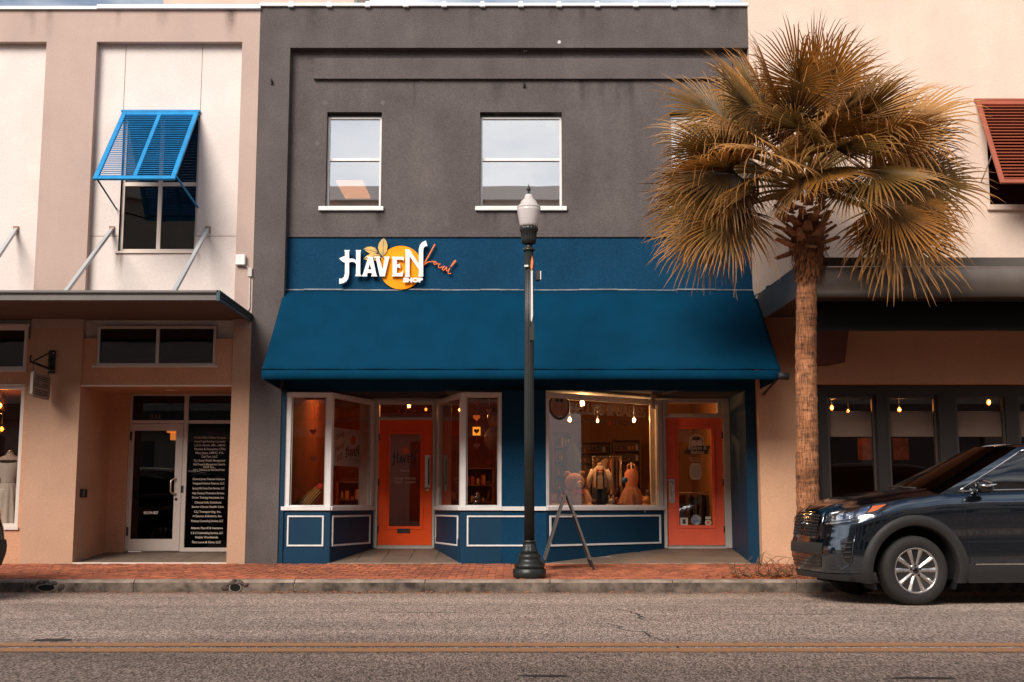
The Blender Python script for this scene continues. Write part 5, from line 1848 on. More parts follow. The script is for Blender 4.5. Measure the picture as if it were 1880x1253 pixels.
MB().box(x0, x1, 19.4, 19.46, z0, z1).build('screen', M('teal_plastic', (.03, .09, .11), .5), mo_, bevel=.01)
MB().box((x0 + x1) / 2 - .05, (x0 + x1) / 2 + .05, 19.42, 19.46, wzb - .6, z0).build('stand', m_black, mo_)


def bahama(name, label, TL, TR, BL, BR, mat, parent_y, nsl, mid=True, cat='shutter', louvre=.75):
    """top-hung louvred shutter; corners are 3D points"""
    TL, TR, BL, BR = map(Vector, (TL, TR, BL, BR))
    o = thing(name, label, cat, (TL + TR) / 2)
    ux = (TR - TL).normalized()
    dn = (BL - TL)
    Ls = dn.length
    dn = dn / Ls
    nr = ux.cross(dn).normalized()
    W = (TR - TL).length
    if nr.y > 0:
        nr = -nr

    def slab(nm, u0, u1, v0, v1, n0, n1, bev=.004):
        P = lambda u, v, n_: TL + ux * u + dn * v + nr * n_
        return MB().hexa([P(u0, v1, n0), P(u1, v1, n0), P(u1, v1, n1), P(u0, v1, n1), P(u0, v0, n0), P(u1, v0, n0), P(u1, v0, n1), P(u0, v0, n1)]).build(nm, mat, o, bevel=bev)
    s = .07
    slab('stile', 0, s, 0, Ls, -.02, .02)
    slab('stile', W - s, W, 0, Ls, -.02, .02)
    slab('top_rail', s, W - s, 0, .085, -.019, .019)
    slab('bottom_rail', s, W - s, Ls - .075, Ls, -.019, .019)
    cols = [(s, W / 2 - .03), (W / 2 + .03, W - s)] if mid else [(s, W - s)]
    if mid:
        slab('middle_stile', W / 2 - .03, W / 2 + .03, .085, Ls - .075, -.0195, .0195)
    tilt = R(38)
    me0 = {}
    for a, b in cols:
        for i in range(nsl):
            v = .085 + (Ls - .16) * (i + .5) / nsl
            hw = (Ls - .16) / nsl * louvre
            dv, dn_ = hw * math.cos(tilt), hw * math.sin(tilt)
            P = lambda u, q, e: TL + ux * u + dn * (v + q * dv + e * dn_ * .12) + nr * (q * dn_ - e * .004)
            MB().hexa([P(a, -1, -1), P(b, -1, -1), P(b, 1, -1), P(a, 1, -1), P(a, -1, 1), P(b, -1, 1), P(b, 1, 1), P(a, 1, 1)]).build('slat', mat, o)
    return o


TLx, TLz = at(225, 207, RC - .03)
TRx, TRz = at(365, 207, RC - .03)
yb = depth_for(169, 330, TLx)
yb = 0.5 * (yb + depth_for(322, 330, TRx))
BLz = az(330, yb)
sh_b = bahama('bahama_shutter', 'bright blue louvred shutter propped open over the cream building window', (TLx, RC - .03, TLz), (TRx, RC - .03, TRz), (TLx, yb, BLz), (TRx, yb, BLz), m_shut_b, RC, 33)
MB().box(TLx - .02, TRx + .02, RC - .055, RC - .001, TLz + .002, TLz + .04).build('hinge_bar', m_shut_b, sh_b, bevel=.004)
xq0, zq0 = at(213, 383, RC)
MB().tube([(TLx + .05, yb + .03, BLz + .02), (xq0, RC - .005, zq0)], .014, 6).build('prop_arm', m_blackiron, sh_b)
xq1, zq1 = at(363, 381, RC)
MB().tube([(TRx - .0, yb + .08, BLz + .06), (xq1, RC - .005, zq1)], .017, 6).build('prop_arm', m_shut_b, sh_b)

rain_streaks(cb, m_stc, BX0 + 6, pr1 - .1, ctop - .002, F, 9, 20, .2, .7)
rain_streaks(cb, m_stc, wx0, wx1, wzb - .032, RC, 5, 21, .25, .5, .02, .06, ends=True)
# canopy with rods
CF = 16.4
cz1, cz0 = az(535, CF), az(554, CF)
cn = thing('metal_canopy', 'dark metal canopy with hanging rods over the cream building entry', 'canopy', (-6.5, CF, cz0))
CXR = ax(400, 540, CF)
cb_ = MB()
cb_.box(BX0, CXR, CF, F + .15, cz0 + .06, cz1 - .05)
cb_.build('deck', m_soffit, cn)
prf = [(CF - .02, cz0), (CF - .06, cz0 + .01), (CF - .06, cz0 + .07), (CF - .04, cz0 + .09), (CF - .075, cz1 - .03), (CF - .075, cz1), (CF, cz1), (CF, cz0)]
rows = [[(x, p[0], p[1]) for p in prf] for x in (BX0, ax(385, 545, CF), CXR + .02)]
fo = MB().grid(rows, False, True)
fo.add(rows[-1], [tuple(range(8))])
fo.build('front_fascia', m_fascia, cn)
zb_w = az(592, F)
MB().hexa([(CXR, CF - .075, cz0), (CXR + .045, CF - .075, cz0), (CXR + .045, F - .003, cz0 + .02), (CXR, F - .003, cz0 + .02),
           (CXR, CF - .075, cz1 + .002), (CXR + .045, CF - .075, cz1 + .002), (CXR + .045, F - .003, cz1 + .0), (CXR, F - .003, cz1)]).build('side_fascia', M('teal_metal', (.035, .07, .085), .4, metal=.3), cn)
MB().box(CXR + .046, CXR + .062, CF - .03, F - .01, cz0 + .05, cz0 + .075).box(CXR + .046, CXR + .062, CF - .03, F - .01, cz1 - .045, cz1 - .02).build('fascia_bead', m_black, cn)
for (px0, py0, px1, py1) in ((118, 530, 206, 422), (317, 531, 382, 422), (-55, 530, 30, 422)):
    xw, zw = at(px1, py1, RC)
    yr = depth_for(px0, py0, xw)
    if not (CF < yr < F):
        yr = 16.9
    zr = cz1
    ro = MB()
    d = Vector((xw, RC - .01, zw)) - Vector((xw, yr, zr))
    e = d.normalized()
    nn = Vector((1, 0, 0))
    n2 = e.cross(nn)
    A_, B_ = Vector((xw, yr, zr)), Vector((xw, RC - .01, zw))
    h = .026
    ro.hexa([A_ - nn * h - n2 * h, A_ + nn * h - n2 * h, A_ + nn * h + n2 * h, A_ - nn * h + n2 * h, B_ - nn * h - n2 * h, B_ + nn * h - n2 * h, B_ + nn * h + n2 * h, B_ - nn * h + n2 * h])
    rod = ro.build('hanging_rod', M('pale_blue_steel', (.46, .47, .48), .45, metal=.3), cn)
    MB().box(xw - .04, xw + .04, RC - .03, RC - .001, zw - .05, zw + .05).build('wall_plate', M('rusty_plate', (.28, .16, .11), .7, var=.3, vscale=20), rod)
# wall box and cable on the pilaster
x, z = at(443, 478, F)
ab = thing('alarm_box', 'small white alarm box with cable on the tan pilaster', 'alarm box', (x, F, z - .08))
MB().box(x - .075, x + .075, F - .08, F - .001, z - .09, z + .075).build('box', m_white, ab, bevel=.01)
MB().tube([(x + .02, F - .02, z - .09), (x + .10, F - .015, z - .11), (x + .14, F - .012, z - .16), (x + .15, F - .012, z - .75), (x + .10, F - .012, z - .85)], .011, 6).build('cable', m_jamb, ab)
MB().box(x + .115, x + .175, F - .04, F - .001, z - .26, z - .13).build('junction', m_jamb, ab)

# ground floor: tan walls below the canopy
gz = az(592, F)
EX0, EX1 = ax(150, 650, F), ax(420, 650, F)      # entry bay
soz = az(707, F)                                # soffit of the entry
DY = 19.95
# header panel with its window
hx0, hx1, hz0, hz1 = ax(178, 640, F + .05), ax(396, 640, F + .05), az(672, F + .05), az(599, F + .05)
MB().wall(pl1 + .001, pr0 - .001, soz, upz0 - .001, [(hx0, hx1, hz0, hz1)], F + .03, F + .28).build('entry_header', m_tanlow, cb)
MB().box(pl1 + .002, pr0 - .002, F + .015, F + .06, soz - .022, soz - .001).build('drip_edge', M('cream_frame', (.66, .55, .47), .5), cb)
hm = ax(289, 640, F + .05)
hw = MB().wall(hx0, hx1, hz0, hz1, [(hx0 + .04, hm - .025, hz0 + .04, hz1 - .04), (hm + .025, hx1 - .04, hz0 + .04, hz1 - .04)], F + .05, F + .12).build('window', m_alu, cb)
MB().box(hx0 - .05, hx1 + .04, F + .0, F + .05, hz0 - .03, hz0 - .001).build('window_sill', M('cream_frame', (.66, .55, .47), .5), hw)
for a, b in ((hx0 + .04, hm - .025), (hm + .025, hx1 - .04)):
    MB().box(a, b, F + .08, F + .086, hz0 + .04, hz1 - .04).build('pane', g_dark, hw)
shell('tr', pl1 + .02, pr0 - .02, F + .285, 21, soz + .05, 3.6, m_indark, cb, m_indark, m_indark)
# recess: walls, soffit, door screen
lx = pl1
recx = ax(206, 720, DY)
fzL = az(1013, DY)
floorL = lambda y: fl0 + (fzL - .01 - fl0) * max(0, min(1, (y - F) / (DY - F)))
MB().add([(lx, F + .0, .15), (recx + .0, DY, .15), (recx, DY, soz), (lx, F + .0, soz)], [(0, 1, 2, 3)]).build('entry_side_wall', m_tanlow, cb)
MB().box(pr0 - .0, pr0 + .05, F + .5, DY + .1, .15, soz).build('entry_side_wall', m_tanlow, cb)
MB().box(lx - .1, pr0 + .05, F + .281, DY + .2, soz + .001, soz + .05).build('entry_soffit', m_tanlow, cb)
x, z = at(314, 716, 19.2)
MB().lathe([(.10, soz - .012), (.105, soz - .006), (.105, soz)], 18, (x, 19.2)).build('recessed_lamp', M('cream_frame', (.66, .55, .47), .5), cb)
jx1 = ax(233, 900, DY)
MB().box(recx - .15, jx1, DY - .03, DY + .2, .15, soz).build('entry_back_wall', m_tanlow, cb)
entry_floor(lx - .01, pr0, F + .07, DY + .05, floorL, cb, 6, 3)
MB().box(lx, pr0, F, F + .066, .1, fl0 + .012).build('threshold_strip', M('cream_frame', (.66, .55, .47), .5), cb)
# aluminium screen
fx0, fx1 = jx1, pr0 + .02
mx0, mx1 = ax(333, 900, DY), ax(341, 900, DY)
tb0, tb1 = az(778, DY), az(772, DY)
ftop = az(727, DY)
sb = az(1006, DY)
scn = MB().wall(fx0, fx1, fzL, soz, [(fx0 + .035, mx0, fzL, tb0), (fx0 + .035, mx0, tb1, ftop), (mx1, fx1 - .02, sb, tb0), (mx1, fx1 - .02, tb1, ftop)], DY, DY + .10).build('door_screen', m_alu, cb)
for a, b, c, d in ((fx0 + .035, mx0, tb1, ftop), (mx1, fx1 - .02, sb, tb0), (mx1, fx1 - .02, tb1, ftop)):
    MB().box(a, b, DY + .04, DY + .046, c, d).build('pane', g_dark, scn)
dx0, dx1 = fx0 + .04, mx0 - .005
gl0, gl1 = ax(243, 890, DY), ax(320, 890, DY)
gzt, gzb = az(791, DY), az(990, DY)
ld = MB().wall(dx0, dx1, fzL + .012, tb0 - .008, [(gl0, gl1, gzb, gzt)], DY - .005, DY + .04).build('door', m_alu, cb)
MB().box(gl0, gl1, DY + .015, DY + .021, gzb, gzt).build('door_glass', g_dark, ld)
hx = ax(322, 890, DY)
MB().tube([(hx + .015, DY - .005, az(880, DY)), (hx - .02, DY - .06, az(880, DY)), (hx - .055, DY - .075, az(883, DY)), (hx - .055, DY - .075, az(903, DY)), (hx - .02, DY - .06, az(907, DY)), (hx + .015, DY - .005, az(907, DY))], .014, 8).build('pull_handle', M('bright_steel', (.7, .6, .52), .3, metal=.8), ld)
MB().lathe([(.022, DY - .016), (.024, DY - .006)], 12, (hx + .02, az(917, DY)), axis='y').build('lock', m_dkmetal, ld)
MB().box(mx0 - .01, mx0 + .03, DY - .012, DY - .001, az(905, DY), az(892, DY)).build('strike_plate', m_dkmetal, scn)
for py in (801, 976):
    MB().box(dx0 - .02, dx0 + .012, DY - .022, DY - .006, az(py + 8, DY), az(py - 8, DY)).build('hinge', m_dkmetal, ld)
yT = DY + .034
lettering('number_lettering', '331', M('gray_number', (.30, .24, .19), .6), cb, DL(286, 766, yT), .105, .155, bold=-.002)
lettering('phone_lettering', '863-594-0827', m_decalw, ld, DL(277, 942, DY + .008), .062, .235, bold=.002)
names = [('Florida Public Utilities Company', 804), ('Anne-Tripp Roating, Counselor', 811), ('L.E.G. Parish, MA, LMHC', 818), ('Thomas & Associates CPAs', 825), ('Mary Joye, LMHC, P.A.', 832), ('DarTen, LLC', 839),
         ('Ty J. Roarg Wealth Management', 846), ('Real Property Management Lakeside', 853), ('KDB Inc.,', 858), ('John L. Wilkinson, Lic. Real Estate Broker', 863),
         ('Edward Jones Financial Advisors', 880), ('Vanguard Home Finance, LLC', 888), ('Spring Hills Home Care Services, LLC', 897), ('High Demand Protective Services', 906), ('Driver Training Associates, Inc.', 914), ('Clinical Info Solutions', 923), ('Senior Home Health Care', 931), ('CLJ Transporting, Inc.', 940), ('A Source Solutions, Inc.', 948), ('Pathway Counseling Services, LLC', 957),
         ('Atlantic Payroll & Insurance', 970), ('C & C Credentialing Services, LLC', 979), ('Noble Worldwide', 987), ('First Love & Care, LLC', 996)]
tcx = {804: 386, 996: 379}
for nm, py in names:
    px = 386 - 7 * (py - 804) / 192
    zc = az(py, yT)
    lettering('tenant_lettering', [(nm, 0), ('', 0)], m_decalw, scn, (lambda u, v: (ax(px, py, yT) + u, yT, zc + v)), .050, .52, bold=.0006)
# lobby
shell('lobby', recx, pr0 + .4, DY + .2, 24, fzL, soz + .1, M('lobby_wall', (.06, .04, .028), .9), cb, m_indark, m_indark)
x, z = at(317, 798, 21.5)
ll = thing('lobby_lantern', 'small lit lantern seen through the glass door of the cream building', 'lamp', (x, 21.5, z))
MB().box(x - .03, x + .05, 21.46, 21.54, z - .1, z + .02).build('glass_body', M('lantern_glow', (1, .5, .2), .5, emit=(1, .30, .05), estr=3), ll)
MB().box(x - .09, x + .06, 21.44, 21.56, z + .03, z + .06).build('cap', M('lantern_glow', (1, .5, .2), .5, emit=(1, .30, .05), estr=3), ll)
MB().tube([(x, 21.5, z + .06), (x, 21.5, soz + .1)], .01, 6).build('rod', m_black, ll)
# intercom on the side wall of the entry
x, z = at(153, 906, F + .18)
ic = thing('intercom', 'small black intercom on the side wall of the cream building entry', 'intercom', (x, F + .18, z))
tdir = Vector((recx - lx, DY - F, 0)).normalized()
P0 = Vector((lx, F, 0)) + tdir * .19
nrm = Vector((tdir.y, -tdir.x, 0))
mb = MB()
for (t0, t1, n0, n1, z0_, z1_, nm, mt) in ((0, .22, .002, .045, z - .06, z + .06, 'case', m_black), (.02, .09, .045, .05, z - .045, z + .045, 'keypad', m_steel)):
    p = [P0 + tdir * t0 + nrm * n0, P0 + tdir * t1 + nrm * n0, P0 + tdir * t1 + nrm * n1, P0 + tdir * t0 + nrm * n1]
    MB().hexa([(q.x, q.y, z0_) for q in p] + [(q.x, q.y, z1_) for q in p]).build(nm, mt, ic)
# left storefront: transom, spandrel, big window with a dress
vx1 = ax(48, 640, F)
vx0 = vx1 - 3.2
tw0, tw1 = az(680, F + .05), az(600, F + .05)
bw0, bw1 = az(968, F + .05), az(709, F + .05)
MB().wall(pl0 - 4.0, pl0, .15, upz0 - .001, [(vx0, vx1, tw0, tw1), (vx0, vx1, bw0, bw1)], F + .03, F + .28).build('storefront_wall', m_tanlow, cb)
for z0_, z1_, gm, sl_ in ((tw0, tw1, g_dark, .03), (bw0, bw1, g_shop, .04)):
    w_o = MB().wall(vx0, vx1, z0_, z1_, [(vx0 + .05, vx1 - .055, z0_ + .055, z1_ - .055)], F + .045, F + .11).build('window', M('pale_frame', (.62, .55, .50), .5), cb)
    MB().box(vx0 + .05, vx1 - .055, F + .08, F + .086, z0_ + .055, z1_ - .055).build('pane', gm, w_o)
    MB().box(vx0 - .02, vx1 + .02, F + .0, F + .045, z0_ - sl_, z0_ - .001).build('window_sill', M('pale_frame', (.62, .55, .50), .5), w_o)
MB().box(vx0 - .02, vx1 + .012, F + .0, F + .045, bw1 + .0, bw1 + .02).build('drip_edge', M('pale_frame', (.62, .55, .50), .5), cb)
MB().box(vx0 - .02, vx1 + .03, F - .005, F + .045, tw1 + .0, tw1 + .035).build('drip_edge', M('pale_frame', (.62, .55, .50), .5), cb)
shell('dress', vx0 - .3, vx1 + .12, F + .285, 22.5, .3, soz + .05, M('dress_wall', (.10, .045, .02), .9), cb, m_infloor, M('dress_ceiling', (.28, .12, .05), .9))
shell('dress2', vx0 - .3, vx1 + .12, F + .285, 22.5, soz + .1, 3.6, m_indark, cb, m_indark, m_indark)
# dress form
YF = 18.95
fx_, fzt = at(19, 831, YF)
ff = thing('dress_form', 'headless dress form in a long white dress in the storefront window', 'dress form', (fx_, YF, bw0))
m_dr = M('white_dress', (.60, .54, .48), .9, var=.05, bump=.25, bscale=12)
m_fm = M('linen_form', (.55, .44, .35), .8)
zN = fzt
prof = [(0, .05, .05), (.04, .06, .055), (.075, .15, .085), (.12, .175, .10), (.25, .15, .12), (.32, .155, .12), (.42, .115, .095), (.46, .115, .095)]
rows = [[(fx_ + rx * math.cos(t), YF + ry * math.sin(t), zN - dz) for t in [k * math.pi / 12 for k in range(24)]] for dz, rx, ry in prof[:4]]
MB().grid(rows, True, True).build('neck_and_shoulders', m_fm, ff)
rows = [[(fx_ + (rx + .006) * math.cos(t), YF + (ry + .006) * math.sin(t), zN - dz - (.05 * max(0, -math.sin(t)) if dz < .13 else 0)) for t in [k * math.pi / 12 for k in range(24)]] for dz, rx, ry in prof[3:]]
MB().grid(rows, True, True).build('bodice', m_dr, ff)
rows = []
for i in range(14):
    dz = .46 + (.70) * i / 13
    rx = .118 + .13 * (i / 13) ** .8
    tier = .012 * ((i % 5) / 5)
    rows.append([(fx_ + (rx + tier) * (1 + .06 * math.sin(13 * t) * min(1, i / 4)) * math.cos(t), YF + (rx + tier) * .75 * (1 + .06 * math.sin(13 * t) * min(1, i / 4)) * math.sin(t), zN - dz) for t in [k * math.pi / 36 for k in range(72)]])
MB().grid(rows, True, True).build('skirt', m_dr, ff)
for s_ in (-1, 1):
    MB().ball((fx_ + s_ * .185, YF, zN - .17), .075, 12, 9, sx=.8, sy=.95, sz=1.35).build('puff_sleeve', m_dr, ff)
MB().lathe([(.045, zN), (.045, zN + .02), (.02, zN + .035)], 12, (fx_, YF)).build('neck_cap', m_steel, ff)
MB().tube([(fx_, YF, zN - .9), (fx_, YF, .3)], .018, 8).lathe([(.17, .30), (.16, .325), (.03, .34)], 16, (fx_, YF)).build('stand', m_black, ff)
x, z = at(2, 745, 19.3)
for (px, py, rr_, lab, e) in ((0, 745, .13, 'large glass globe pendant glowing orange in the dress window', 5), (3, 788, .08, 'smaller low globe pendant glowing in the dress window', 3)):
    Yp = 19.4 if rr_ > .1 else 20.2
    x, z = at(px, py, Yp)
    o = thing('globe_pendant', lab, 'lamp', (x, Yp, z))
    MB().ball((x, Yp, z), rr_, 18, 12).build('globe', glass('amber_globe', (.95, .72, .5), .02, 1.0), o)
    MB().ball((x, Yp, z), .03, 10, 7, sz=1.5).build('bulb', m_bulb, o)
    MB().tube([(x, Yp, z + rr_), (x, Yp, soz + .05)], .005, 5).build('cord', m_black, o)
    pointlight('bulb_light', (x + .05, Yp - .06, z - .0), e, (1, .36, .09), .05, o)
# projecting bracket sign
SX = ax(96, 660, F)
bsn = thing('bracket_sign', 'SUITES on CENTRAL plaque hanging from a black iron bracket on the tan pilaster', 'sign', (SX, F, az(665, F)))
za, zb2 = az(644, F), az(686, F)
MB().box(SX - .05, SX + .05, F - .025, F - .001, zb2, za).build('wall_plate', m_blackiron, bsn)
yA = depth_for(56, 660, SX)
zarm = az(676, F)
arm_z2 = az(664, yA)
MB().tube([(SX, F - .02, az(679, F)), (SX, yA, arm_z2)], .020, 8).build('arm', m_blackiron, bsn)
MB().tube([(SX, F - .02, az(646, F)), (SX, yA + .12, arm_z2 + .02)], .012, 8).build('tie_bar', m_blackiron, bsn)
MB().tube([(SX, yA, arm_z2), (SX, yA - .015, arm_z2 + .05), (SX, yA - .0, arm_z2 + .085), (SX, yA + .03, arm_z2 + .075)], .014, 8).build('scroll', m_blackiron, bsn)
MB().tube([(SX, F - .03, az(660, F)), (SX, F - .09, az(662, F)), (SX, F - .09, az(672, F)), (SX, F - .03, az(675, F))], .012, 8).build('scroll', m_blackiron, bsn)
for dz in (.04, -.04):
    for yy in (za - .04, zb2 + .04):
        MB().ball((SX + dz * .6, F - .03, yy), .012, 8, 6).build('bolt', m_steel, bsn)
yS0 = depth_for(58, 700, SX)
yS1 = depth_for(90, 705, SX)
zS1, zS0 = az(682, yS0), az(728, yS0)
cS = .04
pol = [(yS0, zS0 + cS), (yS0 + cS, zS0), (yS1 - cS, zS0), (yS1, zS0 + cS), (yS1, zS1 - cS), (yS1 - cS, zS1), (yS0 + cS, zS1), (yS0, zS1 - cS)]
pq_ = MB().prism(pol, lambda u, v, d: (SX + d, u, v), -.02, .02).build('plaque', M('plaque_stone', (.26, .21, .17), .8, var=.06), bsn)
for f in (.14, .22, .30, .70, .78, .86):
    zz_ = zS0 + (zS1 - zS0) * f
    ins = .08 if f in (.30, .70) else .14
    Wp = yS1 - yS0
    MB().box(SX + .0205, SX + .0235, yS0 + Wp * ins, yS1 - Wp * ins, zz_ - .006, zz_ + .006).build('rule_line', m_decalk, pq_)
lettering('lettering', 'SUITES on CENTRAL', m_decalk, pq_, lambda u, v: (SX + .022, (yS0 + yS1) / 2 + u, (zS0 + zS1) / 2 + v), .10, (yS1 - yS0) * .86, bold=.001)
for yy in (yS0 + .05, yS1 - .05):
    t = (yy - F) / (yA - F)
    MB().tube([(SX, yy, zS1 - .01), (SX, yy, az(679, F) + (arm_z2 - az(679, F)) * t)], .005, 5).build('hanger', m_blackiron, bsn)

# house behind the parapets
rbk = thing('rear_building', 'pale pink rear block rising behind the parapet of the gray building', 'building', (ax(560, 0, 25), 25, 9))
x0, x1 = ax(300, 5, 25), ax(651, 5, 25)
MB().box(x0, x1, 25, 30, .1, az(-90, 25)).build('wall', M('pink_stucco', (.62, .45, .38), .9, var=.05), rbk)
MB().box(x1 - .001, x1 + .06, 24.95, 25.3, .1, az(-80, 25)).build('downpipe', m_fascia, rbk)

# ================================================================== peach building on the right
pb = thing('peach_building', 'peach stucco building with dark restaurant front behind the palm', 'building', (8, F, .2))
X0 = GX1 + .004
PF = F - .03
PXR = 15.0
shx0 = ax(1814, 300, PF)
shz0, shz1 = az(377, PF), az(190, PF)
hz_ = az(705, PF)
sfx0 = ax(1500, 800, PF)
m_peach_shade = M('peach_stucco_shaded', (.62, .37, .225), .9, grain=.08, var=.06, vscale=1.3, bump=.5, bscale=45, streak=.06)  # peach coat with the warm shade under the canopy mixed into its colour
PSP = az(545, PF) - .2
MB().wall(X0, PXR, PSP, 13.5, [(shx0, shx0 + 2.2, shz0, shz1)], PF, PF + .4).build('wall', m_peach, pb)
MB().wall(X0, PXR, .15, PSP, [(sfx0, PXR - .5, .15, hz_)], PF, PF + .4).build('lower_wall', m_peach_shade, pb)
MB().box(shx0 - .06, shx0 + 2.3, PF - .05, PF + .1, shz0 - .09, shz0 - .001).build('window_sill', m_peach, pb, bevel=.01)
MB().wall(shx0, shx0 + 2.2, shz0, shz1, [(shx0 + .05, shx0 + 1.07, shz0 + .05, shz1 - .05), (shx0 + 1.13, shx0 + 2.15, shz0 + .05, shz1 - .05)], PF + .12, PF + .18).build('window', m_dkmetal, pb)
for a in (shx0 + .05, shx0 + 1.13):
    MB().box(a, a + 1.02, PF + .15, PF + .156, shz0 + .05, shz1 - .05).build('pane', g_dark, pb)
shell('pu', shx0 - .3, shx0 + 2.5, PF + .41, 22, shz0 - .4, shz1 + .3, m_indark, pb, m_indark, m_indark)
TLx, TLz = at(1791, 186, PF - .03)
yb2 = depth_for(1837, 337, TLx)
BZ = az(337, yb2)
WR = 2.3
sh_r = bahama('bahama_shutter', 'rust red louvred shutter propped open on the peach building', (TLx, PF - .03, TLz), (TLx + WR, PF - .03, TLz), (TLx, yb2, BZ), (TLx + WR, yb2, BZ), m_shut_r, PF, 24, cat='shutter', louvre=.72)
MB().box(TLx - .02, TLx + WR, PF - .055, PF - .001, TLz + .002, TLz + .035).build('hinge_bar', m_shut_r, sh_r)
xa_, za_ = at(1800, 335, PF)
MB().tube([(TLx + .02, yb2 + .35 * (PF - yb2), BZ + .35 * (TLz - BZ)), (TLx + .03, PF - .005, za_)], .012, 6).build('prop_arm', m_steel, sh_r)

# canopy of the peach building
RF = 15.9
rz1_, rz0_ = az(487, RF), az(545, RF)
RX0 = ax(1464, 520, RF)
rc = thing('metal_canopy', 'gray metal canopy with black valance on the peach building', 'canopy', (8, RF, rz0_))
MB().box(RX0 + .01, PXR, RF + .1, PF - .003, rz0_ + .1, rz1_ - .04).build('deck', m_soffit, rc)
seams = [RX0, ax(1704, 515, RF), ax(1704, 515, RF) + 2.6, PXR]
for a, b in zip(seams[:-1], seams[1:]):
    prf = [(RF + .06, rz0_), (RF, rz0_ + .004), (RF - .005, rz0_ + (rz1_ - rz0_) * .55), (RF - .002, rz0_ + (rz1_ - rz0_) * .8), (RF + .02, rz1_ - .03), (RF + .06, rz1_ - .005), (RF + .14, rz1_), (RF + .14, rz0_)]
    rows = [[(x, p[0], p[1]) for p in prf] for x in (a + .004, (a + b) / 2, b - .004)]
    mb = MB().grid(rows, True, True)
    mb.add(rows[0], [tuple(reversed(range(8)))])
    mb.add(rows[-1], [tuple(range(8))])
    mb.build('front_fascia', m_gut, rc)
MB().box(RX0 + .2, PXR, RF + .35, RF + .42, rz1_ - .02, az(473, RF + .35)).build('back_gutter', M('dark_gutter', (.10, .085, .075), .5, metal=.3), rc)
MB().hexa([(RX0 - .005, RF + .01, rz0_), (RX0 + .0, RF + .01, rz0_), (RX0 + .0, PF - .003, rz0_ + .03), (RX0 - .03, PF - .003, rz0_ + .03),
           (RX0 - .005, RF + .01, rz1_ - .01), (RX0 + .0, RF + .01, rz1_ - .01), (RX0 + .0, PF - .003, rz1_ + .03), (RX0 - .03, PF - .003, rz1_ + .03)]).build('side_fascia', m_gut, rc)
x, z = at(1412, 520, F - .2)
MB().box(x - .05, x + .08, PF - .3, PF - .15, rz1_ + .03, rz1_ + .12).build('junction_box', m_dkmetal, rc)
MB().tube([(x - .05, PF - .2, rz1_ + .06), (x - .2, PF - .15, rz1_ + .0), (x - .25, PF - .02, rz1_ - .2)], .008, 6).build('cable', m_black, rc)
VY = 16.6
vz1, vz0 = az(540, VY), az(608, VY)
vX0 = ax(1498, 580, VY)
rows = [[(vX0 + (PXR - vX0) * j / 60, VY - .10 * (1 - t_) * 0 - .012 * math.sin(j * 1.1) * t_ + .35 * (1 - t_), vz1 + (vz0 - vz1) * t_) for j in range(61)] for t_ in (0, .4, .8, .81, 1)]
vo_ = MB().grid(rows, True).build('valance', m_valance, rc)
md = vo_.modifiers.new('th', 'SOLIDIFY')
md.thickness = .01
x0, x1 = ax(1509, 640, VY + .5), ax(1572, 640, VY + .5)
zc1, zc0 = az(600, VY + .5), az(662, VY + .5)
for dx in (0, 4.2):
    MB().prism([(VY + .45, zc1), (VY + .75, zc0), (PF - .001, zc0 + .06), (PF - .001, zc1)], lambda u, v, d: (d + dx, u, v), x0, x1 - .1).build('corbel', M('dark_red_wood', (.060, .014, .010), .7, var=.15), rc)
# storefront
SFY = PF + .18
MB().wall(sfx0, PXR - .5, .15, hz_, [(ax(a, 800, SFY), ax(b, 800, SFY), .5, az(728, SFY)) for a, b in ((1520, 1608), (1632, 1722), (1757, 1848), (1872, 1960))] + [(7.9, 8.6, .5, az(728, SFY)), (9.0, 9.7, .5, az(728, SFY)), (10.6, 13.5, .5, az(728, SFY))], SFY, SFY + .12).build('storefront_frame', m_dkmetal, pb)
for a, b in ((1520, 1608), (1632, 1722), (1757, 1848), (1872, 1960)):
    x0, x1 = ax(a, 800, SFY), ax(b, 800, SFY)
    w_o = MB().wall(x0 + .002, x1 - .002, .502, az(728, SFY) - .002, [(x0 + .035, x1 - .035, .55, az(728, SFY) - .035)], SFY + .025, SFY + .09).build('window', M('brown_frame', (.060, .046, .036), .5), pb)
    MB().box(x0 + .035, x1 - .035, SFY + .05, SFY + .056, .55, az(728, SFY) - .035).build('pane', g_shop, w_o)
    zb_, zt_ = az(802, SFY + .12), az(757, SFY + .12)
    MB().box(x0 + .0, x1 - .0, SFY + .13, SFY + .136, zb_, zt_).build('reflection_band', M('reflection_band', (.38, .29, .23), .85, var=.05), w_o)  # pale band added to stand for the reflection across the panes
    MB().tube([(x0, SFY + .133, zt_ + .01), (x1, SFY + .133, zt_ + .01)], .008, 6).build('band_rod', m_steel, w_o)
for a, b in ((7.9, 8.6), (9.0, 9.7), (10.6, 13.5)):
    MB().box(a, b, SFY + .05, SFY + .056, .5, az(728, SFY)).build('pane', g_shop, pb)
for a, b in ((1610, 1630), (1724, 1754)):
    MB().box(ax(a, 800, SFY), ax(b, 800, SFY), SFY - .03, SFY - .001, .2, hz_ - .15).build('mullion', m_dkmetal, pb)
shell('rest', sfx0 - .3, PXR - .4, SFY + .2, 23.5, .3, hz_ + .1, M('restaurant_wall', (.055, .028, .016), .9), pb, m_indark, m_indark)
bulb(1527, 749, 19.4, 'bare orange bulb in the restaurant window nearest the palm', .03, 2.5, hz_ + .1, m_bulb, (1, .36, .09), 'restaurant bulbs')
bulb(1557, 756, 20.6, 'smaller orange bulb farther inside the restaurant window nearest the palm', .025, 2, hz_ + .1, m_bulb, (1, .36, .09), 'restaurant bulbs')
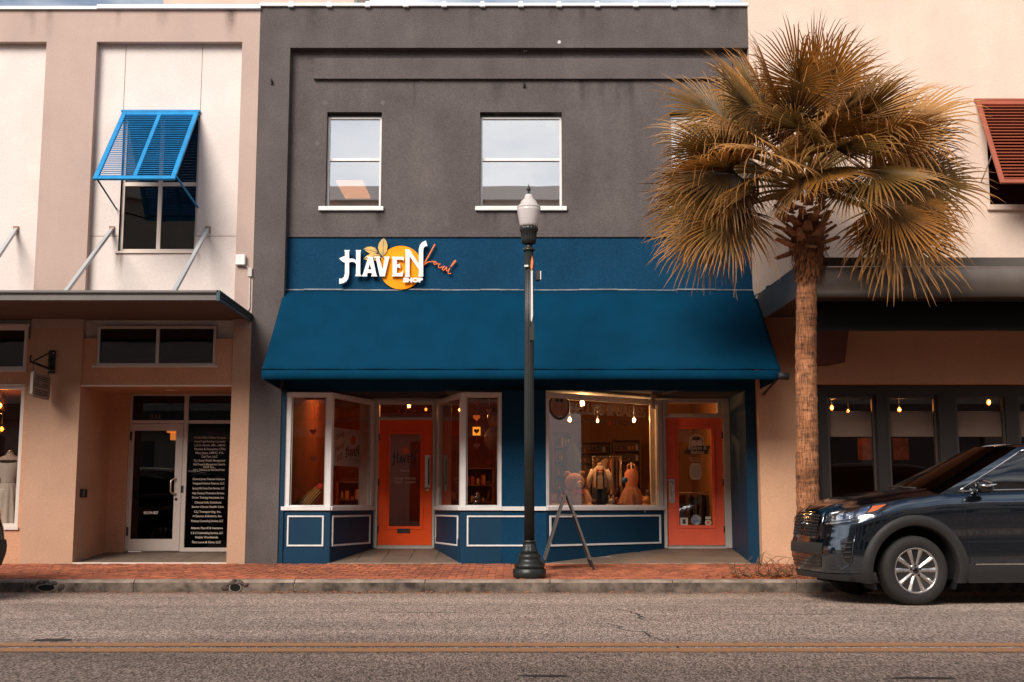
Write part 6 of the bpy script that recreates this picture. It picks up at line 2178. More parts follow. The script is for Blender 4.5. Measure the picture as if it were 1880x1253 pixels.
bulb(1651, 753, 19.6, 'bare orange bulb in the second restaurant window', .03, 2.5, hz_ + .1, m_bulb, (1, .36, .09), 'restaurant bulbs')
bulb(1815, 739, 19.4, 'bare orange bulb in the restaurant window above the car', .034, 2.5, hz_ + .1, m_bulb, (1, .36, .09), 'restaurant bulbs')
for px0, px1, lab in ((1640, 1668, 'dim orange poster in the second restaurant window'), (1575, 1600, 'dim orange poster in the restaurant window nearest the palm')):
    x0, x1 = ax(px0, 820, 21), ax(px1, 820, 21)
    o = MB().box(x0, x1, 21, 21.02, az(845, 21), az(805, 21)).build('poster', M('orange_poster', (.35, .11, .03), .8, col2=(.15, .05, .02), vscale=6))
    tag(o, lab, 'poster')
    MB().tube([((x0 + x1) / 2, 21.01, az(806, 21)), ((x0 + x1) / 2, 21.01, hz_ + .1)], .004, 4).build('cord', m_black, o)

# ================================================================== street lamp
LY = 15.75
LX = ax(972, 1050, LY)
LZ = pavz(LY)
lp = thing('street_lamp', 'black fluted cast iron street lamp with acorn globe on the brick pavement', 'street lamp', (LX, LY, LZ))
pz = lambda py: az(py, LY)
sr = lambda px, py: px / (FPX / (LY * _c + (pz(py) - CAMZ) * _s))
prof = [(sr(29.5, 1062), LZ), (sr(30.5, 1060), LZ + .01), (sr(30.5, 1045), pz(1045)), (sr(27, 1043), pz(1043))]
MB().lathe(prof, 32, (LX, LY)).build('base_drum', m_lamp, lp)
prof = [(27, 1043), (28, 1040), (27, 1036), (22, 1032), (19.5, 1028), (19.5, 1025), (21, 1022), (19, 1019), (17, 1016)]
MB().lathe([(sr(r, y), pz(y)) for r, y in prof], 32, (LX, LY)).build('base_collar', m_lamp, lp)
prof = [(17, 1016), (14.5, 1010), (12.5, 1003), (11.2, 997)]
MB().lathe([(sr(r, y), pz(y)) for r, y in prof], 64, (LX, LY), flute=16, depth=.08).build('fluted_bell', m_lamp, lp)
prof = [(11.2, 997), (12.2, 996), (12.2, 993), (10.5, 992)]
MB().lathe([(sr(r, y), pz(y)) for r, y in prof], 32, (LX, LY)).build('ring', m_lamp, lp)
MB().lathe([(sr(9.6, 992), pz(992)), (sr(9.3, 800), pz(800)), (sr(8.9, 600), pz(600)), (sr(8.6, 462), pz(462))], 64, (LX, LY), flute=16, depth=.13).build('shaft', m_lamp, lp)
prof = [(8.6, 462), (10.8, 461), (11.2, 459), (10.5, 457), (8, 456), (6.5, 453), (7, 449)]
MB().lathe([(sr(r, y), pz(y)) for r, y in prof], 32, (LX, LY)).build('ring', m_lamp, lp)
prof = [(7, 449), (12.5, 448), (14, 440), (15.2, 426), (17.3, 424), (17.3, 419), (15.5, 416.5)]
MB().lathe([(sr(r, y), pz(y)) for r, y in prof], 72, (LX, LY), flute=18, depth=.07).build('globe_holder', m_lamp, lp)


def globe_mat():
    m = bpy.data.materials.new('prismatic_glass')
    m.use_nodes = True
    n, l = m.node_tree.nodes, m.node_tree.links
    p = n['Principled BSDF']
    p.inputs['Base Color'].default_value = (.86, .80, .78, 1)
    p.inputs['Roughness'].default_value = .22
    p.inputs['Coat Weight'].default_value = .6
    tr = n.new('ShaderNodeBsdfTranslucent')
    tr.inputs['Color'].default_value = (.88, .82, .80, 1)
    mx = n.new('ShaderNodeMixShader')
    mx.inputs[0].default_value = .45
    l.new(p.outputs[0], mx.inputs[1])
    l.new(tr.outputs[0], mx.inputs[2])
    l.new(mx.outputs[0], n['Material Output'].inputs['Surface'])
    return m


prof = [(15.5, 416.5), (17, 413), (19.5, 400), (21.2, 388), (21.8, 383)]
gm2 = globe_mat()
MB().lathe([(sr(r, y), pz(y)) for r, y in prof], 96, (LX, LY), flute=48, depth=.03).build('globe', gm2, lp)
prof = [(21.8, 383), (21.4, 380), (18, 377), (15.5, 374), (15.0, 371), (12, 368), (8.5, 365), (7.5, 361), (6.2, 357.5)]
MB().lathe([(sr(r, y), pz(y)) for r, y in prof], 64, (LX, LY)).build('globe_cap', gm2, lp)
prof = [(6.2, 357.5), (4.0, 356), (1.8, 354), (1.5, 351), (3.8, 349.5), (4, 347.5), (1.8, 346), (2.6, 344.5), (1.1, 342), (.2, 338)]
MB().lathe([(sr(r, y), pz(y)) for r, y in prof], 16, (LX, LY)).build('finial', m_blackiron, lp)
yf = LY - .075  # strip and tip added to stand for a sunlit sliver of the post
ZZ = lambda px, py: at(px, py, yf)
bp_ = [ZZ(974.5, 497), ZZ(978, 497), ZZ(978.5, 580), ZZ(976, 592), ZZ(974.3, 588)]
MB().prism(bp_, lambda u, v, d: (u, yf - d, v), 0, .008).build('sunlit_strip', M('strip_sunlit', (.62, .60, .60), .5), lp)
bp_ = [ZZ(976.8, 470), ZZ(978.8, 480), ZZ(978, 490), ZZ(976, 500), ZZ(974, 490), ZZ(974.6, 481)]
MB().prism(bp_, lambda u, v, d: (u, yf - d, v), 0, .008).build('orange_tip', M('strip_orange', (.80, .20, .03), .5), lp)
bp_ = [ZZ(978.5, 582), ZZ(980.5, 602), ZZ(981, 625), ZZ(972, 625), ZZ(973, 604), ZZ(976, 592)]
MB().prism(bp_, lambda u, v, d: (u, yf - d, v), -.01, .012).build('strip_foot', m_black, lp)
x0, z0 = at(983, 516, LY)
x1, z1 = at(991, 498, LY)
pbx = MB().box(x0, x1, LY - .05, LY + .05, z0, z1).build('photocell_box', m_dkmetal, lp, bevel=.008)
MB().box(x1 + .001, x1 + .018, LY - .04, LY + .04, z0 + .01, z1 - .005).build('photocell_face', m_white, pbx, bevel=.005)
x0, z0 = at(967, 489, LY - .06)
MB().box(x0 - .03, x0 + .02, LY - .085, LY - .055, z0 - .012, z0 + .012).build('strap_clip', m_white, lp)

# ================================================================== folding pavement sign
SY0, SY1 = 17.05, 17.65
szf = pavz((SY0 + SY1) / 2)
xa0 = ax(995, 1040, SY0)
xb0 = ax(1091, 1040, SY0)
xt_, zt_ = at(1040, 908, SY0)
af = thing('folding_sign', 'black and aluminium A-frame pavement sign standing edge-on by the street lamp', 'sign', ((xa0 + xb0) / 2, SY0, szf))
m_aly = M('worn_aluminium', (.26, .23, .21), .35, metal=.8, var=.12, vscale=10)
for xb_, nm in ((xa0, -1), (xb0, 1)):
    foot = Vector((xb_, 0, szf))
    topp = Vector((xt_ + nm * .014, 0, zt_))
    d = topp - foot
    Ls = d.length
    d = d / Ls
    n_ = Vector((d.z, 0, -d.x)) * nm * (1 if d.z > 0 else -1)
    n_ = Vector((nm * abs(d.z), 0, -nm * d.x * (1 if d.z > 0 else 1)))
    n_ = (n_ - d * n_.dot(d)).normalized()

    def bar(nm_, y0, y1, v0, v1, n0, n1, mt):
        P = lambda y, v, q: (foot.x + d.x * v + n_.x * q, y, foot.z + d.z * v + n_.z * q)
        MB().hexa([P(y0, v0, n0), P(y0, v0, n1), P(y1, v0, n1), P(y1, v0, n0), P(y0, v1, n0), P(y0, v1, n1), P(y1, v1, n1), P(y1, v1, n0)]).build(nm_, mt, af, bevel=.003)
    bar('leg', SY0, SY0 + .03, .0, .14, -.018, .012, m_black)
    bar('leg', SY1 - .03, SY1, .0, .14, -.018, .012, m_black)
    bar('frame_upright', SY0, SY0 + .03, .14, Ls, -.015, .015, m_aly)
    bar('frame_upright', SY1 - .03, SY1, .14, Ls, -.015, .015, m_aly)
    bar('frame_rail', SY0 + .035, SY1 - .035, .14, .175, -.014, .014, m_aly)
    bar('frame_rail', SY0 + .035, SY1 - .035, Ls - .035, Ls, -.014, .014, m_aly)
    bar('message_panel', SY0 + .035, SY1 - .035, .175, Ls - .035, -.006, .006, M('chalk_black', (.02, .02, .02), .6))
xz0, zz0 = at(1023, 946, SY0)
xz1, _z = at(1060, 946, SY0)
MB().box(xz0, xz1, SY0 + .005, SY0 + .02, zz0 - .012, zz0 + .012).build('spreader', m_aly, af)
MB().tube([(xt_ - .02, SY0 + .1, zt_ + .01), (xt_ - .02, SY1 - .1, zt_ + .01)], .014, 8).build('hinge', m_black, af)

# ================================================================== palm
TY = 15.95
TX = ax(1487, 900, TY)
TZ = pavz(TY)
palm = thing('palm_tree', 'tall cabbage palm with golden drooping fan fronds by the kerb', 'palm tree', (TX, TY, TZ))


def trunk_mat():
    m = bpy.data.materials.new('palm_bark')
    m.use_nodes = True
    n, l = m.node_tree.nodes, m.node_tree.links
    p = n['Principled BSDF']
    p.inputs['Roughness'].default_value = .95
    tc = n.new('ShaderNodeTexCoord')
    mp = n.new('ShaderNodeMapping')
    mp.inputs['Scale'].default_value = (3, 3, 16)
    l.new(tc.outputs['Object'], mp.inputs['Vector'])
    a = n.new('ShaderNodeTexNoise')
    a.inputs['Scale'].default_value = 1.6
    a.inputs['Detail'].default_value = 7
    a.inputs['Roughness'].default_value = .7
    l.new(mp.outputs['Vector'], a.inputs['Vector'])
    b = n.new('ShaderNodeTexNoise')
    b.inputs['Scale'].default_value = 2.2
    b.inputs['Detail'].default_value = 6
    l.new(tc.outputs['Object'], b.inputs['Vector'])
    mp2 = n.new('ShaderNodeMapping')
    mp2.inputs['Scale'].default_value = (40, 40, 5)
    l.new(tc.outputs['Object'], mp2.inputs['Vector'])
    c = n.new('ShaderNodeTexNoise')
    c.inputs['Scale'].default_value = 1.5
    l.new(mp2.outputs['Vector'], c.inputs['Vector'])
    ad = n.new('ShaderNodeMath')
    ad.operation = 'ADD'
    l.new(a.outputs['Fac'], ad.inputs[0])
    l.new(c.outputs['Fac'], ad.inputs[1])
    hf = n.new('ShaderNodeMath')
    hf.operation = 'MULTIPLY'
    hf.inputs[1].default_value = .5
    l.new(ad.outputs[0], hf.inputs[0])
    cr = n.new('ShaderNodeValToRGB')
    e = cr.color_ramp.elements
    e[0].position, e[0].color = .36, (.045, .020, .010, 1)
    e[1].position, e[1].color = .64, (.52, .24, .115, 1)
    l.new(hf.outputs[0], cr.inputs['Fac'])
    cr2 = n.new('ShaderNodeValToRGB')
    cr2.color_ramp.elements[0].position = .38
    cr2.color_ramp.elements[0].color = (.55, .42, .32, 1)
    cr2.color_ramp.elements[1].position = .62
    cr2.color_ramp.elements[1].color = (1.1, 1.0, .92, 1)
    l.new(b.outputs['Fac'], cr2.inputs['Fac'])
    mu = n.new('ShaderNodeVectorMath')
    mu.operation = 'MULTIPLY'
    l.new(cr.outputs['Color'], mu.inputs[0])
    l.new(cr2.outputs['Color'], mu.inputs[1])
    l.new(mu.outputs[0], p.inputs['Base Color'])
    bp = n.new('ShaderNodeBump')
    bp.inputs['Strength'].default_value = .9
    bp.inputs['Distance'].default_value = .03
    l.new(hf.outputs[0], bp.inputs['Height'])
    l.new(bp.outputs['Normal'], p.inputs['Normal'])
    return m


m_bark = trunk_mat()
rp = random.Random(42)
rows = []
ztop = az(455, TY)
NT = 90
for i in range(NT + 1):
    t = i / NT
    z = TZ - .05 + (ztop - TZ + .05) * t
    py_ = 930 - 475 * t
    cxp = 1487 - 6 * t - 3 * math.sin(t * 3)
    cxw = ax(cxp, max(455, 1060 - 605 * t), TY)
    r = .152 - .022 * t + .012 * math.exp(-t * 14) + rp.uniform(-.004, .004) + (.004 if i % 3 == 0 else 0)
    rows.append([(cxw + r * (1 + .03 * math.sin(3 * a + i * .2)) * math.cos(a), TY + r * math.sin(a), z) for a in [k * math.pi / 16 for k in range(32)]])
MB().grid(rows, True, True).build('trunk', m_bark, palm)
CX, CZ = at(1478, 415, TY)
CZ2 = az(330, TY)
# fibrous skirt under the crown
m_fib = M('palm_fibre', (.27, .09, .025), .95, var=.5, vscale=16, col2=(.07, .025, .01))
mb = MB()
for i in range(520):
    a = rp.uniform(0, 2 * math.pi)
    z = az(rp.uniform(440, 508), TY)
    px_off = (z - az(508, TY)) / (az(440, TY) - az(508, TY))
    r = .145 + .09 * px_off + rp.uniform(-.01, .02)
    L_ = rp.uniform(.05, .16)
    w = rp.uniform(.006, .018)
    c, s_ = math.cos(a), math.sin(a)
    x, y = CX + .03 + r * c, TY + r * s_
    out = rp.uniform(.01, .07)
    tx, ty = -s_ * w, c * w
    j = rp.uniform(-.05, .05)
    mb.add([(x - tx, y - ty, z), (x + tx, y + ty, z), (x + c * out + tx * .3 - s_ * j, y + s_ * out + ty * .3 + c * j, z - L_), (x + c * out - tx * .3 - s_ * j, y + s_ * out - ty * .3 + c * j, z - L_)], [(0, 1, 2, 3)])
rows = [[(CX + .03 + r * math.cos(a), TY + r * math.sin(a), az(y, TY)) for a in [k * math.pi / 12 for k in range(24)]] for y, r in ((512, .13), (490, .16), (465, .20), (440, .225), (420, .20), (395, .12))]
mb.grid(rows, True, True)
tag(mb.build('fibre_skirt', m_fib, palm), kind='stuff')
# split leaf bases ("boots")
m_boot = M('leaf_base', (.34, .15, .07), .9, var=.35, vscale=10, rnd=.2)
for i in range(46):
    a = i * 2.39996
    lev = i / 46
    zz_ = az(462 - 100 * lev, TY)
    r = .17 + .04 * math.sin(lev * 3)
    c, s_ = math.cos(a), math.sin(a)
    L_ = rp.uniform(.15, .30)
    up = rp.uniform(.3, 1.0) - (.6 if lev < .15 else 0)
    b0 = Vector((CX + r * c, TY + r * s_, zz_))
    dirv = Vector((c, s_, up)).normalized()
    tn = Vector((-s_, c, 0))
    w0, w1 = rp.uniform(.055, .085), rp.uniform(.025, .045)
    th = .016
    e = b0 + dirv * L_
    nn = dirv.cross(tn)
    MB().hexa([b0 - tn * w0 - nn * th, b0 + tn * w0 - nn * th, b0 + tn * w0 + nn * th, b0 - tn * w0 + nn * th,
               e - tn * w1 - nn * th, e + tn * w1 - nn * th, e + tn * w1 + nn * th, e - tn * w1 + nn * th]).build('leaf_base', m_boot, palm, bevel=.006)


def frond_mat(name, c1, c2, tr=.22):
    m = bpy.data.materials.new(name)
    m.use_nodes = True
    n, l = m.node_tree.nodes, m.node_tree.links
    p = n['Principled BSDF']
    p.inputs['Roughness'].default_value = .5
    p.inputs['Specular IOR Level'].default_value = .35
    at_ = n.new('ShaderNodeAttribute')      # 0 at the stalk, 1 at the frayed dry tips
    at_.attribute_name = 'tip'
    tc = n.new('ShaderNodeTexCoord')
    no = n.new('ShaderNodeTexNoise')
    no.inputs['Scale'].default_value = 7
    no.inputs['Detail'].default_value = 4
    l.new(tc.outputs['Object'], no.inputs['Vector'])
    ma = n.new('ShaderNodeMath')
    ma.operation = 'MULTIPLY_ADD'
    ma.inputs[1].default_value = .9
    l.new(no.outputs['Fac'], ma.inputs[0])
    l.new(at_.outputs['Fac'], ma.inputs[2])
    sb = n.new('ShaderNodeMath')
    sb.operation = 'SUBTRACT'
    sb.inputs[1].default_value = .45
    l.new(ma.outputs[0], sb.inputs[0])
    cr = n.new('ShaderNodeValToRGB')
    e = cr.color_ramp.elements
    e[0].position, e[0].color = .05, (*c2, 1)  # stalk end darkened: shade between the segments put into the colour
    e[1].position, e[1].color = 1.0, (.42, .185, .045, 1)
    x = e.new(.55)
    x.color = (*c1, 1)
    l.new(sb.outputs[0], cr.inputs['Fac'])
    oi = n.new('ShaderNodeObjectInfo')
    mr = n.new('ShaderNodeMapRange')
    mr.inputs['To Min'].default_value = .62
    mr.inputs['To Max'].default_value = 1.3
    l.new(oi.outputs['Random'], mr.inputs['Value'])
    mm = n.new('ShaderNodeVectorMath')
    mm.operation = 'SCALE'
    l.new(cr.outputs['Color'], mm.inputs[0])
    l.new(mr.outputs['Result'], mm.inputs['Scale'])
    l.new(mm.outputs[0], p.inputs['Base Color'])
    t_ = n.new('ShaderNodeBsdfTranslucent')
    l.new(mm.outputs[0], t_.inputs['Color'])
    mx = n.new('ShaderNodeMixShader')
    mx.inputs[0].default_value = tr
    l.new(p.outputs[0], mx.inputs[1])
    l.new(t_.outputs[0], mx.inputs[2])
    l.new(mx.outputs[0], n['Material Output'].inputs['Surface'])
    return m


m_fr = [frond_mat('frond_olive', (.20, .105, .022), (.070, .045, .012)),
        frond_mat('frond_gold', (.46, .195, .034), (.15, .072, .015)),
        frond_mat('frond_straw', (.42, .22, .075), (.17, .085, .027)),
        frond_mat('frond_dark', (.13, .066, .018), (.045, .026, .009))]
m_pet = M('petiole', (.26, .15, .035), .6, var=.2)


def frond(az_, el, plen, blen, mt, seed, base=None, roll=None):
    """costapalmate leaf: petiole, arching costa and ~46 folded segments with drooping tips"""
    q = random.Random(seed)
    c, s_ = math.cos(az_), math.sin(az_)
    p = Vector(base) if base else Vector((CX + .08 * c, TY + .08 * s_, CZ + .18))
    e = el
    pts = [p.copy()]
    n1 = 10
    for i in range(n1):
        e -= (.030 + .022 * math.cos(el)) * (1 + i * .05)
        p = p + Vector((c * math.cos(e), s_ * math.cos(e), math.sin(e))) * plen / n1
        pts.append(p.copy())
    hast = p.copy()
    mbp = MB().tube(pts, [.024 - .010 * i / n1 for i in range(n1 + 1)], 6)
    fwd = Vector((c * math.cos(e), s_ * math.cos(e), math.sin(e)))
    side = Vector((-s_, c, 0))
    roll = q.uniform(-.6, .6) if roll is None else roll
    up = side.cross(fwd)
    side, up = side * math.cos(roll) + up * math.sin(roll), up * math.cos(roll) - side * math.sin(roll)
    # costa goes on into the blade and bends down
    mb = MB()
    tips = []
    NS = 52
    cup = q.uniform(.15, .5)
    for k in range(NS):
        f = k / (NS - 1) * 2 - 1
        ang = f * R(q.uniform(116, 122))
        orig = hast + fwd * .26 * (1 - abs(f)) ** 1.3
        d = (fwd * math.cos(ang) + side * math.sin(ang)).normalized()
        d = (d + up * (cup * abs(math.sin(ang)) * .8 - .05)).normalized()
        L_ = blen * (.98 - .30 * abs(f) ** 2.0) * q.uniform(.88, 1.1)
        NSG = 7
        pp = orig.copy()
        dirv = d.copy()
        wmax = .0165 * blen / .95
        lat = fwd.cross(up)
        lat = up.cross(dirv).normalized()
        droop = q.uniform(.02, .14)
        vs = []
        for i in range(NSG + 1):
            t = i / NSG
            w = wmax * (.30 + 1.5 * t if t < .42 else (.93 * (1 - ((t - .42) / .58) ** 1.25) + .035))
            ll = lat * w
            fold = up * (w * .55)
            vs += [pp - ll + fold, pp - up * (w * .1), pp + ll + fold]
            tips += [t] * 3
            g_ = droop * (0 if t < .35 else (t - .35) * 5.0)
            if t > .7 and q.random() < .4:
                g_ *= 2.8
            dirv = (dirv + Vector((q.uniform(-.02, .02), q.uniform(-.02, .02), -g_))).normalized()
            pp = pp + dirv * L_ / NSG
        fs = []
        for i in range(NSG):
            o = i * 3
            fs += [(o, o + 1, o + 4, o + 3), (o + 1, o + 2, o + 5, o + 4)]
        mb.add(vs, fs)
    for k in range(14):          # loose fibres hang between the segments
        ang = q.uniform(-1, 1) * R(115)
        d = (fwd * math.cos(ang) + side * math.sin(ang)).normalized()
        o_ = hast + d * blen * q.uniform(.35, .7)
        pp, dv, L_ = o_.copy(), (d + up * .2).normalized(), q.uniform(.25, .6)
        lat = d.cross(up).normalized() * .0028
        vs = []
        for i in range(7):
            vs += [pp - lat, pp + lat]
            tips += [.9, .9]
            dv = (dv + Vector((q.uniform(-.25, .25), q.uniform(-.25, .25), -.38))).normalized()
            pp = pp + dv * L_ / 6
        mb.add(vs, [(2 * i, 2 * i + 1, 2 * i + 3, 2 * i + 2) for i in range(6)])
    fo_ = mb.build('frond', mt, palm)
    fo_.data.attributes.new('tip', 'FLOAT', 'POINT').data.foreach_set('value', tips)
    mbp.build('petiole', m_pet, fo_)
    return fo_


# crown: spear leaves at the top, mature fans round the middle, an old drooping skirt
FR = []
for i in range(52):
    lev = i / 51
    a = i * 2.39996 + rp.uniform(-.25, .25)
    el = R(88 - 92 * lev ** .95 + rp.uniform(-9, 9))
    if lev > .58:               # the oldest leaves hang at the two sides, the street side was pruned
        a = (0 if i % 2 else math.pi) + rp.uniform(-.62, .62)
    pl_ = .66 + .52 * min(1, 2.2 * lev) + rp.uniform(-.15, .15)
    bl_ = rp.uniform(.80, 1.06)
    if lev > .78:
        pl_ *= .88
        bl_ *= 1.02
    k = rp.random()
    mt = m_fr[0] if k < .42 else m_fr[1] if k < .68 else m_fr[2] if k < .86 else m_fr[3]
    if lev > .85:
        mt = m_fr[3] if k < .3 else m_fr[1] if k < .65 else m_fr[0]
    # side leaves are twisted on their stalks so that the fan shows its face to the street
    sidew = abs(math.cos(a))
    tw = None
    if sidew > .5:
        tw = -math.copysign(1, math.cos(a)) * R(rp.uniform(35, 85)) * (1 if rp.random() < .85 else -.5)
    frond(a, el, pl_, bl_, mt, 100 + i, base=(CX + .1 * math.cos(a), TY + .1 * math.sin(a), CZ + .40 + .56 * (1 - lev)), roll=tw)
for k, (da, el_, pl_, bl_) in enumerate(((-95, 42, .75, .95), (-70, 30, .85, .95), (-120, 28, .85, 1.0), (-85, 12, .70, .85), (-50, 14, .95, .95), (-135, 10, .95, .95), (-105, 55, .8, .9), (-60, 52, .9, .95),
                                     (-140, 45, .9, .95), (-40, 38, 1.0, .95), (-112, 5, .7, .8), (-65, 0, .75, .8))):
    a = R(da + rp.uniform(-8, 8))
    mt = m_fr[(1, 0, 2, 1, 0, 1, 3, 0, 2, 1, 3, 0, 1, 1, 0, 2, 0)[k]]
    frond(a, R(el_), pl_, bl_, mt, 400 + k, base=(CX + .1 * math.cos(a), TY + .1 * math.sin(a), CZ + .62))
# seed stalks: branched reddish sprays
m_seed = M('seed_stalk', (.30, .11, .055), .9, var=.3, vscale=12)
for px, py, sd_ in ((1388, 222, 1), (1560, 215, 2), (1610, 262, 3), (1440, 245, 4)):
    q = random.Random(sd_)
    Yc = TY - .55
    x, z = at(px, py, Yc)
    mb = MB()
    mb.tube([(CX, TY - .1, CZ + .5), ((CX + x) / 2, (TY + Yc) / 2, (CZ + .5 + z) / 2 + .35), (x, Yc, z + .15)], [.018, .014, .008], 6)
    for i in range(26):
        a, b = q.uniform(0, 6.28), q.uniform(-1.3, .9)
        o_ = Vector((x + q.uniform(-.12, .12), Yc + q.uniform(-.12, .12), z + q.uniform(-.05, .15)))
        dv = Vector((math.cos(a) * math.cos(b), math.sin(a) * math.cos(b), math.sin(b)))
        tip = o_ + dv * q.uniform(.16, .30) + Vector((0, 0, -.05))
        mb.tube([o_, (o_ + tip) / 2 + Vector((0, 0, .03)), tip], .004, 3, caps=False)
        for j in range(7):
            s0 = o_.lerp(tip, q.uniform(.3, 1))
            e0 = s0 + Vector((q.uniform(-1, 1), q.uniform(-1, 1), q.uniform(-1, .6))) * .07
            mb.tube([s0, e0], .0025, 3, caps=False)
    mb.build('seed_spray', m_seed, palm)

# fallen twigs and leaf litter at the foot of the palm
m_tw = M('dry_twig', (.20, .10, .05), .9, var=.4, vscale=9)
tw = thing('fallen_branch', 'tangle of dry brown twigs lying on the bricks by the palm', 'branch', (ax(1410, 1052, 15.75), 15.75, pavz(15.75)))
q = random.Random(77)
mb = MB()
for i in range(26):
    px = q.uniform(1345, 1465)
    Yc = q.uniform(15.6, 16.0)
    x = ax(px, 1060, Yc)
    a = q.uniform(0, 6.28)
    L_ = q.uniform(.15, .55)
    z0_ = pavz(Yc) + .012
    pts = []
    for k in range(6):
        t = k / 5
        a += q.uniform(-.5, .5)
        pts.append((x + math.cos(a) * L_ * t, Yc + math.sin(a) * L_ * t * .5, z0_ + max(0, .20 * q.random() * math.sin(t * 2.6)) * (1 if i % 2 else .3) + (.0 if i % 5 else .16 * t)))
    mb.tube(pts, [.009, .008, .007, .006, .004, .002], 5)
    for k in range(3):
        b = Vector(pts[1 + k])
        e_ = b + Vector((q.uniform(-.12, .12), q.uniform(-.06, .06), q.uniform(.0, .13)))
        mb.tube([b, e_], [.005, .002], 4)
mb.build('twigs', m_tw, tw)
m_lf = M('dead_leaf', (.42, .13, .035), .8, var=.4, vscale=30)


def scatter(name, label, n, fx, seed, smin=.012, smax=.035):
    q = random.Random(seed)
    mb = MB()
    for i in range(n):
        x, y, z = fx(q)
        a = q.uniform(0, 6.28)
        L_ = q.uniform(smin, smax)
        w = L_ * q.uniform(.3, .6)
        c, s_ = math.cos(a), math.sin(a)
        mb.add([(x - c * L_, y - s_ * L_, z + .003), (x - s_ * w, y + c * w, z + q.uniform(.003, .018)), (x + c * L_, y + s_ * L_, z + .004), (x + s_ * w, y - c * w, z + q.uniform(.003, .018))], [(0, 1, 2, 3)])
    tag(mb.build(name, m_lf), label, 'leaves', kind='stuff')


scatter('leaf_litter', 'dead brown leaf litter round the foot of the palm', 420, lambda q: (lambda y: (ax(1410, 1060, y) + q.gauss(.1, .42), y, pavz(y)))(q.uniform(15.56, 16.2)), 5, .015, .04)


def gutter(q):
    k = q.random()
    if k < .5:
        x = q.uniform(-7.5, 7.5)
    elif k < .75:
        x = q.gauss(-1.7, 1.1)
    else:
        x = q.gauss(5.4, .9)
    return (x, KERB - abs(q.gauss(.02, .13)) - .01, .001)


scatter('leaf_litter', 'thin line of dead leaves along the gutter below the kerb', 700, gutter, 6, .008, .026)
scatter('leaf_litter', 'few scraps of leaf scattered over the brick pavement', 70, lambda q: (lambda y: (q.uniform(-7, 6), y, pavz(y) + .002))(q.uniform(15.6, 18.3)), 8, .01, .024)
# ================================================================== cars
def interp(x, tab):
    if x <= tab[0][0]:
        return tab[0][1]
    for (x0, y0), (x1, y1) in zip(tab[:-1], tab[1:]):
        if x <= x1:
            t = (x - x0) / (x1 - x0)
            t2 = t * t * (3 - 2 * t) * .5 + t * .5
            return y0 + (y1 - y0) * t2
    return tab[-1][1]


CL = 4.78
T_TOP = [(0, .965), (.12, .985), (.3, 1.035), (.6, 1.095), (1.0, 1.155), (1.35, 1.195), (1.8, 1.215), (3.0, 1.24), (4.2, 1.27), (4.78, 1.25)]
T_BOT = [(0, .29), (.3, .255), (.6, .235), (1.4, .24), (3.4, .25), (4.3, .28), (4.78, .36)]
T_AF = [(.20, .12), (.30, .055), (.40, .025), (.52, .0), (.62, .0), (.72, .03), (.85, .05), (.95, .085), (1.05, .17), (1.2, .3)]
T_AR = [(.20, .14), (.35, .05), (.55, .0), (.75, .03), (1.0, .10), (1.25, .20)]
T_W = [(0, .885), (.12, .915), (.3, .925), (.5, .925), (.62, .935), (.80, .945), (.87, .935), (.92, .918), (.96, .898), (1.0, .865)]
A_F, P_F = .62, 2.5


def surf(u, z, side=-1, off=0.0):
    """point on the car body skin: u 0..1 round the nose from its middle, 1..2 along the flank, 2..3 round the tail"""
    # relative height on this station decides the width
    def W(a):
        zt, zb = interp(a, T_TOP), interp(a, T_BOT)
        return interp((z - zb) / (zt - zb), T_W)
    af, ar = interp(z, T_AF), CL - interp(z, T_AR)
    if u <= 1:
        th = u * math.pi / 2
        a = af + A_F * (1 - max(0, math.cos(th)) ** (2 / P_F))
        y = W(a) * math.sin(th) ** (2 / P_F)
    elif u <= 2:
        a = af + A_F + (ar - A_F - af - A_F) * (u - 1)
        y = W(a)
    else:
        th = (3 - u) * math.pi / 2
        a = ar - A_F * (1 - max(0, math.cos(th)) ** (2 / 3.2))
        y = W(a) * max(0, math.sin(th)) ** (2 / 3.2)
    return Vector((a, side * y, z))


def surf_n(u, z, side=-1):
    e = 1e-3
    p = surf(u, z, side)
    du = surf(u + e, z, side) - surf(max(0.0001, u - e), z, side)
    dz = surf(u, z + e, side) - surf(u, z - e, side)
    n = du.cross(dz)
    if n.length < 1e-9:
        return Vector((-1, 0, 0))
    n.normalize()
    # outward
    c = Vector((CL / 2, 0, z))
    if n.dot(p - c) < 0:
        n = -n
    return n


def u_for_a(a, z):
    lo, hi = 0.0, 3.0
    for _ in range(40):
        m = (lo + hi) / 2
        if surf(m, z).x < a:
            lo = m
        else:
            hi = m
    return (lo + hi) / 2


CAR_PSI = R(6.5)
WHEEL_A, WHEEL_R, WHEEL_B = .95, .372, 2.78
_rear = Vector((math.cos(CAR_PSI), math.sin(CAR_PSI), 0))
_far = Vector((-math.sin(CAR_PSI), math.cos(CAR_PSI), 0))
CAR_O = Vector((4.37, 13.3, 0)) - _rear * WHEEL_A + _far * .925


def car_world(p, O=None):
    O = CAR_O if O is None else O
    return O + _rear * p.x + _far * p.y + Vector((0, 0, p.z))


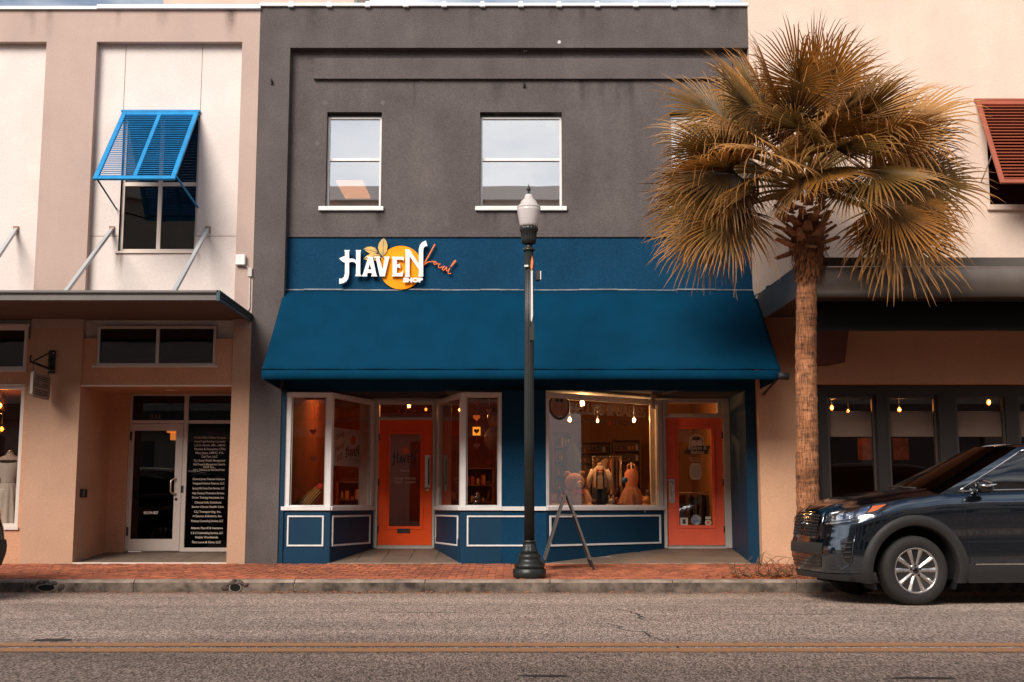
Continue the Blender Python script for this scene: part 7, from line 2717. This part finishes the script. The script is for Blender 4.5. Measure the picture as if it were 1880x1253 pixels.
def paint(name, col):
    m = bpy.data.materials.new(name)
    m.use_nodes = True
    n, l = m.node_tree.nodes, m.node_tree.links
    p = n['Principled BSDF']
    p.inputs['Base Color'].default_value = (*col, 1)
    p.inputs['Metallic'].default_value = .92
    p.inputs['Roughness'].default_value = .14
    p.inputs['Coat Weight'].default_value = 1.0
    p.inputs['Coat Roughness'].default_value = .015
    p.inputs['Coat IOR'].default_value = 1.85
    tc = n.new('ShaderNodeTexCoord')
    no = n.new('ShaderNodeTexNoise')
    no.inputs['Scale'].default_value = 900
    l.new(tc.outputs['Object'], no.inputs['Vector'])
    bp = n.new('ShaderNodeBump')
    bp.inputs['Strength'].default_value = .06
    bp.inputs['Distance'].default_value = .002
    l.new(no.outputs['Fac'], bp.inputs['Height'])
    l.new(bp.outputs['Normal'], p.inputs['Normal'])
    return m


m_clad = M('black_cladding', (.022, .021, .020), .62, var=.1, vscale=20)
m_gloss = M('gloss_black', (.008, .008, .009), .12, coat=.6)
m_chrome = M('chrome', (.72, .70, .68), .12, metal=1.0)
m_tyre = M('tyre_rubber', (.022, .019, .017), .78, var=.15, vscale=30, bump=.1, bscale=60)
m_alloy = M('alloy_silver', (.56, .52, .49), .26, metal=.9, coat=.3)
m_grim = M('wheel_dark', (.015, .013, .012), .6, metal=.3)
m_amber = M('amber_lens', (.85, .16, .01), .15, coat=.8)
m_lens = glass('lamp_lens', (.92, .93, .95), .05, 1.3)
m_refl = M('lamp_reflector', (.75, .75, .77), .10, metal=1.0)
m_redl = M('tail_lens', (.35, .01, .008), .15, coat=.8)
m_cglass = glass('car_glass', (.10, .10, .10), .03, 1.6)
m_cabin = M('cabin_trim', (.018, .016, .014), .8)
m_seam = M('panel_gap', (.003, .003, .003), .9)


def make_car(name, label, body_col, O, psi):
    car = thing(name, label, 'car', (O[0], O[1], 0))
    car.rotation_euler = (0, 0, psi)
    mp = paint(name + '_paint', body_col)
    B = lambda mb, nm, mt, par=None, bev=0: mb.build(nm, mt, par or car, local=True, bevel=bev)

    def patch(nm, top, bot, mt, off=.004, n=16, m=5, side=-1, par=None, thick=0.0, bulge=0.0):
        """strip of skin between two polylines of (u, z)"""
        def along(pl, t):
            f = t * (len(pl) - 1)
            i = min(int(f), len(pl) - 2)
            k = f - i
            return (pl[i][0] + (pl[i + 1][0] - pl[i][0]) * k, pl[i][1] + (pl[i + 1][1] - pl[i][1]) * k)
        rows = []
        for i in range(n + 1):
            t = i / n
            a, b = along(top, t), along(bot, t)
            row = []
            for j in range(m + 1):
                k = j / m
                u, z = a[0] + (b[0] - a[0]) * k, a[1] + (b[1] - a[1]) * k
                row.append(surf(u, z, side) + surf_n(u, z, side) * (off + bulge * math.sin(math.pi * k) * math.sin(math.pi * t)))
            rows.append(row)
        mb = MB().grid(rows, True)
        if thick:       # turned-in rim
            edge = rows[0] + [r[-1] for r in rows[1:]] + list(reversed(rows[-1]))[1:] + [r[0] for r in reversed(rows)][1:-1]
            inn = []
            for p in edge:
                c = Vector((p.x + .02, p.y * .985, p.z))
                inn.append(p + (Vector((CL / 2, 0, p.z)) - p).normalized() * thick)
            mb.grid([edge, inn], True, True)
        return B(mb, nm, mt, par)

    # body shell -------------------------------------------------------
    us = [i / 26 for i in range(27)] + [1 + (i + 1) / 90 for i in range(90)] + [2 + (i + 1) / 16 for i in range(16)]
    NV = 26
    mb = MB()
    for side in (-1, 1):
        rows = []
        for u in us:
            row = []
            a = surf(u, .7).x
            for j in range(NV + 1):
                v = j / NV
                for _ in range(3):
                    z = interp(a, T_BOT) + (interp(a, T_TOP) - interp(a, T_BOT)) * v
                    p = surf(u, z, side)
                    a = p.x
                row.append(p)
            rows.append(row)
        for i in range(len(rows) - 1):
            for j in range(NV):
                q = [rows[i][j], rows[i + 1][j], rows[i + 1][j + 1], rows[i][j + 1]]
                c = (q[0] + q[1] + q[2] + q[3]) / 4
                if abs(c.y) > .6 and min(math.hypot(c.x - WHEEL_A, c.z - WHEEL_R), math.hypot(c.x - WHEEL_A - WHEEL_B, c.z - WHEEL_R)) < .515:
                    continue
                mb.add(q, [(0, 1, 2, 3)], True)
    bo = B(mb, 'body_shell', mp)
    bm = bmesh.new()
    bm.from_mesh(bo.data)
    bmesh.ops.remove_doubles(bm, verts=bm.verts, dist=1e-4)
    bmesh.ops.recalc_face_normals(bm, faces=bm.faces)
    bm.to_mesh(bo.data)
    bm.free()
    for p in bo.data.polygons:
        p.use_smooth = True
    # hood -------------------------------------------------------------
    def edge(u):
        a = surf(u, .95).x
        for _ in range(6):
            z = interp(a, T_TOP)
            a = surf(u, z).x
        return surf(u, interp(a, T_TOP))
    u_end = u_for_a(1.33, 1.15)
    rows = []
    for i in range(31):
        t = i / 30
        u = .015 + (u_end - .015) * t
        e = edge(u)
        yy = abs(e.y) - .004
        row = []
        for j in range(33):
            f = j / 32 * 2 - 1
            k = yy / .87
            cr = .085 * k * (1 - abs(f) ** 2.4)
            ridge = .014 * math.exp(-((abs(f) - .62) / .10) ** 2) * min(1, t * 3)
            row.append((e.x, yy * f, e.z + .002 + cr + ridge - .012 * math.exp(-((abs(f) - 1) / .03) ** 2) * 0))
        rows.append(row)
    B(MB().grid(rows, True), 'hood', mp)
    for side in (-1, 1):        # shut line between hood and wing
        pts = [Vector((edge(u).x, side * abs(edge(u).y) * 1.0, edge(u).z)) for u in [.3 + (u_end - .3) * i / 24 for i in range(25)]]
        B(MB().tube(pts, .006, 5), 'hood_gap', m_seam)
    # grille -----------------------------------------------------------
    for side in (-1, 1):
        patch('grille_chrome', [(0, .985), (.235, .985)], [(0, .70), (.12, .70), (.20, .735), (.243, .79)][0:1] + [(.19, .705), (.245, .76)], m_chrome, .006, 14, 8, side, thick=.03)
        patch('grille_mesh', [(0, .968), (.208, .968)], [(0, .722), (.17, .728), (.215, .775)], m_gloss, .011, 14, 8, side)
        for r in range(7):
            z = .745 + r * .034
            pts = []
            for i in range(25):
                u = .004 + .198 * i / 24
                zz_ = z + .010 * math.sin(u * 190 + (math.pi if r % 2 else 0))
                pts.append(surf(u, zz_, side) + surf_n(u, zz_, side) * .016)
            B(MB().tube(pts, .0055, 5), 'grille_bar', m_clad)
    p = surf(.001, .865)
    mbe = MB().prism([(.062 * math.cos(t), .034 * math.sin(t)) for t in [i * .2618 for i in range(24)]], lambda u, v, d: (p.x - .03 - d, u, p.z + v), -.02, .012, ([(.052 * math.cos(t), .026 * math.sin(t)) for t in [i * .2618 for i in range(24)]],))
    em = B(mbe, 'emblem', m_chrome)
    vs, fs = text_poly('KIA', .042, bold=.001)
    B(MB().add([(p.x - .036, -v[0] * .9, p.z + v[1]) for v in vs], fs), 'emblem_lettering', m_chrome, em)
    # lamps ------------------------------------------------------------
    for side in (-1, 1):
        top = [(.285, .955), (.40, .992), (.525, 1.03), (.70, 1.062), (.84, 1.078), (.95, 1.098)]
        bot = [(.275, .835), (.40, .845), (.556, .868), (.70, .895), (.83, .945), (.95, 1.092)]
        hl = patch('headlight', top, bot, m_gloss, .005, 26, 6, side)
        patch('reflector', [(.345, .965), (.525, 1.018), (.74, 1.054)], [(.345, .895), (.53, .912), (.725, .96)], m_refl, .010, 16, 4, side, hl)
        patch('projector', [(.31, .945), (.36, .955)], [(.31, .89), (.36, .895)], m_gloss, .016, 6, 4, side, hl, bulge=.012)
        for k in range(5):
            u0 = .385 + k * .055
            patch('reflector_fin', [(u0, .975 + k * .013), (u0 + .028, .98 + k * .013)], [(u0 + .012, .905 + k * .006), (u0 + .04, .907 + k * .006)], m_lens if k % 2 else m_cabin, .015, 3, 3, side, hl, bulge=.008)
        patch('turn_lens', [(.76, 1.056), (.82, 1.064), (.885, 1.075)], [(.745, .985), (.80, 1.0), (.885, 1.07)], m_amber, .012, 10, 4, side, hl)
        patch('running_light', [(.30, .868), (.43, .878), (.60, .902)], [(.30, .86), (.43, .869), (.60, .893)], m_chrome, .011, 12, 1, side, hl)
        patch('lens_cover', [(.30, .955), (.40, .985), (.525, 1.022), (.70, 1.055), (.88, 1.076)], [(.295, .855), (.40, .862), (.556, .885), (.70, .91), (.84, .965)], m_lens, .022, 22, 5, side, hl, bulge=.006)
        # bumper features
        patch('lower_intake', [(0, .53), (.15, .53), (.29, .50)], [(0, .365), (.15, .365), (.25, .385)], m_gloss, .005, 14, 4, side)
        for k in range(3):
            z = .40 + .04 * k
            B(MB().tube([surf(.004 + .24 * i / 10, z, side) + surf_n(.004 + .24 * i / 10, z, side) * .010 for i in range(11)], .006, 5), 'intake_bar', m_clad)
        patch('number_plate_panel', [(0, .66), (.30, .655)], [(0, .545), (.305, .535)], m_clad, .008, 12, 3, side, thick=.02)
        patch('bumper_lip', [(0, .335), (.3, .325), (.62, .335), (.86, .36)], [(0, .275), (.3, .268), (.62, .258), (.86, .245)], m_clad, .016, 24, 3, side, thick=.03)
        sv = patch('side_vent', [(.52, .69), (.60, .735), (.675, .755)], [(.585, .47), (.615, .45), (.655, .48)], m_gloss, .006, 8, 8, side)
        for k in range(4):
            z = .66 - k * .05
            u0, u1 = .55 + .012 * k, .665
            B(MB().tube([surf(u0 + (u1 - u0) * i / 5, z + .008 * i / 5, side) + surf_n(u0 + (u1 - u0) * i / 5, z, side) * .012 for i in range(6)], .010, 5), 'vent_slat', m_clad, sv)
        B(MB().tube([surf(u, z, side) + surf_n(u, z, side) * .010 for u, z in ((.68, .752), (.685, .65), (.675, .53), (.65, .46), (.60, .415), (.50, .375), (.40, .362))], .009, 6), 'vent_trim', mp, sv)
        # shut line of the bumper against the wing
        B(MB().tube([surf(.885 + .02 * i, 1.0 - .025 * i, side) + surf_n(.885, 1.0, side) * .001 for i in range(6)], .004, 5), 'bumper_gap', m_seam)
        # arches, rocker
        for wa in (WHEEL_A, WHEEL_A + WHEEL_B):
            rows = []
            for i in range(49):
                ph = R(-16 + 212 * i / 48)
                row = []
                for r, o in ((.598, -.004), (.592, .014), (.545, .022), (.492, .020), (.482, .008), (.482, -.10)):
                    a, z = wa + r * math.cos(ph), WHEEL_R + r * math.sin(ph)
                    z = max(z, .235)
                    uu = u_for_a(a, z)
                    pp = surf(uu, z, side)
                    row.append(Vector((a, side * (abs(pp.y) + o), z)))
                rows.append(row)
            B(MB().grid(rows, True), 'wheel_arch', m_clad)
            rows = []
            for i in range(25):
                ph = R(-25 + 230 * i / 24)
                rows.append([(wa + .485 * math.cos(ph), side * yq, WHEEL_R + .485 * math.sin(ph)) for yq in (.90, .55)])
            mbw = MB().grid(rows, True)
            mbw.add([(wa + .485 * math.cos(R(-25 + 230 * i / 24)), side * .55, WHEEL_R + .485 * math.sin(R(-25 + 230 * i / 24))) for i in range(25)], [tuple(range(25))])
            B(mbw, 'wheel_well', m_seam)
        ua, ub = u_for_a(WHEEL_A + .56, .4), u_for_a(WHEEL_A + WHEEL_B - .56, .4)
        patch('rocker_cladding', [(ua + (ub - ua) * i / 6, .43) for i in range(7)], [(ua + (ub - ua) * i / 6, .235) for i in range(7)], m_clad, .014, 20, 4, side, thick=.03)
        patch('rocker_strip', [(ua + .03 + (ub - ua - .06) * i / 6, .445) for i in range(7)], [(ua + .03 + (ub - ua - .06) * i / 6, .432) for i in range(7)], m_chrome, .016, 20, 1, side)
        # door seams and handles
        for aa, bb, z0, z1 in ((1.50, 1.56, 1.20, .44), (2.62, 2.62, 1.225, .44), (3.62, 3.40, 1.24, .80)):
            B(MB().tube([surf(u_for_a(aa + (bb - aa) * i / 10, z0 + (z1 - z0) * i / 10), z0 + (z1 - z0) * i / 10, side) for i in range(11)], .005, 5), 'door_gap', m_seam)
        for aa in (2.36, 3.30):
            B(MB().tube([surf(u_for_a(aa + x, 1.03), 1.03, side) + Vector((0, side * o, 0)) for x, o in ((0, 0), (.03, .035), (.17, .035), (.20, 0))], .014, 8), 'door_handle', mp)
        # crease reflected along the doors
    # greenhouse -------------------------------------------------------
    T_RA = [(2.28, 1.715), (2.6, 1.75), (3.2, 1.765), (4.0, 1.73), (4.5, 1.67)]

    def Gp(t, v, side=-1):
        a0 = 1.25 + (4.66 - 1.25) * t
        a1 = 2.32 + (4.46 - 2.32) * t
        z0, z1 = interp(a0, T_TOP) - .004, interp(a1, T_RA)
        y0 = surf(u_for_a(a0, z0), z0).y
        y0, y1 = min(.862, abs(y0)), .655 - .03 * t
        bl_ = .030 * math.sin(math.pi * v)
        return Vector((a0 + (a1 - a0) * v, side * (y0 + (y1 - y0) * v + bl_), z0 + (z1 - z0) * v))

    def gpatch(nm, t0, t1, v0, v1, mt, off=.0, n=20, m=6, side=-1, par=None, skew=0.0):
        rows = []
        for i in range(n + 1):
            row = []
            for j in range(m + 1):
                v = v0 + (v1 - v0) * j / m
                t = t0 + (t1 - t0) * i / n + skew * (v - .5)
                p = Gp(t, v, side)
                row.append(p + Vector((0, side * off * .93, off * .36)))
            rows.append(row)
        return B(MB().grid(rows, True), nm, mt, par)
    for side in (-1, 1):
        gpatch('side_window', .05, .375, .05, .90, m_cglass, .0, 16, 6, side)
        gpatch('side_window', .395, .68, .05, .90, m_cglass, .0, 16, 6, side)
        gpatch('side_window', .70, .90, .05, .90, m_cglass, .0, 10, 6, side)
        gpatch('window_pillar', .375, .395, .03, .92, m_gloss, .002, 2, 6, side)
        gpatch('window_pillar', .68, .70, .03, .92, m_gloss, .002, 2, 6, side)
        gpatch('front_pillar', 0, .05, 0, 1.0, mp, .004, 4, 12, side)
        gpatch('rear_pillar', .90, 1.0, 0, 1.0, mp, .004, 4, 12, side)
        gpatch('roof_frame', .05, .90, .90, 1.0, mp, .004, 30, 3, side)
        gpatch('belt_moulding', .05, .90, -.01, .05, m_gloss, .003, 30, 2, side)
        gpatch('mirror_quarter', .052, .09, .05, .30, m_gloss, .004, 3, 5, side)
        tr = [Gp(.052, .88 - .82 * i / 10, side) for i in range(11)] + [Gp(.052 + .85 * i / 24, .05, side) for i in range(1, 25)]
        B(MB().tube([p + Vector((0, side * .008, 0)) for p in tr], .009, 6), 'chrome_trim', m_chrome)
        tr2 = [Gp(.052 + .85 * i / 24, .895, side) + Vector((0, side * .008, .003)) for i in range(25)]
        B(MB().tube(tr2, .007, 6), 'chrome_trim', m_chrome)
        # roof rail
        rl = [Gp(.05 + .85 * i / 20, 1.0, side) + Vector((0, -side * .02, .035 * min(1, 6 * min(i, 20 - i) / 20) + .005)) for i in range(21)]
        B(MB().tube(rl, .020, 8), 'roof_rail', M('rail_silver', (.66, .64, .62), .3, metal=.7))
        # mirror
        mc = Vector((1.70, side * 1.03, 1.275))
        rows = []
        for i in range(9):
            t = i / 8
            sy = mc.y + side * (-.10 + .20 * t)
            s1 = math.sin(math.pi * (.12 + .80 * t)) ** .6
            rows.append([(mc.x + .012 + .095 * s1 * math.copysign(abs(math.cos(k * math.pi / 9)) ** .7, math.cos(k * math.pi / 9)), sy, mc.z + .078 * s1 * math.copysign(abs(math.sin(k * math.pi / 9)) ** .7, math.sin(k * math.pi / 9))) for k in range(18)])
        mbm = MB().grid(rows, True, True)
        mbm.add(rows[0], [tuple(range(18))])
        mbm.add(rows[-1], [tuple(reversed(range(18)))])
        mr_ = B(mbm, 'door_mirror', m_gloss)
        B(MB().tube([(mc.x - .09, mc.y + side * .105, mc.z + .012), (mc.x - .02, mc.y + side * .115, mc.z + .004), (mc.x + .09, mc.y + side * .107, mc.z + .022)], [.008, .014, .008], 8), 'turn_repeater', m_chrome, mr_)
        B(MB().tube([(mc.x - .04, side * .85, 1.225), (mc.x - .01, side * .95, 1.235)], [.045, .03], 8), 'mirror_arm', m_gloss, mr_)
    # windscreen, roof, rear screen
    rows = []
    for i in range(13):
        v = i / 12
        e = Gp(.0, v)
        row = []
        for j in range(25):
            f = j / 24 * 2 - 1
            k = 1 - f * f
            row.append((e.x - (.20 - .08 * v) * k, e.y * -f, e.z + .035 * k * (.4 + .6 * v)))
        rows.append(row)
    B(MB().grid(rows, True), 'windscreen', m_cglass)
    rows = []
    for i in range(25):
        t = i / 24
        e = Gp(t, 1.0)
        row = []
        for j in range(25):
            f = j / 24 * 2 - 1
            k = 1 - f * f
            row.append((e.x - .12 * k * max(0, 1 - t * 8) + .06 * k * max(0, t * 8 - 7), e.y * -f, e.z + .035 * k ** .8))
        rows.append(row)
    B(MB().grid(rows, True), 'roof', mp)
    rows = []
    for i in range(9):
        v = i / 8
        e = Gp(1.0, v)
        rows.append([(e.x + .08 * (1 - (j / 16 * 2 - 1) ** 2), e.y * -(j / 16 * 2 - 1), e.z + .02 * (1 - (j / 16 * 2 - 1) ** 2) * v) for j in range(17)])
    B(MB().grid(rows, True), 'rear_window', m_cglass)
    # deck behind the glass so that the cabin is closed below the belt
    B(MB().add([(1.2, -.84, 1.16), (4.6, -.84, 1.16), (4.6, .84, 1.16), (1.2, .84, 1.16)], [(0, 1, 2, 3)]), 'cabin_floor', m_cabin)
    for yy in (-.36, .36):
        B(MB().hexa([(2.55, yy - .24, 1.1), (2.75, yy - .24, 1.1), (2.75, yy + .24, 1.1), (2.55, yy + .24, 1.1), (2.72, yy - .20, 1.5), (2.84, yy - .20, 1.5), (2.84, yy + .20, 1.5), (2.72, yy + .20, 1.5)]), 'seat_back', m_cabin, None, .03)
    B(MB().tube([(1.95, -.36 + .18 * math.cos(t), 1.22 + .17 * math.sin(t)) for t in [i * .349 for i in range(19)]], .016, 8), 'steering_wheel', m_cabin)
    B(MB().tube([(1.20, -.45, 1.262), (1.16, -.1, 1.282), (1.18, .25, 1.285)], .010, 6), 'wiper', m_clad)
    # tail
    for side in (-1, 1):
        patch('tail_light', [(2.25, 1.13), (2.55, 1.13), (2.72, 1.10)], [(2.32, .98), (2.55, .95), (2.72, .94)], m_redl, .008, 12, 4, side, thick=.02)
        patch('rear_bumper', [(2.1, .62), (2.5, .66), (2.99, .66)], [(2.1, .30), (2.5, .36), (2.99, .37)], m_clad, .014, 16, 4, side, thick=.03)
    # underside
    B(MB().add([(.25, -.8, .27), (4.6, -.8, .27), (4.6, .8, .27), (.25, .8, .27)], [(3, 2, 1, 0)]), 'underbody', m_seam)
    # wheels -----------------------------------------------------------
    for wa in (WHEEL_A, WHEEL_A + WHEEL_B):
        for side in (-1, 1):
            wh = bpy.data.objects.new('wheel', None)
            wh.empty_display_size = .1
            COL.objects.link(wh)
            wh.parent = car
            wh.location = (wa, side * .80, WHEEL_R)
            if side > 0:
                wh.rotation_euler = (0, 0, math.pi)
            Rr = WHEEL_R
            tp = [(.222, -.085), (.235, -.108), (.30, -.124), (.338, -.119), (.360, -.100), (.3685, -.082)]
            for yy in (-.055, -.018, .018, .055):
                tp += [(Rr, yy - .020 + .006), (Rr, yy + .014), (Rr - .008, yy + .0145), (Rr - .008, yy + .0195)]
            tp += [(.3685, .082), (.36, .10), (.30, .12), (.225, .10)]
            MB().lathe(tp, 56, (0, 0), axis='y').build('tyre', m_tyre, wh, local=True)
            rim = MB()
            rp_ = [(.247, -.088), (.252, -.098), (.247, -.110), (.238, -.112), (.228, -.104), (.216, -.06), (.205, -.0), (.20, .06)]
            vsr = []
            for r_, y_ in rp_:
                vsr.append([(r_ * math.cos(k * math.pi / 28), y_, r_ * math.sin(k * math.pi / 28)) for k in range(56)])
            rim.grid(vsr, True, True)
            ro = rim.build('rim', m_alloy, wh, local=True)
            MB().lathe([(.20, .0), (.20, .02)], 40, (0, 0), axis='y').build('brake_disc', m_grim, wh, local=True)
            for k in range(10):
                t = (k // 2) * 2 * math.pi / 5 + (R(17) if k % 2 else R(-17)) + R(90)
                c, s_ = math.cos(t), math.sin(t)
                P = lambda r_, w_, y_: (r_ * c - w_ * s_, y_, r_ * s_ + w_ * c)
                w0, w1 = .018, .026
                vs = [P(.055, -w0, -.082), P(.055, 0, -.094), P(.055, w0, -.082), P(.14, -w0 * 1.1, -.088), P(.14, 0, -.104), P(.14, w0 * 1.1, -.088), P(.232, -w1, -.092), P(.232, 0, -.107), P(.232, w1, -.092),
                      P(.055, -w0, -.04), P(.055, w0, -.04), P(.232, -w1, -.05), P(.232, w1, -.05)]
                MB().add(vs, [(0, 1, 4, 3), (1, 2, 5, 4), (3, 4, 7, 6), (4, 5, 8, 7), (0, 3, 6, 11, 9), (2, 10, 12, 8, 5), (9, 11, 12, 10)]).build('spoke', m_alloy, wh, local=True)
            MB().lathe([(.075, -.040), (.078, -.075), (.070, -.086), (.045, -.092)], 30, (0, 0), axis='y').build('hub', m_alloy, wh, local=True)
            MB().lathe([(.033, -.093), (.033, -.100), (.026, -.103)], 20, (0, 0), axis='y').build('hub_cap', m_gloss, wh, local=True)
            for k in range(5):
                t = k * 2 * math.pi / 5 + R(54) + R(72) / 2 + R(0)
                MB().lathe([(.012, -.086), (.012, -.094)], 8, (.056 * math.cos(t), .056 * math.sin(t)), axis='y').build('lug_nut', m_grim, wh, local=True)
    return car


make_car('suv', 'dark blue gray SUV parked facing the palm with silver alloy wheel', (.026, .046, .070), CAR_O, CAR_PSI)
make_car('parked_car', 'black parked car of which only the tail shows beside the white dress', (.010, .010, .012), (ax(-22, 980, 14.1) - CL, 14.15, 0), 0.0)
